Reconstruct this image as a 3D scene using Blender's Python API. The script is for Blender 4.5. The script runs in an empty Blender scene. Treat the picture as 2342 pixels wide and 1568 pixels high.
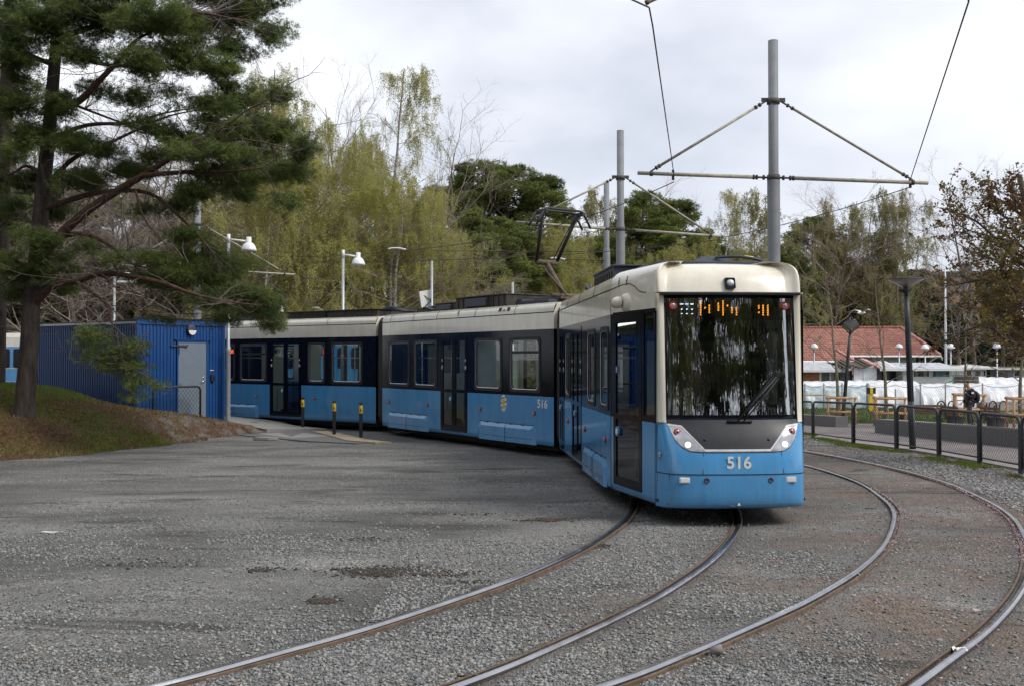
import bpy, bmesh, math, random
import numpy as np
from mathutils import Vector, Matrix
R = math.radians
sc = bpy.context.scene
col = sc.collection

# ---------------------------------------------------------------- camera
CAM_H = 2.2
PITCH = math.atan(34 / 2302.0)
cam_d = bpy.data.cameras.new("camera")
cam = bpy.data.objects.new("camera", cam_d)
col.objects.link(cam)
cam.location = (0, 0, CAM_H)
cam.rotation_euler = (R(90) + PITCH, 0, 0)
cam_d.sensor_width = 36.0
cam_d.lens = 35.4
cam_d.clip_start = 0.1
cam_d.clip_end = 2000
sc.camera = cam

# ---------------------------------------------------------------- sky and sun (overcast, weak sun behind the camera, to the right)
SUN_EL, SUN_AZ = R(46), R(118)          # azimuth clockwise from +Y
world = bpy.data.worlds.new("World")
sc.world = world
world.use_nodes = True
wn, wl = world.node_tree.nodes, world.node_tree.links
wn.clear()
w_out = wn.new("ShaderNodeOutputWorld")
sky = wn.new("ShaderNodeTexSky")
sky.sky_type = 'NISHITA'
sky.sun_disc = False
sky.sun_elevation = SUN_EL
sky.sun_rotation = SUN_AZ
w_sky = wn.new("ShaderNodeBackground"); w_sky.inputs[1].default_value = 0.1
wl.new(sky.outputs[0], w_sky.inputs[0])
w_tc = wn.new("ShaderNodeTexCoord")
w_map = wn.new("ShaderNodeMapping"); w_map.inputs['Scale'].default_value = (1.0, 1.0, 1.9)
w_map.inputs['Location'].default_value = (0.35, 0.1, 0.22)
wl.new(w_tc.outputs['Generated'], w_map.inputs[0])
w_n = wn.new("ShaderNodeTexNoise"); w_n.inputs['Scale'].default_value = 2.4
w_n.inputs['Detail'].default_value = 5; w_n.inputs['Roughness'].default_value = 0.5
w_n.inputs['Distortion'].default_value = 0.1
wl.new(w_map.outputs[0], w_n.inputs[0])
w_r = wn.new("ShaderNodeValToRGB")
cr_ = w_r.color_ramp
cr_.elements[0].position = 0.33; cr_.elements[0].color = (0.50, 0.535, 0.62, 1)
cr_.elements[1].position = 0.66; cr_.elements[1].color = (0.93, 0.94, 0.96, 1)
e = cr_.elements.new(0.5); e.color = (0.72, 0.745, 0.81, 1)
wl.new(w_n.outputs[0], w_r.inputs[0])
w_cl = wn.new("ShaderNodeBackground"); w_cl.inputs[1].default_value = 0.86
wl.new(w_r.outputs[0], w_cl.inputs[0])
w_mix = wn.new("ShaderNodeMixShader"); w_mix.inputs[0].default_value = 0.93
wl.new(w_sky.outputs[0], w_mix.inputs[1]); wl.new(w_cl.outputs[0], w_mix.inputs[2])
wl.new(w_mix.outputs[0], w_out.inputs[0])

sun_d = bpy.data.lights.new("sun", 'SUN')
sun_d.energy = 1.65
sun_d.angle = R(22)
sun_d.color = (1.0, 0.96, 0.9)
sun = bpy.data.objects.new("sun", sun_d)
col.objects.link(sun)
sv = Vector((math.sin(SUN_AZ) * math.cos(SUN_EL), math.cos(SUN_AZ) * math.cos(SUN_EL), math.sin(SUN_EL)))
sun.rotation_euler = sv.to_track_quat('Z', 'Y').to_euler()

sc.view_settings.view_transform = 'Standard'
sc.view_settings.look = 'None'
sc.view_settings.exposure = 0.6
sc.view_settings.gamma = 1.0
try:
    sc.view_settings.use_curve_mapping = False
except Exception:
    pass
sc.render.engine = 'CYCLES'
cy = sc.cycles
cy.max_bounces = 8; cy.diffuse_bounces = 3; cy.glossy_bounces = 4
cy.transmission_bounces = 6; cy.transparent_max_bounces = 16
cy.caustics_reflective = False; cy.caustics_refractive = False
cy.use_denoising = True
try:
    cy.denoising_prefilter = 'ACCURATE'
except Exception:
    pass
sc.render.film_transparent = False

# ---------------------------------------------------------------- survey: sight lines of the photograph turned into places on the ground
F_, CX_, CY_ = 2302.0, 1170.5, 784.0
_c, _s = math.cos(PITCH), math.sin(PITCH)
def ray(u, v):
    x = (u - CX_) / F_; y = (CY_ - v) / F_
    return Vector((x, _c - y * _s, _s + y * _c))
def P(u, v, Y):
    d = ray(u, v)
    return Vector((0, 0, CAM_H)) + d * (Y / d.y)
def sstep(x, a, b):
    t = min(1.0, max(0.0, (x - a) / (b - a)))
    return t * t * (3 - 2 * t)
def zg(x, y):
    """height of the ground: level yard, plaza falling away to the right rear"""
    return -0.033 * min(27.0, max(0.0, y - 25.0)) * sstep(x, 4.0, 8.0)
def G(u, v, dz=0.0):
    d = ray(u, v)
    z = dz
    for _ in range(12):
        t = (z - CAM_H) / d.z
        p = Vector((0, 0, CAM_H)) + d * t
        z = zg(p.x, p.y) + dz
    return p

# ---------------------------------------------------------------- helpers
def tag(o, label=None, cat=None, group=None, kind=None):
    if label: o['label'] = label
    if cat: o['category'] = cat
    if group: o['group'] = group
    if kind: o['kind'] = kind
    return o
def link(o, parent=None):
    col.objects.link(o)
    if parent is not None: o.parent = parent
    return o
def thing(name, label, cat, loc=(0, 0, 0), rz=0.0, group=None):
    o = bpy.data.objects.new(name, None)
    o.location = loc; o.rotation_euler = (0, 0, rz); o.empty_display_size = 0.2
    col.objects.link(o)
    return tag(o, label, cat, group)
def copy_tree(o, parent=None):
    c = o.copy(); col.objects.link(c); c.parent = parent
    for ch in o.children: copy_tree(ch, c)
    return c
def npmesh(name, V, Fc, mats, parent=None, mi=None, smooth=False, loc=None):
    """V (n,3), Fc (m,k) with one k"""
    V = np.asarray(V, dtype=np.float32); Fc = np.asarray(Fc, dtype=np.int32)
    me = bpy.data.meshes.new(name)
    me.vertices.add(len(V)); me.vertices.foreach_set('co', V.ravel())
    k = Fc.shape[1]
    me.loops.add(Fc.size); me.loops.foreach_set('vertex_index', Fc.ravel())
    me.polygons.add(len(Fc)); me.polygons.foreach_set('loop_start', np.arange(0, Fc.size, k, dtype=np.int32))
    me.polygons.foreach_set('loop_total', np.full(len(Fc), k, dtype=np.int32))
    if mi is not None: me.polygons.foreach_set('material_index', np.asarray(mi, dtype=np.int32))
    if smooth: me.polygons.foreach_set('use_smooth', np.ones(len(Fc), dtype=bool))
    me.update(calc_edges=True); me.validate()
    for m in (mats if isinstance(mats, (list, tuple)) else [mats]): me.materials.append(m)
    o = bpy.data.objects.new(name, me)
    if loc is not None: o.location = loc
    return link(o, parent)

class MB:
    def __init__(s): s.v = []; s.f = []; s.m = []; s.s = []
    def add(s, vs, fs, mi=0, smooth=False):
        n = len(s.v); s.v += [tuple(p) for p in vs]
        for f in fs: s.f.append(tuple(i + n for i in f)); s.m.append(mi); s.s.append(smooth)
    def quad(s, a, b, c, d, mi=0): s.add([a, b, c, d], [(0, 1, 2, 3)], mi)
    def box(s, c, sz, rz=0.0, mi=0, M=None, top=1.0):
        hx, hy, hz = sz[0] / 2, sz[1] / 2, sz[2] / 2
        vs = []
        cr, sr = math.cos(rz), math.sin(rz)
        for z, k in ((-hz, 1.0), (hz, top)):
            for x, y in ((-hx, -hy), (hx, -hy), (hx, hy), (-hx, hy)):
                x *= k; y *= k
                p = Vector((x * cr - y * sr, x * sr + y * cr, z))
                if M is not None: p = M @ p
                vs.append((p.x + c[0], p.y + c[1], p.z + c[2]))
        s.add(vs, [(3, 2, 1, 0), (4, 5, 6, 7), (0, 1, 5, 4), (1, 2, 6, 5), (2, 3, 7, 6), (3, 0, 4, 7)], mi)
    def tube(s, pts, r, n=8, mi=0, caps=True, smooth=True, closed=False, sq=None):
        pts = [Vector(p) for p in pts]
        N = len(pts)
        rs = r if isinstance(r, (list, tuple)) else [r] * N
        vs, fs = [], []
        prev = None
        for i, p in enumerate(pts):
            if closed: t = pts[(i + 1) % N] - pts[i - 1]
            else: t = pts[min(N - 1, i + 1)] - pts[max(0, i - 1)]
            if t.length < 1e-9: t = Vector((0, 0, 1))
            t.normalize()
            if prev is None:
                a = Vector((0, 0, 1)) if abs(t.z) < 0.9 else Vector((1, 0, 0))
                u = t.cross(a).normalized()
            else:
                u = (prev - t * prev.dot(t)).normalized()
            prev = u
            w = t.cross(u)
            for k in range(n):
                an = 2 * math.pi * (k + (0.5 if n == 4 else 0)) / n
                q = p + (u * math.cos(an) + w * math.sin(an)) * rs[i]
                vs.append((q.x, q.y, q.z))
        for i in range(N - (0 if closed else 1)):
            j = (i + 1) % N
            for k in range(n):
                fs.append((i * n + k, i * n + (k + 1) % n, j * n + (k + 1) % n, j * n + k))
        s.add(vs, fs, mi, smooth)
        if caps and not closed:
            s.add(vs[:n][::-1], [tuple(range(n))], mi); s.add(vs[-n:], [tuple(range(n))], mi)
    def lathe(s, prof, c=(0, 0, 0), n=24, mi=0, M=None, smooth=True, arc=2 * math.pi):
        vs, fs = [], []
        full = abs(arc - 2 * math.pi) < 1e-6
        cols = n if full else n + 1
        for k in range(cols):
            a = arc * k / n
            for r_, z in prof:
                p = Vector((r_ * math.cos(a), r_ * math.sin(a), z))
                if M is not None: p = M @ p
                vs.append((p.x + c[0], p.y + c[1], p.z + c[2]))
        m = len(prof)
        for k in range(n):
            k2 = (k + 1) % cols
            for i in range(m - 1): fs.append((k * m + i, k2 * m + i, k2 * m + i + 1, k * m + i + 1))
        s.add(vs, fs, mi, smooth)
    def grid(s, rows, mi=0, smooth=True, closed=False, mif=None):
        n = len(rows[0]); vs = [p for r_ in rows for p in r_]
        base = len(s.v); s.v += [tuple(p) for p in vs]
        for i in range(len(rows) - 1):
            for k in range(n - (0 if closed else 1)):
                k2 = (k + 1) % n
                m_ = mi if mif is None else mif(i, k)
                if m_ is None: continue
                s.f.append((base + i * n + k, base + i * n + k2, base + (i + 1) * n + k2, base + (i + 1) * n + k))
                s.m.append(m_); s.s.append(smooth)
    def prism(s, poly, fn, t0, t1, mi=0, mside=None):
        """poly 2D outline, fn(x, y, t) -> 3D, between depths t0 and t1"""
        n = len(poly)
        a = [fn(x, y, t0) for x, y in poly]; b = [fn(x, y, t1) for x, y in poly]
        s.add(a[::-1], [tuple(range(n))], mi); s.add(b, [tuple(range(n))], mi)
        s.add(a + b, [(i, (i + 1) % n, n + (i + 1) % n, n + i) for i in range(n)], mi if mside is None else mside)
    def build(s, name, mats, parent=None, loc=None, rz=None, bevel=0, seg=2, fix=True, wn=False):
        me = bpy.data.meshes.new(name)
        me.from_pydata([tuple(p) for p in s.v], [], s.f)
        for m in (mats if isinstance(mats, (list, tuple)) else [mats]): me.materials.append(m)
        me.polygons.foreach_set('material_index', s.m); me.polygons.foreach_set('use_smooth', s.s)
        if fix:
            bm = bmesh.new(); bm.from_mesh(me)
            bmesh.ops.remove_doubles(bm, verts=bm.verts, dist=1e-5)
            bmesh.ops.recalc_face_normals(bm, faces=bm.faces)
            bm.to_mesh(me); bm.free()
        me.update()
        o = bpy.data.objects.new(name, me)
        if loc is not None: o.location = loc
        if rz is not None: o.rotation_euler = (0, 0, rz)
        link(o, parent)
        if bevel:
            b = o.modifiers.new('bevel', 'BEVEL'); b.width = bevel; b.segments = seg; b.limit_method = 'ANGLE'; b.angle_limit = R(40)
            b.harden_normals = False
        return o

def rrect(x0, y0, x1, y1, r, n=5):
    o = []
    for cx, cy, a0 in ((x1 - r, y1 - r, 0), (x0 + r, y1 - r, 90), (x0 + r, y0 + r, 180), (x1 - r, y0 + r, 270)):
        for k in range(n + 1):
            a = R(a0 + 90 * k / n); o.append((cx + r * math.cos(a), cy + r * math.sin(a)))
    return o
def catmull(Pts, n=8):
    Pn = [Vector(p) for p in Pts]
    Pn = [Pn[0] * 2 - Pn[1]] + Pn + [Pn[-1] * 2 - Pn[-2]]
    o = []
    for i in range(1, len(Pn) - 2):
        a, b, c, d = Pn[i - 1:i + 3]
        for k in range(n):
            t = k / n
            o.append(0.5 * ((2 * b) + (c - a) * t + (2 * a - 5 * b + 4 * c - d) * t * t + (3 * b - a - 3 * c + d) * t ** 3))
    o.append(Pn[-2])
    return o

# ---------------------------------------------------------------- materials
def new_mat(name):
    m = bpy.data.materials.new(name); m.use_nodes = True
    return m, m.node_tree.nodes, m.node_tree.links, m.node_tree.nodes["Principled BSDF"]
def L3(c, k): return (min(1, c[0] * k), min(1, c[1] * k), min(1, c[2] * k), 1)
def mat(name, c, rough=0.5, metal=0.0, var=0.12, vs=6.0, bump=0.0, bs=40.0, spec=0.5, coat=0.0, c2=None, stretch=(1, 1, 1), det=5, emit=0):
    m, N, L, b = new_mat(name)
    tc = N.new('ShaderNodeTexCoord'); mp = N.new('ShaderNodeMapping'); mp.inputs['Scale'].default_value = stretch
    L.new(tc.outputs['Object'], mp.inputs[0])
    no = N.new('ShaderNodeTexNoise'); no.inputs['Scale'].default_value = vs; no.inputs['Detail'].default_value = det
    no.inputs['Roughness'].default_value = 0.6
    L.new(mp.outputs[0], no.inputs[0])
    rp = N.new('ShaderNodeValToRGB'); rp.color_ramp.elements[0].position = 0.32; rp.color_ramp.elements[1].position = 0.68
    rp.color_ramp.elements[0].color = L3(c, 1 - var); rp.color_ramp.elements[1].color = L3(c2, 1) if c2 else L3(c, 1 + var)
    L.new(no.outputs[0], rp.inputs[0]); L.new(rp.outputs[0], b.inputs['Base Color'])
    mr = N.new('ShaderNodeMapRange'); mr.inputs['To Min'].default_value = max(0.02, rough - 0.06); mr.inputs['To Max'].default_value = min(1, rough + 0.08)
    L.new(no.outputs[0], mr.inputs[0]); L.new(mr.outputs[0], b.inputs['Roughness'])
    b.inputs['Metallic'].default_value = metal
    b.inputs['Specular IOR Level'].default_value = spec
    b.inputs['Coat Weight'].default_value = coat; b.inputs['Coat Roughness'].default_value = 0.06
    if bump:
        n2 = N.new('ShaderNodeTexNoise'); n2.inputs['Scale'].default_value = bs; n2.inputs['Detail'].default_value = 4
        L.new(mp.outputs[0], n2.inputs[0])
        bp = N.new('ShaderNodeBump'); bp.inputs['Strength'].default_value = bump; bp.inputs['Distance'].default_value = 0.02
        L.new(n2.outputs[0], bp.inputs['Height']); L.new(bp.outputs[0], b.inputs['Normal'])
    return m
def add_grime(m):
    """road dirt thrown up along the skirt"""
    N, L = m.node_tree.nodes, m.node_tree.links; b = N["Principled BSDF"]
    src = b.inputs['Base Color'].links[0].from_socket
    tc = N.new('ShaderNodeTexCoord'); sp = N.new('ShaderNodeSeparateXYZ'); L.new(tc.outputs['Object'], sp.inputs[0])
    mr = N.new('ShaderNodeMapRange'); mr.inputs['From Min'].default_value = 1.1; mr.inputs['From Max'].default_value = 0.25; L.new(sp.outputs[2], mr.inputs[0])
    mp = N.new('ShaderNodeMapping'); mp.inputs['Scale'].default_value = (5, 5, 1.2); L.new(tc.outputs['Object'], mp.inputs[0])
    no = N.new('ShaderNodeTexNoise'); no.inputs['Scale'].default_value = 2.0; no.inputs['Detail'].default_value = 9; no.inputs['Roughness'].default_value = .7; L.new(mp.outputs[0], no.inputs[0])
    r = N.new('ShaderNodeValToRGB'); r.color_ramp.elements[0].position = .42; r.color_ramp.elements[1].position = .75; L.new(no.outputs[0], r.inputs[0])
    mu = N.new('ShaderNodeMath'); mu.operation = 'MULTIPLY'; L.new(mr.outputs[0], mu.inputs[0]); L.new(r.outputs[0], mu.inputs[1])
    m3 = N.new('ShaderNodeMath'); m3.operation = 'MULTIPLY'; m3.inputs[1].default_value = .35; L.new(mu.outputs[0], m3.inputs[0])
    mx = N.new('ShaderNodeMix'); mx.data_type = 'RGBA'; mx.inputs[7].default_value = (.14, .12, .10, 1); L.new(m3.outputs[0], mx.inputs[0]); L.new(src, mx.inputs[6]); L.new(mx.outputs[2], b.inputs['Base Color'])
def emit_mat(name, c, k):
    m, N, L, b = new_mat(name)
    b.inputs['Base Color'].default_value = (*c, 1); b.inputs['Emission Color'].default_value = (*c, 1); b.inputs['Emission Strength'].default_value = k
    return m
def glass_mat(name, tint, base_refl, streak=0.0, rough=0.0):
    m = bpy.data.materials.new(name); m.use_nodes = True
    N, L = m.node_tree.nodes, m.node_tree.links; N.clear()
    out = N.new('ShaderNodeOutputMaterial'); mx = N.new('ShaderNodeMixShader')
    tr = N.new('ShaderNodeBsdfTransparent'); tr.inputs[0].default_value = (*tint, 1)
    gl = N.new('ShaderNodeBsdfGlossy'); gl.inputs['Roughness'].default_value = rough; gl.inputs[0].default_value = (0.95, 0.97, 1, 1)
    fr = N.new('ShaderNodeFresnel'); fr.inputs[0].default_value = 1.5
    ge = N.new('ShaderNodeNewGeometry'); io = N.new('ShaderNodeMapRange'); io.inputs['To Min'].default_value = 1.5; io.inputs['To Max'].default_value = 1 / 1.5
    L.new(ge.outputs['Backfacing'], io.inputs[0]); L.new(io.outputs[0], fr.inputs[0])
    ad = N.new('ShaderNodeMath'); ad.operation = 'ADD'; ad.use_clamp = True; ad.inputs[1].default_value = base_refl
    L.new(fr.outputs[0], ad.inputs[0]); L.new(ad.outputs[0], mx.inputs[0])
    L.new(tr.outputs[0], mx.inputs[1]); L.new(gl.outputs[0], mx.inputs[2]); L.new(mx.outputs[0], out.inputs[0])
    if streak:
        tc = N.new('ShaderNodeTexCoord'); mp = N.new('ShaderNodeMapping'); mp.inputs['Scale'].default_value = (6, 6, 0.4)
        no = N.new('ShaderNodeTexNoise'); no.inputs['Scale'].default_value = 1.5; no.inputs['Detail'].default_value = 3
        bp = N.new('ShaderNodeBump'); bp.inputs['Strength'].default_value = streak; bp.inputs['Distance'].default_value = 0.02
        L.new(tc.outputs['Object'], mp.inputs[0]); L.new(mp.outputs[0], no.inputs[0]); L.new(no.outputs[0], bp.inputs['Height'])
        L.new(bp.outputs[0], gl.inputs['Normal'])
    return m
def leaf_mat(name, c1, c2, trans=0.25, rough=0.6):
    m = bpy.data.materials.new(name); m.use_nodes = True
    N, L = m.node_tree.nodes, m.node_tree.links; N.clear()
    out = N.new('ShaderNodeOutputMaterial'); mx = N.new('ShaderNodeMixShader'); mx.inputs[0].default_value = trans
    df = N.new('ShaderNodeBsdfPrincipled'); df.inputs['Roughness'].default_value = rough; df.inputs['Specular IOR Level'].default_value = 0.25
    tl = N.new('ShaderNodeBsdfTranslucent')
    ge = N.new('ShaderNodeNewGeometry'); tc = N.new('ShaderNodeTexCoord')
    no = N.new('ShaderNodeTexNoise'); no.inputs['Scale'].default_value = 0.9; no.inputs['Detail'].default_value = 3
    L.new(tc.outputs['Object'], no.inputs[0])
    ad = N.new('ShaderNodeMath'); ad.operation = 'ADD'
    ml = N.new('ShaderNodeMath'); ml.operation = 'MULTIPLY_ADD'; ml.inputs[1].default_value = 1.6; ml.inputs[2].default_value = -0.45
    m2 = N.new('ShaderNodeMath'); m2.operation = 'MULTIPLY'; m2.inputs[1].default_value = 0.3
    L.new(no.outputs[0], ml.inputs[0]); L.new(ge.outputs['Random Per Island'], m2.inputs[0])
    L.new(ml.outputs[0], ad.inputs[0]); L.new(m2.outputs[0], ad.inputs[1])
    rp = N.new('ShaderNodeValToRGB'); rp.color_ramp.elements[0].color = (*c1, 1); rp.color_ramp.elements[1].color = (*c2, 1)
    rp.color_ramp.elements[0].position = 0.1; rp.color_ramp.elements[1].position = 0.9
    L.new(ad.outputs[0], rp.inputs[0]); L.new(rp.outputs[0], df.inputs['Base Color']); L.new(rp.outputs[0], tl.inputs[0])
    L.new(df.outputs[0], mx.inputs[1]); L.new(tl.outputs[0], mx.inputs[2]); L.new(mx.outputs[0], out.inputs[0])
    return m

M = {}
M['cream'] = mat('cream_paint', (0.76, 0.71, 0.58), 0.22, var=0.05, vs=2.2, coat=0.5, c2=(0.84, 0.80, 0.68), stretch=(2, 2, .45), det=8, bump=.035, bs=1.6)
M['blue'] = mat('light_blue_paint', (0.078, 0.305, 0.60), 0.2, var=0.09, vs=2.2, coat=0.5, stretch=(2, 2, .45), det=8, bump=.035, bs=1.6)
M['blue2'] = mat('light_blue_cover_paint', (0.10, 0.33, 0.63), 0.22, var=0.08, vs=2.5, coat=0.5)
add_grime(M['blue']); add_grime(M['blue2'])
M['black'] = mat('black_gloss_paint', (0.006, 0.007, 0.013), 0.12, var=0.2, spec=0.22)
M['rubber'] = mat('black_rubber', (0.015, 0.015, 0.017), 0.55, var=0.2)
M['bellows'] = mat('grey_rubber_bellows', (0.045, 0.042, 0.038), 0.7, var=0.3, vs=12)
M['seam'] = mat('dark_seam', (0.012, 0.012, 0.014), 0.8)
M['silver'] = mat('brushed_metal_trim', (0.55, 0.56, 0.58), 0.35, metal=0.9)
M['trim'] = mat('silver_grey_trim', (0.62, 0.63, 0.65), 0.35)
M['anth'] = mat('anthracite_panel', (0.022, 0.023, 0.027), 0.38, var=0.15)
M['roofkit'] = mat('dirty_dark_roof_box', (0.035, 0.034, 0.032), 0.65, var=0.4, vs=5, c2=(0.075, 0.065, 0.05))
M['roofblue'] = mat('blue_grey_roof_box', (0.045, 0.055, 0.075), 0.6, var=0.25)
M['rust'] = mat('dusty_brown_metal', (0.10, 0.075, 0.05), 0.7, var=0.4, vs=10, c2=(0.16, 0.12, 0.085))
M['under'] = mat('underframe_black', (0.012, 0.011, 0.010), 0.8)
M['glass'] = glass_mat('tinted_window_glass', (0.80, 0.85, 0.83), 0.015)
M['doorglass'] = glass_mat('dark_door_glass', (0.62, 0.66, 0.65), 0.015)
M['wsglass'] = glass_mat('windscreen_glass', (0.24, 0.25, 0.26), 0.43, streak=0.2)
M['white'] = mat('white_plastic', (0.75, 0.75, 0.73), 0.45, var=0.05)
M['lamplens'] = mat('headlamp_reflector', (0.50, 0.51, 0.53), 0.15, metal=0.55, var=0.25, vs=9)
M['lampglow'] = emit_mat('headlamp_bulb', (1.0, 0.98, 0.93), 0.9)
M['redring'] = mat('red_lamp_ring', (0.55, 0.05, 0.03), 0.4)
M['orange'] = mat('orange_marker_lens', (0.75, 0.16, 0.02), 0.25)
M['led_o'] = emit_mat('orange_led', (1.0, 0.36, 0.04), 6.0)
M['led_w'] = emit_mat('white_led', (0.75, 0.85, 1.0), 6.0)
M['led_r'] = emit_mat('red_led', (1.0, 0.09, 0.02), 1.8)
M['seatblue'] = mat('blue_seat_fabric', (0.03, 0.08, 0.22), 0.8, var=0.25)
M['inner'] = mat('pale_interior_panel', (0.60, 0.64, 0.62), 0.6, var=0.06)
M['innergreen'] = mat('pale_green_interior', (0.36, 0.42, 0.38), 0.6, var=0.06)
M['floor_in'] = mat('interior_floor', (0.06, 0.065, 0.075), 0.7)
M['yellow'] = mat('yellow_paint', (0.72, 0.50, 0.03), 0.4, var=0.08)
M['pole_o'] = mat('orange_grab_pole', (0.35, 0.09, 0.03), 0.4)
M['galv'] = mat('galvanised_steel', (0.40, 0.42, 0.44), 0.45, metal=0.5, var=0.15, vs=14)
M['mast'] = mat('grey_mast_paint', (0.20, 0.21, 0.225), 0.6, var=0.14, vs=3, bump=0.05)
M['arm'] = mat('dirty_cream_glassfibre', (0.33, 0.31, 0.25), 0.6, var=0.2, vs=7, c2=(0.45, 0.42, 0.33))
M['fitting'] = mat('rusty_clamp_metal', (0.07, 0.06, 0.055), 0.7, var=0.4, vs=30)
M['wire'] = mat('copper_wire_dark', (0.045, 0.042, 0.04), 0.6)
M['lampwhite'] = mat('white_lamp_enamel', (0.78, 0.79, 0.8), 0.3, var=0.03)
M['dkpost'] = mat('dark_grey_post_paint', (0.036, 0.04, 0.05), 0.5, var=0.15)
M['fence'] = mat('dark_green_grey_fence_paint', (0.042, 0.046, 0.05), 0.5, var=0.2)
M['wood'] = mat('raw_round_timber', (0.44, 0.25, 0.12), 0.75, var=0.2, vs=8, stretch=(1, 1, 1), c2=(0.55, 0.34, 0.19))
M['rope'] = mat('jute_strap', (0.38, 0.32, 0.22), 0.9)
M['bench'] = mat('brown_bench_slats', (0.13, 0.07, 0.045), 0.65, var=0.2)
M['concrete'] = mat('dark_granite_concrete', (0.175, 0.172, 0.17), 0.9, var=0.28, vs=28, bump=0.5, bs=60)
M['concrete_l'] = mat('pale_concrete', (0.24, 0.215, 0.205), 0.85, var=0.12, vs=5, bump=0.1)
M['shed'] = mat('blue_corrugated_sheet', (0.009, 0.064, 0.225), 0.42, var=0.16, vs=2.5, stretch=(1, 1, .3), det=8)
M['sheddoor'] = mat('grey_door_paint', (0.17, 0.21, 0.255), 0.55, var=0.06)
M['darkmetal'] = mat('dark_metal', (0.03, 0.03, 0.033), 0.5)
M['chrome'] = mat('chrome', (0.7, 0.7, 0.7), 0.2, metal=1.0)
M['asphalt'] = mat('path_asphalt', (0.13, 0.13, 0.132), 0.9, var=0.2, vs=30, bump=0.4, bs=90)
M['slab'] = mat('platform_concrete', (0.24, 0.235, 0.22), 0.85, var=0.14, vs=5, bump=0.2)
M['tan'] = mat('tactile_tan_slab', (0.36, 0.29, 0.205), 0.85, var=0.15, vs=5)
M['birchbark'] = mat('birch_bark', (0.36, 0.34, 0.30), 0.8, var=0.75, vs=5, stretch=(1, 1, 2.2), c2=(0.52, 0.50, 0.45), bump=0.3)
M['bark'] = mat('grey_brown_bark', (0.11, 0.088, 0.072), 0.9, var=0.45, vs=6, stretch=(1, 1, 0.3), bump=0.6, bs=20)
M['pinebark'] = mat('old_pine_bark', (0.055, 0.043, 0.036), 0.95, var=0.6, vs=9, stretch=(1, 1, 0.22), bump=1.0, bs=14)
M['pinered'] = mat('red_pine_limb_bark', (0.085, 0.045, 0.030), 0.85, var=0.45, vs=12, bump=0.4, bs=30)
M['twig'] = mat('pale_brown_twigs', (0.26, 0.215, 0.17), 0.85, var=0.3, vs=2)
M['twig_p'] = mat('purplish_grey_twigs', (0.25, 0.205, 0.175), 0.85, var=0.3, vs=2)
M['needle'] = leaf_mat('pine_needles', (0.045, 0.072, 0.022), (0.21, 0.26, 0.07), 0.28)
M['needle_bg'] = leaf_mat('far_pine_needles', (0.05, 0.075, 0.02), (0.23, 0.26, 0.06), 0.28)
M['birchleaf'] = leaf_mat('young_birch_leaves', (0.24, 0.24, 0.038), (0.58, 0.57, 0.15), 0.45)
M['oliveleaf'] = leaf_mat('olive_spring_leaves', (0.20, 0.19, 0.06), (0.38, 0.35, 0.14), 0.4)
M['mapleleaf'] = leaf_mat('red_green_maple_leaves', (0.13, 0.045, 0.035), (0.21, 0.185, 0.045), 0.35)
M['spruce'] = leaf_mat('dark_spruce_needles', (0.010, 0.022, 0.014), (0.032, 0.055, 0.028), 0.1)
M['scrub'] = leaf_mat('woodland_scrub', (0.06, 0.055, 0.025), (0.24, 0.20, 0.09), 0.25)
M['grass'] = leaf_mat('grass_blades', (0.08, 0.11, 0.02), (0.22, 0.29, 0.05), 0.35)
M['drygrass'] = leaf_mat('dry_grass_blades', (0.14, 0.09, 0.04), (0.26, 0.20, 0.09), 0.2)
# ================================================================ GROUND, TRACKS
TRACK_A = [(-9.5, 1.6), (-6.2, 3.1), (-3.4, 4.85), (-1.92, 6.12), (-1.15, 6.98), (-.5, 7.78), (.35, 9.06), (.88, 9.98), (1.5, 11.28), (2.06, 12.8),
           (2.4, 14.1), (2.64, 15.8), (2.7, 18), (2.3, 21.5), (.9, 25), (-1.6, 28.8), (-5.5, 32.8), (-10.5, 35.9), (-16, 38.5), (-26, 42)]
TRACK_B = [(-5, 2.0), (-2, 3.7), (0, 5.2), (1.19, 6.24), (1.86, 6.95), (2.5, 7.7), (3.3, 8.68), (4.2, 9.98), (4.98, 11.36), (5.7, 12.95),
           (6.17, 14.2), (6.5, 15.55), (6.83, 17.8), (6.74, 20.4), (6.15, 23.4), (5, 26.4), (3.2, 29), (.5, 32), (-4, 36.5), (-10, 39.7), (-16, 42), (-26, 45)]
def smooth_path(Pl, n=14):
    return np.array([(p.x, p.y) for p in catmull([(a, b, 0) for a, b in Pl], n)])
PA, PB = smooth_path(TRACK_A), smooth_path(TRACK_B)
def offs(C, d):
    T = np.gradient(C, axis=0); T /= np.linalg.norm(T, axis=1)[:, None]
    return C + np.stack([T[:, 1], -T[:, 0]], 1) * d
def dist_path(X, Y, C):
    d = np.full(X.shape, 1e9)
    for p in C[::3]: d = np.minimum(d, (X - p[0]) ** 2 + (Y - p[1]) ** 2)
    return np.sqrt(d)
_rg = np.random.default_rng(5)
_w = [(_rg.normal(0, k, 2), _rg.uniform(0, 6.28), k) for k in (0.5, 0.5, 0.9, 0.9, 1.7, 1.7, 3.3, 3.3, 6, 6)]
def fnoise(X, Y, sx=1.0, sy=1.0):
    o = 0
    for w, ph, k in _w: o = o + np.sin(X * w[0] * sx + Y * w[1] * sy + ph + 1.3 * np.sin(X * w[1] * .7 * sx - Y * w[0] * .6 * sy)) / (0.6 + k)
    return o / 3.2
def lumps(X, Y): return 0.012 * fnoise(X * 1.6, Y * 1.6) + 0.006 * fnoise(X * 5, Y * 5 + 3)

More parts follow.
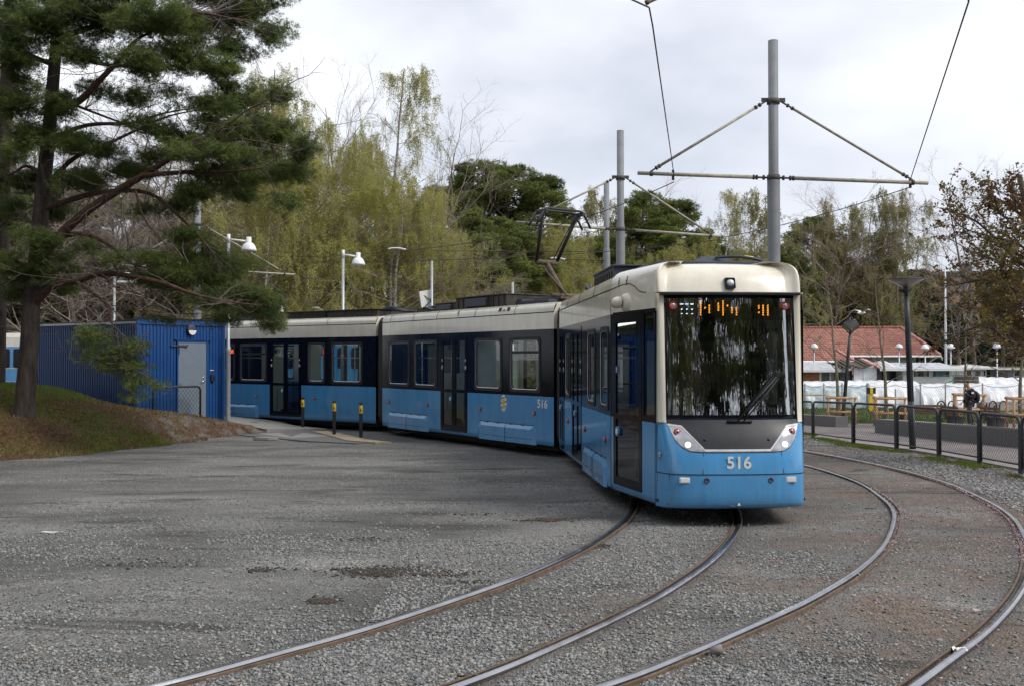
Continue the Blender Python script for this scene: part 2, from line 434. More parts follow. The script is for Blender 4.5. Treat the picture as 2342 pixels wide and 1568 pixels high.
xs = np.concatenate([np.array([-900, -400, -200, -120, -80, -55, -40, -30, -24, -20]), np.arange(-18, 18.01, 0.16), np.array([20, 24, 30, 40, 55, 80, 120, 200, 400, 900])])
ys = np.concatenate([np.array([-400, -150, -60, -30, -15, -6, -1]), np.arange(1, 34.01, 0.16), np.array([36, 38, 40, 44, 48, 52, 56, 62, 70, 80, 100, 130, 200, 400, 1200])])
XX, YY = np.meshgrid(xs, ys)
ZZ = -0.033 * np.clip(YY - 25, 0, 27) * (lambda t: t * t * (3 - 2 * t))(np.clip((XX - 4) / 4, 0, 1))
dA, dB = dist_path(XX, YY, PA), dist_path(XX, YY, PB)
near = np.clip(1 - np.maximum(np.abs(XX) - 17, 0) / 3, 0, 1) * np.clip(1 - np.maximum(np.abs(YY - 17) - 16, 0) / 3, 0, 1)
ZZ = ZZ + lumps(XX, YY) * near
ny_, nx_ = XX.shape
V = np.stack([XX.ravel(), YY.ravel(), ZZ.ravel()], 1)
idx = np.arange(ny_ * nx_).reshape(ny_, nx_)
Fq = np.stack([idx[:-1, :-1].ravel(), idx[:-1, 1:].ravel(), idx[1:, 1:].ravel(), idx[1:, :-1].ravel()], 1)

def ground_mat():
    m, N, L, b = new_mat('gravel_yard')
    tc = N.new('ShaderNodeTexCoord')
    def noise(sc_, det=4, st=(1, 1, 1), dist=0.0, rough=0.55):
        mp = N.new('ShaderNodeMapping'); mp.inputs['Scale'].default_value = st; L.new(tc.outputs['Object'], mp.inputs[0])
        n = N.new('ShaderNodeTexNoise'); n.inputs['Scale'].default_value = sc_; n.inputs['Detail'].default_value = det
        n.inputs['Distortion'].default_value = dist; n.inputs['Roughness'].default_value = rough
        L.new(mp.outputs[0], n.inputs[0]); return n
    def ramp(src, p0, c0, p1, c1):
        r_ = N.new('ShaderNodeValToRGB'); r_.color_ramp.elements[0].position = p0; r_.color_ramp.elements[1].position = p1
        r_.color_ramp.elements[0].color = (*c0, 1); r_.color_ramp.elements[1].color = (*c1, 1); L.new(src, r_.inputs[0]); return r_
    def mix(a, b_, f, mode='MIX'):
        x = N.new('ShaderNodeMix'); x.data_type = 'RGBA'; x.blend_type = mode
        if isinstance(f, float): x.inputs[0].default_value = f
        else: L.new(f, x.inputs[0])
        L.new(a, x.inputs[6]); L.new(b_, x.inputs[7]); return x.outputs[2]
    # grit: two cell sizes with a random value for every grain
    v1 = N.new('ShaderNodeTexVoronoi'); v1.inputs['Scale'].default_value = 42
    v2 = N.new('ShaderNodeTexVoronoi'); v2.inputs['Scale'].default_value = 120
    L.new(tc.outputs['Object'], v1.inputs[0]); L.new(tc.outputs['Object'], v2.inputs[0])
    g1 = ramp(v1.outputs['Color'], 0.1, (0.05, 0.049, 0.047), 0.90, (0.40, 0.395, 0.38))
    g2 = ramp(v2.outputs['Color'], 0.1, (0.08, 0.078, 0.075), 0.95, (0.30, 0.295, 0.28))
    big = noise(0.55, 5, (1, 1.6, 1), 0.6)
    mk = ramp(big.outputs[0], 0.40, (0, 0, 0), 0.60, (1, 1, 1))
    grit = mix(g2.outputs[0], g1.outputs[0], mk.outputs[0])
    # fine sand with slow variation
    sand = noise(2.2, 6, (1, 1, 1), 0.3)
    sd = ramp(sand.outputs[0], 0.3, (0.12, 0.118, 0.112), 0.75, (0.22, 0.215, 0.205))
    base = mix(grit, sd.outputs[0], 0.30)
    # paler swept bands and darker trodden ones
    bn = noise(0.35, 4, (0.7, 1.8, 1), 0.5); br_ = ramp(bn.outputs[0], 0.36, (0.66, 0.66, 0.66), 0.64, (1.28, 1.28, 1.27))
    base = mix(base, br_.outputs[0], 1.0, 'MULTIPLY')
    # brown earth near the outer track
    at = N.new('ShaderNodeAttribute'); at.attribute_name = 'earth'
    en = noise(0.9, 6, (1, 1, 1), 0.8)
    em = N.new('ShaderNodeMath'); em.operation = 'MULTIPLY'; L.new(at.outputs['Fac'], em.inputs[0])
    er = ramp(en.outputs[0], 0.36, (0, 0, 0), 0.62, (1, 1, 1)); L.new(er.outputs[0], em.inputs[1])
    ec = noise(9, 5)
    ecr = ramp(ec.outputs[0], 0.3, (0.125, 0.095, 0.075), 0.7, (0.265, 0.205, 0.165))
    base = mix(base, ecr.outputs[0], em.outputs[0])
    # dark damp streaks scraped across the yard
    st = noise(0.8, 7, (0.45, 2.0, 1), 0.9, 0.62)
    sr = ramp(st.outputs[0], 0.56, (0, 0, 0), 0.66, (0.75, 0.75, 0.75))
    dk = N.new('ShaderNodeRGB'); dk.outputs[0].default_value = (0.055, 0.05, 0.044, 1)
    base = mix(base, dk.outputs[0], sr.outputs[0])
    # grease between and beside the rails of the inner track
    at2 = N.new('ShaderNodeAttribute'); at2.attribute_name = 'oil'
    om = N.new('ShaderNodeMath'); om.operation = 'MULTIPLY'; om.inputs[1].default_value = 0.55; L.new(at2.outputs['Fac'], om.inputs[0])
    base = mix(base, dk.outputs[0], om.outputs[0])
    L.new(base, b.inputs['Base Color'])
    b.inputs['Roughness'].default_value = 0.93; b.inputs['Specular IOR Level'].default_value = 0.25
    # relief
    ad = N.new('ShaderNodeMath'); ad.operation = 'ADD'; L.new(v1.outputs['Distance'], ad.inputs[0])
    hs = noise(14, 6); m3 = N.new('ShaderNodeMath'); m3.operation = 'MULTIPLY'; m3.inputs[1].default_value = -1.2
    L.new(hs.outputs[0], m3.inputs[0]); L.new(m3.outputs[0], ad.inputs[1])
    bp = N.new('ShaderNodeBump'); bp.inputs['Strength'].default_value = 0.9; bp.inputs['Distance'].default_value = 0.03; bp.invert = True
    L.new(ad.outputs[0], bp.inputs['Height']); L.new(bp.outputs[0], b.inputs['Normal'])
    return m
M['ground'] = ground_mat()
ground = npmesh('ground', V, Fq, M['ground'], smooth=True)
tag(ground, kind='structure')
earth = np.clip(1.25 - np.abs(dB - 0.2) / 3.2, 0, 1) * np.clip((XX - PB[:, 0].min()) / 3, 0, 1)
earth = earth * np.clip(1 - (YY - 26) / 6, 0, 1) * np.clip((XX + 1.5 - 0.0) / 4, 0.15, 1)
earth = np.maximum(earth * .95, 0.8 * np.clip((XX - 2.5) / 3, 0, 1) * np.clip(1 - (YY - 19) / 6, 0, 1))
oil = np.exp(-((np.abs(dA - 0.75)) / 0.16) ** 2) * 0.8 + np.exp(-((np.abs(dB - 0.75)) / 0.16) ** 2) * 0.6
for nm, arr in (('earth', earth), ('oil', oil)):
    a_ = ground.data.attributes.new(nm, 'FLOAT', 'POINT'); a_.data.foreach_set('value', arr.ravel().astype(np.float32))

# rails: grooved rail, shiny head outside, groove and rusty guard lip on the gauge side
def rail(C, side, parent, org):
    """side=+1: gauge side to the right of travel"""
    T = np.gradient(C, axis=0); T /= np.linalg.norm(T, axis=1)[:, None]
    Nn = np.stack([T[:, 1], -T[:, 0]], 1) * side
    prof = [(-0.034, -0.06, 2), (-0.034, 0.022, 2), (-0.027, 0.032, 0), (-0.012, 0.0365, 0), (0.006, 0.0365, 0), (0.020, 0.031, 0), (0.026, 0.018, 3), (0.028, -0.012, 3),
            (0.066, -0.012, 3), (0.070, 0.020, 1), (0.074, 0.026, 1), (0.090, 0.024, 1), (0.096, -0.06, 1)]
    rows = []
    for i in range(len(C)):
        rows.append([(C[i, 0] + Nn[i, 0] * p[0] - org[0], C[i, 1] + Nn[i, 1] * p[0] - org[1], p[1]) for p in prof])
    mb = MB(); mb.grid(rows, smooth=False, mif=lambda i, k: prof[k + 1][2] if k < 4 else prof[k][2])
    return mb.build('rail', [M['railhead'], M['railrust'], M['railside'], M['groove']], parent)
M['railhead'] = mat('polished_rail_head', (0.42, 0.42, 0.44), 0.24, metal=0.95, var=0.25, vs=3, stretch=(1, 1, 1))
M['railside'] = mat('brown_rail_side', (0.06, 0.05, 0.045), 0.7, var=0.3)
M['railrust'] = mat('rusty_guard_lip', (0.13, 0.085, 0.055), 0.75, var=0.4, vs=9)
M['groove'] = mat('dirty_rail_groove', (0.035, 0.03, 0.028), 0.8, var=0.5, vs=20)
for C, lab in ((PA, 'inner curved tram track with polished grooved rails running under the blue tram'),
               (PB, 'outer curved tram track with brown earth and pink petals, beside the mesh fence')):
    o0 = (float(C[60, 0]), float(C[60, 1]))
    t = thing('tram_track', lab, 'tram track', (o0[0], o0[1], 0))
    rail(offs(C, -0.755), 1, t, o0); rail(offs(C, 0.755), -1, t, o0)

# loose stones: angular chips lying on the yard
def stones(name, n, region, smin, smax, seed, mt, label):
    rg = np.random.default_rng(seed)
    X = np.zeros(0); Y = np.zeros(0)
    while len(X) < n:
        y = 5.2 + (region[3] - 5.2) * rg.random(n * 3) ** region[4]
        x = rg.uniform(-1, 1, n * 3) * (y * 0.56 + 0.6)
        da, db = dist_path(x, y, PA), dist_path(x, y, PB)
        den = region[5](x, y, da, db)
        k = (rg.random(n * 3) < den) & (np.abs(da - 0.755) > 0.10) & (np.abs(db - 0.755) > 0.10)
        X = np.concatenate([X, x[k]]); Y = np.concatenate([Y, y[k]])
    X = X[:n]; Y = Y[:n]
    s = smin + (smax - smin) * rg.random(n) ** 2.6
    oc = np.array([(1, 0, 0), (0, 1, 0), (-1, 0, 0), (0, -1, 0), (0.25, 0.2, .62), (0, 0, -.5), (.62, .66, .32), (-.6, -.62, .35)])
    base = oc[None] * (1 + rg.uniform(-.32, .32, (n, 8, 3)))
    an = rg.uniform(0, 6.28, n); ca, sa = np.cos(an), np.sin(an)
    tl = rg.normal(0, .3, n)
    x_, y_, z_ = base[..., 0], base[..., 1] * rg.uniform(.55, 1, (n, 1)), base[..., 2]
    z2 = z_ * np.cos(tl)[:, None] + x_ * np.sin(tl)[:, None]; x2 = x_ * np.cos(tl)[:, None] - z_ * np.sin(tl)[:, None]
    XS = (x2 * ca[:, None] - y_ * sa[:, None]) * s[:, None] + X[:, None]
    YS = (x2 * sa[:, None] + y_ * ca[:, None]) * s[:, None] + Y[:, None]
    ZS = z2 * s[:, None] + lumps(X, Y)[:, None] + s[:, None] * 0.15
    Vv = np.stack([XS, YS, ZS], 2).reshape(-1, 3)
    tri = np.array([(0, 6, 4), (6, 1, 4), (1, 2, 4), (2, 7, 4), (7, 3, 4), (3, 0, 4), (0, 1, 6), (2, 3, 7), (1, 0, 5), (2, 1, 5), (3, 2, 5), (0, 3, 5)])
    Ff = (tri[None] + (np.arange(n) * 8)[:, None, None]).reshape(-1, 3)
    o = npmesh(name, Vv, Ff, mt)
    return tag(o, label, 'gravel', kind='stuff')
def stone_mat(name, lo, hi, tint):
    m, N, L, b = new_mat(name)
    ge = N.new('ShaderNodeNewGeometry'); r_ = N.new('ShaderNodeValToRGB')
    el = r_.color_ramp.elements
    el[0].position = 0; el[0].color = (*lo, 1); el[1].position = 0.88; el[1].color = (*hi, 1)
    e2 = el.new(0.93); e2.color = (*tint, 1); e3 = el.new(0.5); e3.color = tuple((a + b_) / 2 * 0.95 for a, b_ in zip(lo, hi)) + (1,)
    L.new(ge.outputs['Random Per Island'], r_.inputs[0]); L.new(r_.outputs[0], b.inputs['Base Color']); b.inputs['Roughness'].default_value = 0.85
    return m
M['stone'] = stone_mat('grey_stone_chips', (0.11, 0.112, 0.112), (0.33, 0.335, 0.33), (0.36, 0.32, 0.28))
def den_coarse(x, y, da, db):
    n = fnoise(x * 1.3 + 4, y * 1.3)
    left = np.clip((9.4 + 1.4 * fnoise(x * .7, y * .9) - y) / 2.6, 0, 1) * (x < PA[:, 0].max()) * (da > 0.9)
    inA = (da < 0.62) * np.clip((n + 0.5) * 1.6, 0, 1) * np.clip((14 - y) / 4, 0, 1)
    mid = ((da > 0.9) & (db > 0.85) & (x > -1.2) & (y < 11.5) & (x < 3.4)) * np.clip((n + 0.45) * 1.5, 0, 1)
    lft2 = np.clip((fnoise(x * 1.1, y * 2.0 + 9) - 0.12) * 3, 0, 0.8) * (x < 2) * (y < 14) * (da > 0.9)
    inB = (db < 0.6) * 0.05
    return np.clip(left * np.clip(0.45 + (n + .1) * 1.2, 0.12, 1) + inA + mid * .9 + lft2 * .7 + inB, 0.05, 1)
stones('gravel', 95000, (0, 0, 0, 15.5, 1.15, den_coarse), 0.006, 0.024, 1, M['stone'], 'loose angular grey stones scattered over the yard and between the rails')
def den_fine(x, y, da, db):
    return np.clip(0.15 + (fnoise(x * .8, y * 1.8) - .05) * 1.8, 0.06, 1)
stones('fine_gravel', 60000, (0, 0, 0, 25, 1.0, den_fine), 0.005, 0.017, 2, M['stone'], 'fine grey grit strewn across the far part of the yard')
def den_fence(x, y, da, db):
    return np.clip((db - 1.0) / .3, 0, 1) * (x > 5) * np.clip((fnoise(x, y) + .4) * 2, .1, 1)
def fence_stones():
    pass

# dark clods of scraped-up soil, where the photograph shows them
def clods():
    rg = np.random.default_rng(14); X = []; Y = []
    for (u, v, du, dv, n) in ((870, 1305, 105, 10, 900), (960, 1312, 130, 6, 500), (740, 1372, 34, 6, 420), (1250, 1188, 70, 3, 260), (1060, 1330, 80, 4, 130), (600, 1300, 60, 4, 120), (330, 1285, 120, 9, 110), (1380, 1250, 22, 5, 110), (820, 1235, 90, 5, 70), (1100, 1175, 90, 4, 60)):
        uu = u + rg.normal(0, du * .5, n); vv = v + (uu - u) * -.02 + rg.normal(0, dv * .6, n)
        for a, b in zip(uu, vv): p = G(a, b); X.append(p.x); Y.append(p.y)
    X = np.array(X); Y = np.array(Y); n = len(X); s = .005 + .020 * rg.random(n) ** 2.5
    oc = np.array([(1, 0, 0), (0, 1, 0), (-1, 0, 0), (0, -1, 0), (0.2, 0.2, .7), (0, 0, -.5)])
    b_ = oc[None] * (1 + rg.uniform(-.4, .4, (n, 6, 3))) * s[:, None, None]
    b_[..., 0] += X[:, None]; b_[..., 1] += Y[:, None]; b_[..., 2] += lumps(X, Y)[:, None] + .004
    tri = np.array([(0, 1, 4), (1, 2, 4), (2, 3, 4), (3, 0, 4), (1, 0, 5), (2, 1, 5), (3, 2, 5), (0, 3, 5)])
    o = npmesh('soil_clods', b_.reshape(-1, 3), (tri[None] + (np.arange(n) * 6)[:, None, None]).reshape(-1, 3), mat('dark_damp_soil', (.055, .048, .040), .95, var=.5, vs=30))
    tag(o, 'dark clods of scraped soil lying in streaks across the gravel yard', 'soil', kind='stuff')
clods()
# pink petals blown along the outer track
rg = np.random.default_rng(8)
pc = []
for C, side, n in ((offs(PB, 0.69), 1, 2600), (offs(PB, -0.69), 1, 1500), (offs(PB, 0.9), 1, 700)):
    k = rg.integers(110, 245, n)
    p = C[k] + rg.normal(0, 0.035 if n > 1000 else 0.35, (n, 2)); pc.append(np.column_stack([p, np.full(n, 0.0)]))
k = rg.integers(0, 1000, 2600)
fx = 9.45 + rg.normal(0, .5, 2600) - np.clip(rg.uniform(18.0, 24, 2600) - 21, 0, 3) * .1
pc.append(np.column_stack([fx, rg.uniform(17, 24.5, 2600), np.zeros(2600)]))
n = 1500; yy = rg.uniform(6, 19, n); pc.append(np.column_stack([2 + (yy - 6) * .35 + rg.exponential(2.2, n), yy, np.zeros(n)]))
pc = np.concatenate(pc); n = len(pc)
s = rg.uniform(.006, .013, n)[:, None]; a = rg.uniform(0, 6.28, n); h = rg.uniform(0, .012, n) + .008
u = np.stack([np.cos(a), np.sin(a), rg.normal(0, .3, n)], 1) * s; w = np.stack([-np.sin(a), np.cos(a), rg.normal(0, .3, n)], 1) * s * .7
c = pc.copy(); c[:, 2] = h + lumps(pc[:, 0], pc[:, 1]) + .004
Vp = np.stack([c - u, c - w, c + u, c + w], 1).reshape(-1, 3); Fp = np.arange(n * 4).reshape(-1, 4)
M['petal'] = leaf_mat('cherry_petals', (0.55, 0.30, 0.38), (0.78, 0.62, 0.66), 0.3)
tag(npmesh('fallen_petals', Vp, Fp, M['petal']), 'pale pink petals drifted into the rail grooves and along the fence', 'petals', kind='stuff')
# ================================================================ THE TRAM
HW = 1.325
Z_SK, Z_BB, Z_BC, Z_GR = 0.25, 1.34, 2.84, 3.21
tram = thing('tram', 'long articulated light blue and cream tram numbered 516 curving round the bend', 'tram', (2.93, 13.0, 0))
TB = [M['blue'], M['black'], M['cream'], M['inner'], M['seam'], M['floor_in'], M['roofkit']]

def wall(mb, O, U, N, u0, u1, z0, z1, holes, zb, th=0.05, skin_in=3):
    """plane wall from u0 to u1 with rectangular holes; zb: [(ztop, material)...]"""
    us = sorted({u0, u1, *[h[0] for h in holes], *[h[1] for h in holes]})
    zs = sorted({z0, z1, *[h[2] for h in holes], *[h[3] for h in holes], *[b[0] for b in zb if z0 < b[0] < z1]})
    def pt(u, z, d): return (O[0] + U[0] * u - N[0] * d, O[1] + U[1] * u - N[1] * d, z)
    def inh(u, z): return any(h[0] < u < h[1] and h[2] < z < h[3] for h in holes)
    for i in range(len(us) - 1):
        for j in range(len(zs) - 1):
            uc, zc = (us[i] + us[i + 1]) / 2, (zs[j] + zs[j + 1]) / 2
            if inh(uc, zc): continue
            mi = next(m_ for zt, m_ in zb if zc < zt)
            for d, k in ((0, mi), (th, skin_in)):
                mb.quad(pt(us[i], zs[j], d), pt(us[i + 1], zs[j], d), pt(us[i + 1], zs[j + 1], d), pt(us[i], zs[j + 1], d), k)
    for a, b, c, d_ in holes:
        for p, q in (((a, c), (b, c)), ((b, c), (b, d_)), ((b, d_), (a, d_)), ((a, d_), (a, c))):
            mb.quad(pt(*p, 0), pt(*q, 0), pt(*q, th), pt(*p, th), 1)
    return pt

def window(parent, pt, a, b, c, d, bar=None, gm='glass', name='window', frame=0.07, r=0.12):
    """rubber frame with rounded inner corners, thin bright lip, pane"""
    mb = MB(); n = 5
    o1 = rrect(a - .03, c - .03, b + .03, d + .03, .09, n); o2 = rrect(a + frame - .03, c + frame - .03, b - frame + .03, d - frame + .03, r, n)
    o3 = rrect(a + frame - .018, c + frame - .018, b - frame + .018, d - frame + .018, r - .01, n)
    k = len(o1)
    def ring(A, B, da, db, mi):
        vs = [pt(x, z, da) for x, z in A] + [pt(x, z, db) for x, z in B]
        mb.add(vs, [(i, (i + 1) % k, k + (i + 1) % k, k + i) for i in range(k)], mi)
    ring(o1, o1, 0.0, -.012, 0); ring(o1, o2, -.012, -.014, 0); ring(o2, o3, -.016, -.010, 2); ring(o3, o3, -.010, .03, 0)
    mb.add([pt(x, z, .004) for x, z in o3], [tuple(range(k))], 1)
    if bar:
        mb.add([pt(a + .02, bar - .03, -.012), pt(b - .02, bar - .03, -.012), pt(b - .02, bar + .03, -.012), pt(a + .02, bar + .03, -.012)], [(0, 1, 2, 3)], 0)
    return mb.build(name, [M['rubber'], M[gm], M['silver']], parent, fix=False)

def door_leaf(parent, pt, a, b, c, d, split=1.36, fr=0.085, button=True):
    mb = MB()
    def fbox(x0, x1, z0, z1, mi, d0=-.006, d1=.03):
        v = [pt(x0, z0, d0), pt(x1, z0, d0), pt(x1, z1, d0), pt(x0, z1, d0), pt(x0, z0, d1), pt(x1, z0, d1), pt(x1, z1, d1), pt(x0, z1, d1)]
        mb.add(v, [(0, 1, 2, 3), (0, 4, 5, 1), (1, 5, 6, 2), (2, 6, 7, 3), (3, 7, 4, 0)], mi)
    fbox(a, a + fr, c, d, 0); fbox(b - fr, b, c, d, 0); fbox(a + fr, b - fr, c, c + .12, 0); fbox(a + fr, b - fr, d - .1, d, 0)
    fbox(a + fr, b - fr, split - .04, split + .04, 0)
    for z0, z1 in ((c + .12, split - .04), (split + .04, d - .1)):
        mb.add([pt(a + fr, z0, .01), pt(b - fr, z0, .01), pt(b - fr, z1, .01), pt(a + fr, z1, .01)], [(0, 1, 2, 3)], 1)
    return mb.build('door', [M['black'], M['doorglass']], parent, fix=False)

def disc(mb, pt, u, z, r, d0, d1, mi, n=14, sx=1.0):
    rim = [(u + r * sx * math.cos(2 * math.pi * k / n), z + r * math.sin(2 * math.pi * k / n)) for k in range(n)]
    mb.prism(rim, lambda x, y, t: pt(x, y, t), d1, d0, mi)

def text_on(s_, size, parent, p, xdir, zdir=(0, 0, 1), m='white', name='number', ext=0.002, bend=None):
    cu = bpy.data.curves.new(name, 'FONT'); cu.body = s_; cu.size = size; cu.extrude = ext; cu.align_x = 'CENTER'; cu.align_y = 'CENTER'
    cu.space_character = 1.02
    cu.materials.append(M[m])
    cu.offset = size * .022
    tmp = bpy.data.objects.new(name, cu); col.objects.link(tmp)
    me = bpy.data.meshes.new_from_object(tmp.evaluated_get(bpy.context.evaluated_depsgraph_get())); bpy.data.objects.remove(tmp)
    o = bpy.data.objects.new(name, me); link(o, parent)
    X = Vector(xdir).normalized(); Z = Vector(zdir); Y = Z.cross(X).normalized() if False else Z
    Nn = X.cross(Z).normalized()
    mtx = Matrix((X, Z, Nn)).transposed().to_4x4(); mtx.translation = Vector(p)
    o.matrix_local = mtx
    return o

def seam_line(mb, pts, w=0.012): mb.tube(pts, w / 2, 4, 4, caps=False, smooth=False)

def seat_row(mb, x, y, face=1):
    mb.box((x, y, .68), (.42, .86, .10)); mb.box((x - .2 * face, y, 1.05), (.08, .86, .72))
    mb.box((x, y, .5), (.1, .5, .3))

def carriage(ox, oy, th, a0, a1, holes, doors, covers, lamps, seams, extra=None, roof_lo=False, name='carriage_body', label=None):
    """one body of the tram. local x = backwards along the body, y = left (the side seen), z up"""
    S_o = bpy.data.objects.new('tmp', None)
    mb = MB()
    bands = [(Z_BB, 0), (Z_BC, 1), (9, 2)]
    pts = {}
    for sgn in (1, -1):
        O = (0, HW * sgn); U = (1, 0); N = (0, sgn)
        hs = [h[:4] for h in holes] + [(d[0], d[1], .37, 2.74) for d in doors]
        pts[sgn] = wall(mb, O, U, N, a0, a1, Z_SK + .12, Z_BC, hs, bands)
        # skirt turn-in, cream band and roof cove
        prof = [(HW, Z_BC, 2), (HW - .004, Z_GR - .012, 4), (HW - .006, Z_GR + .012, 2), (HW - .012, 3.29, 2), (HW - .04, 3.365, 2), (HW - .095, 3.415, 2), (HW - .19, 3.44, 2), (HW - .36, 3.452, 6), (0, 3.46, 6)]
        rows = [[(a, p[0] * sgn, p[1]) for a in (a0, a1)] for p in prof]
        for i in range(len(rows) - 1):
            mb.add([rows[i][0], rows[i][1], rows[i + 1][1], rows[i + 1][0]], [(0, 1, 2, 3)], prof[i][2], smooth=(3 <= i <= 6))
        rows = [[(a, y * sgn, z) for a in (a0, a1)] for y, z in ((HW, Z_SK + .12), (HW - .006, Z_SK + .03), (HW - .03, Z_SK), (HW - .12, Z_SK))]
        mb.grid(rows, 0)
    # end walls (with gangway opening), floor, ceiling
    for a in (a0, a1):
        if a == a0 and a0 > 1: continue
        for y0, y1, z0, z1 in ((-HW, -.65, Z_SK, Z_BC), (.65, HW, Z_SK, Z_BC), (-.65, .65, 2.45, Z_BC)):
            mb.quad((a, y0, z0), (a, y1, z0), (a, y1, z1), (a, y0, z1), 1 if z0 < 2 else 1)
        mb.add([(a, -HW, Z_BC), (a, HW, Z_BC), (a, HW - .006, Z_GR), (a, HW - .095, 3.415), (a, HW - .36, 3.452), (a, -HW + .36, 3.452), (a, -HW + .095, 3.415), (a, -HW + .006, Z_GR)],
               [tuple(range(8))], 2)
    mb.quad((a0, -HW + .05, .36), (a1, -HW + .05, .36), (a1, HW - .05, .36), (a0, HW - .05, .36), 5)
    mb.quad((a0, -HW + .05, 2.82), (a1, -HW + .05, 2.82), (a1, HW - .05, 2.82), (a0, HW - .05, 2.82), 3)
    for s_ in seams: # joints in the roof edge
        for sgn in (1, -1):
            seam_line(mb, [(s_, (HW + .001) * sgn, Z_GR), (s_, (HW - .01) * sgn, 3.29), (s_, (HW - .038) * sgn, 3.367), (s_, (HW - .094) * sgn, 3.418)], .01)
    body = mb.build(name, TB, tram, bevel=0)
    body.location = (ox - 2.93, oy - 13.0, 0); body.rotation_euler = (0, 0, R(90 + th))
    if label: body['label'] = label
    for sgn in (1, -1):
        pt = pts[sgn]
        for h in holes:
            window(body, pt, *h[:4], bar=h[4] if len(h) > 4 else None)
        for d in doors:
            m_ = (d[0] + d[1]) / 2
            door_leaf(body, pt, d[0] + .005, m_ - .006, .37, 2.74); door_leaf(body, pt, m_ + .006, d[1] - .005, .37, 2.74)
            fb = MB(); o1 = rrect(d[0] - .035, .33, d[1] + .035, 2.78, .07); o2 = rrect(d[0], .37, d[1], 2.74, .03); k = len(o1)
            fb.add([pt(x, z, -.008) for x, z in o1] + [pt(x, z, -.008) for x, z in o2], [(i, (i + 1) % k, k + (i + 1) % k, k + i) for i in range(k)], 0)
            fb.add([pt(x, z, -.008) for x, z in o1] + [pt(x, z, 0) for x, z in o1], [(i, (i + 1) % k, k + (i + 1) % k, k + i) for i in range(k)], 0)
            fb.build('door_frame', [M['black']], body, fix=False)
            bt = MB(); disc(bt, pt, m_ + .14, 1.16, .07, -.03, 0, 0, sx=.6); disc(bt, pt, m_ + .14, 1.16, .045, -.034, -.028, 1, sx=.55)
            bt.build('door_button', [M['blue2'], M['white']], body)
            if sgn > 0:
                for uu in (d[0] + .05, d[1] - .05):
                    ic = MB()
                    disc(ic, pt, uu, 1.96, .05, -.014, -.008, 0, sx=.7); disc(ic, pt, uu, 1.96, .036, -.0155, -.012, 1, sx=.7)
                    st = MB(); st.prism(rrect(uu - .016, 2.11, uu + .012, 2.17, .006, 2), lambda x, y, t: pt(x, y, t), -.009, -.014, 0); st.build('door_sticker', [M['white']], body)
                    ic.prism(rrect(uu - .012, 1.94, uu + .012, 1.985, .008, 2), lambda x, y, t: pt(x, y, t), -.0155, -.017, 0)
                    ic.build('door_pictogram', [M['white'], M['black']], body)
        for c0, c1 in covers:
            cb = MB()
            w_ = c1 - c0
            outl = [(c0, .24), (c0 + .0, .56), (c0 + .10, .66), (c1 - .10, .66), (c1, .56), (c1, .24)]
            inn = [(c0 + .10, .24), (c0 + .13, .50), (c0 + .2, .575), (c1 - .2, .575), (c1 - .13, .50), (c1 - .10, .24)]
            vs = [pt(x, z, 0) for x, z in outl] + [pt(x, z, -.045) for x, z in inn]
            cb.add(vs, [(i, i + 1, 7 + i, 6 + i) for i in range(5)], 0)
            cb.add(vs[6:], [(0, 1, 2, 3, 4, 5)], 0)
            cb.add([pt(c0 + .12, .36, -.047), pt(c1 - .12, .36, -.047), pt(c1 - .12, .352, -.047), pt(c0 + .12, .352, -.047)], [(0, 1, 2, 3)], 1)
            seam = (c0 + c1) / 2
            cb.tube([pt(seam, .24, -.048), pt(seam, .575, -.048), pt(seam, .66, -.002)], .005, 4, 1, smooth=False)
            for q in (.3, .55, .72): disc(cb, pt, c0 + w_ * q, .28, .012, -.052, -.044, 2, 8)
            cb.tube([pt(c0 + .08, .672, -.004), pt(c1 - .08, .672, -.004)], .006, 4, 1, smooth=False)
            for q in (.2, .4, .62, .82): cb.tube([pt(c0 + w_ * q, .668, -.010), pt(c0 + w_ * q + .12, .668, -.010)], .011, 5, 1)
            cb.build('bogie_cover', [M['blue2'], M['seam'], M['chrome']], body)
        for la in lamps:
            lb = MB(); disc(lb, pt, la, .955, .05, -.012, 0, 1, 12); disc(lb, pt, la, .955, .038, -.03, -.012, 0, 12)
            lb.build('side_marker_light', [M['orange'], M['rubber']], body)
    # underframe
    ub = MB()
    ub.box(((a0 + a1) / 2, 0, .24), (a1 - a0 - .1, 2.36, .20))
    mid = (a0 + a1) / 2 + (1.2 if a0 > 1 else 0)
    ub.box((mid, 0, .19), (4.6, 2.1, .24))
    for dx in (-.9, .9):
        for sy in (-.75, .75):
            Mx = Matrix.Rotation(R(90), 3, 'X')
            ub.lathe([(0, -.06), (.27, -.06), (.3, -.04), (.3, .05), (0, .05)], (mid + dx, sy, .325), 20, 0, Mx)
    ub.build('underframe', M['under'], body)
    return body, pts[1]

def roof_box(mb, x0, x1, y0, y1, z0, z1, mi=0):
    mb.box(((x0 + x1) / 2, (y0 + y1) / 2, (z0 + z1) / 2), (x1 - x0, y1 - y0, z1 - z0), mi=mi)

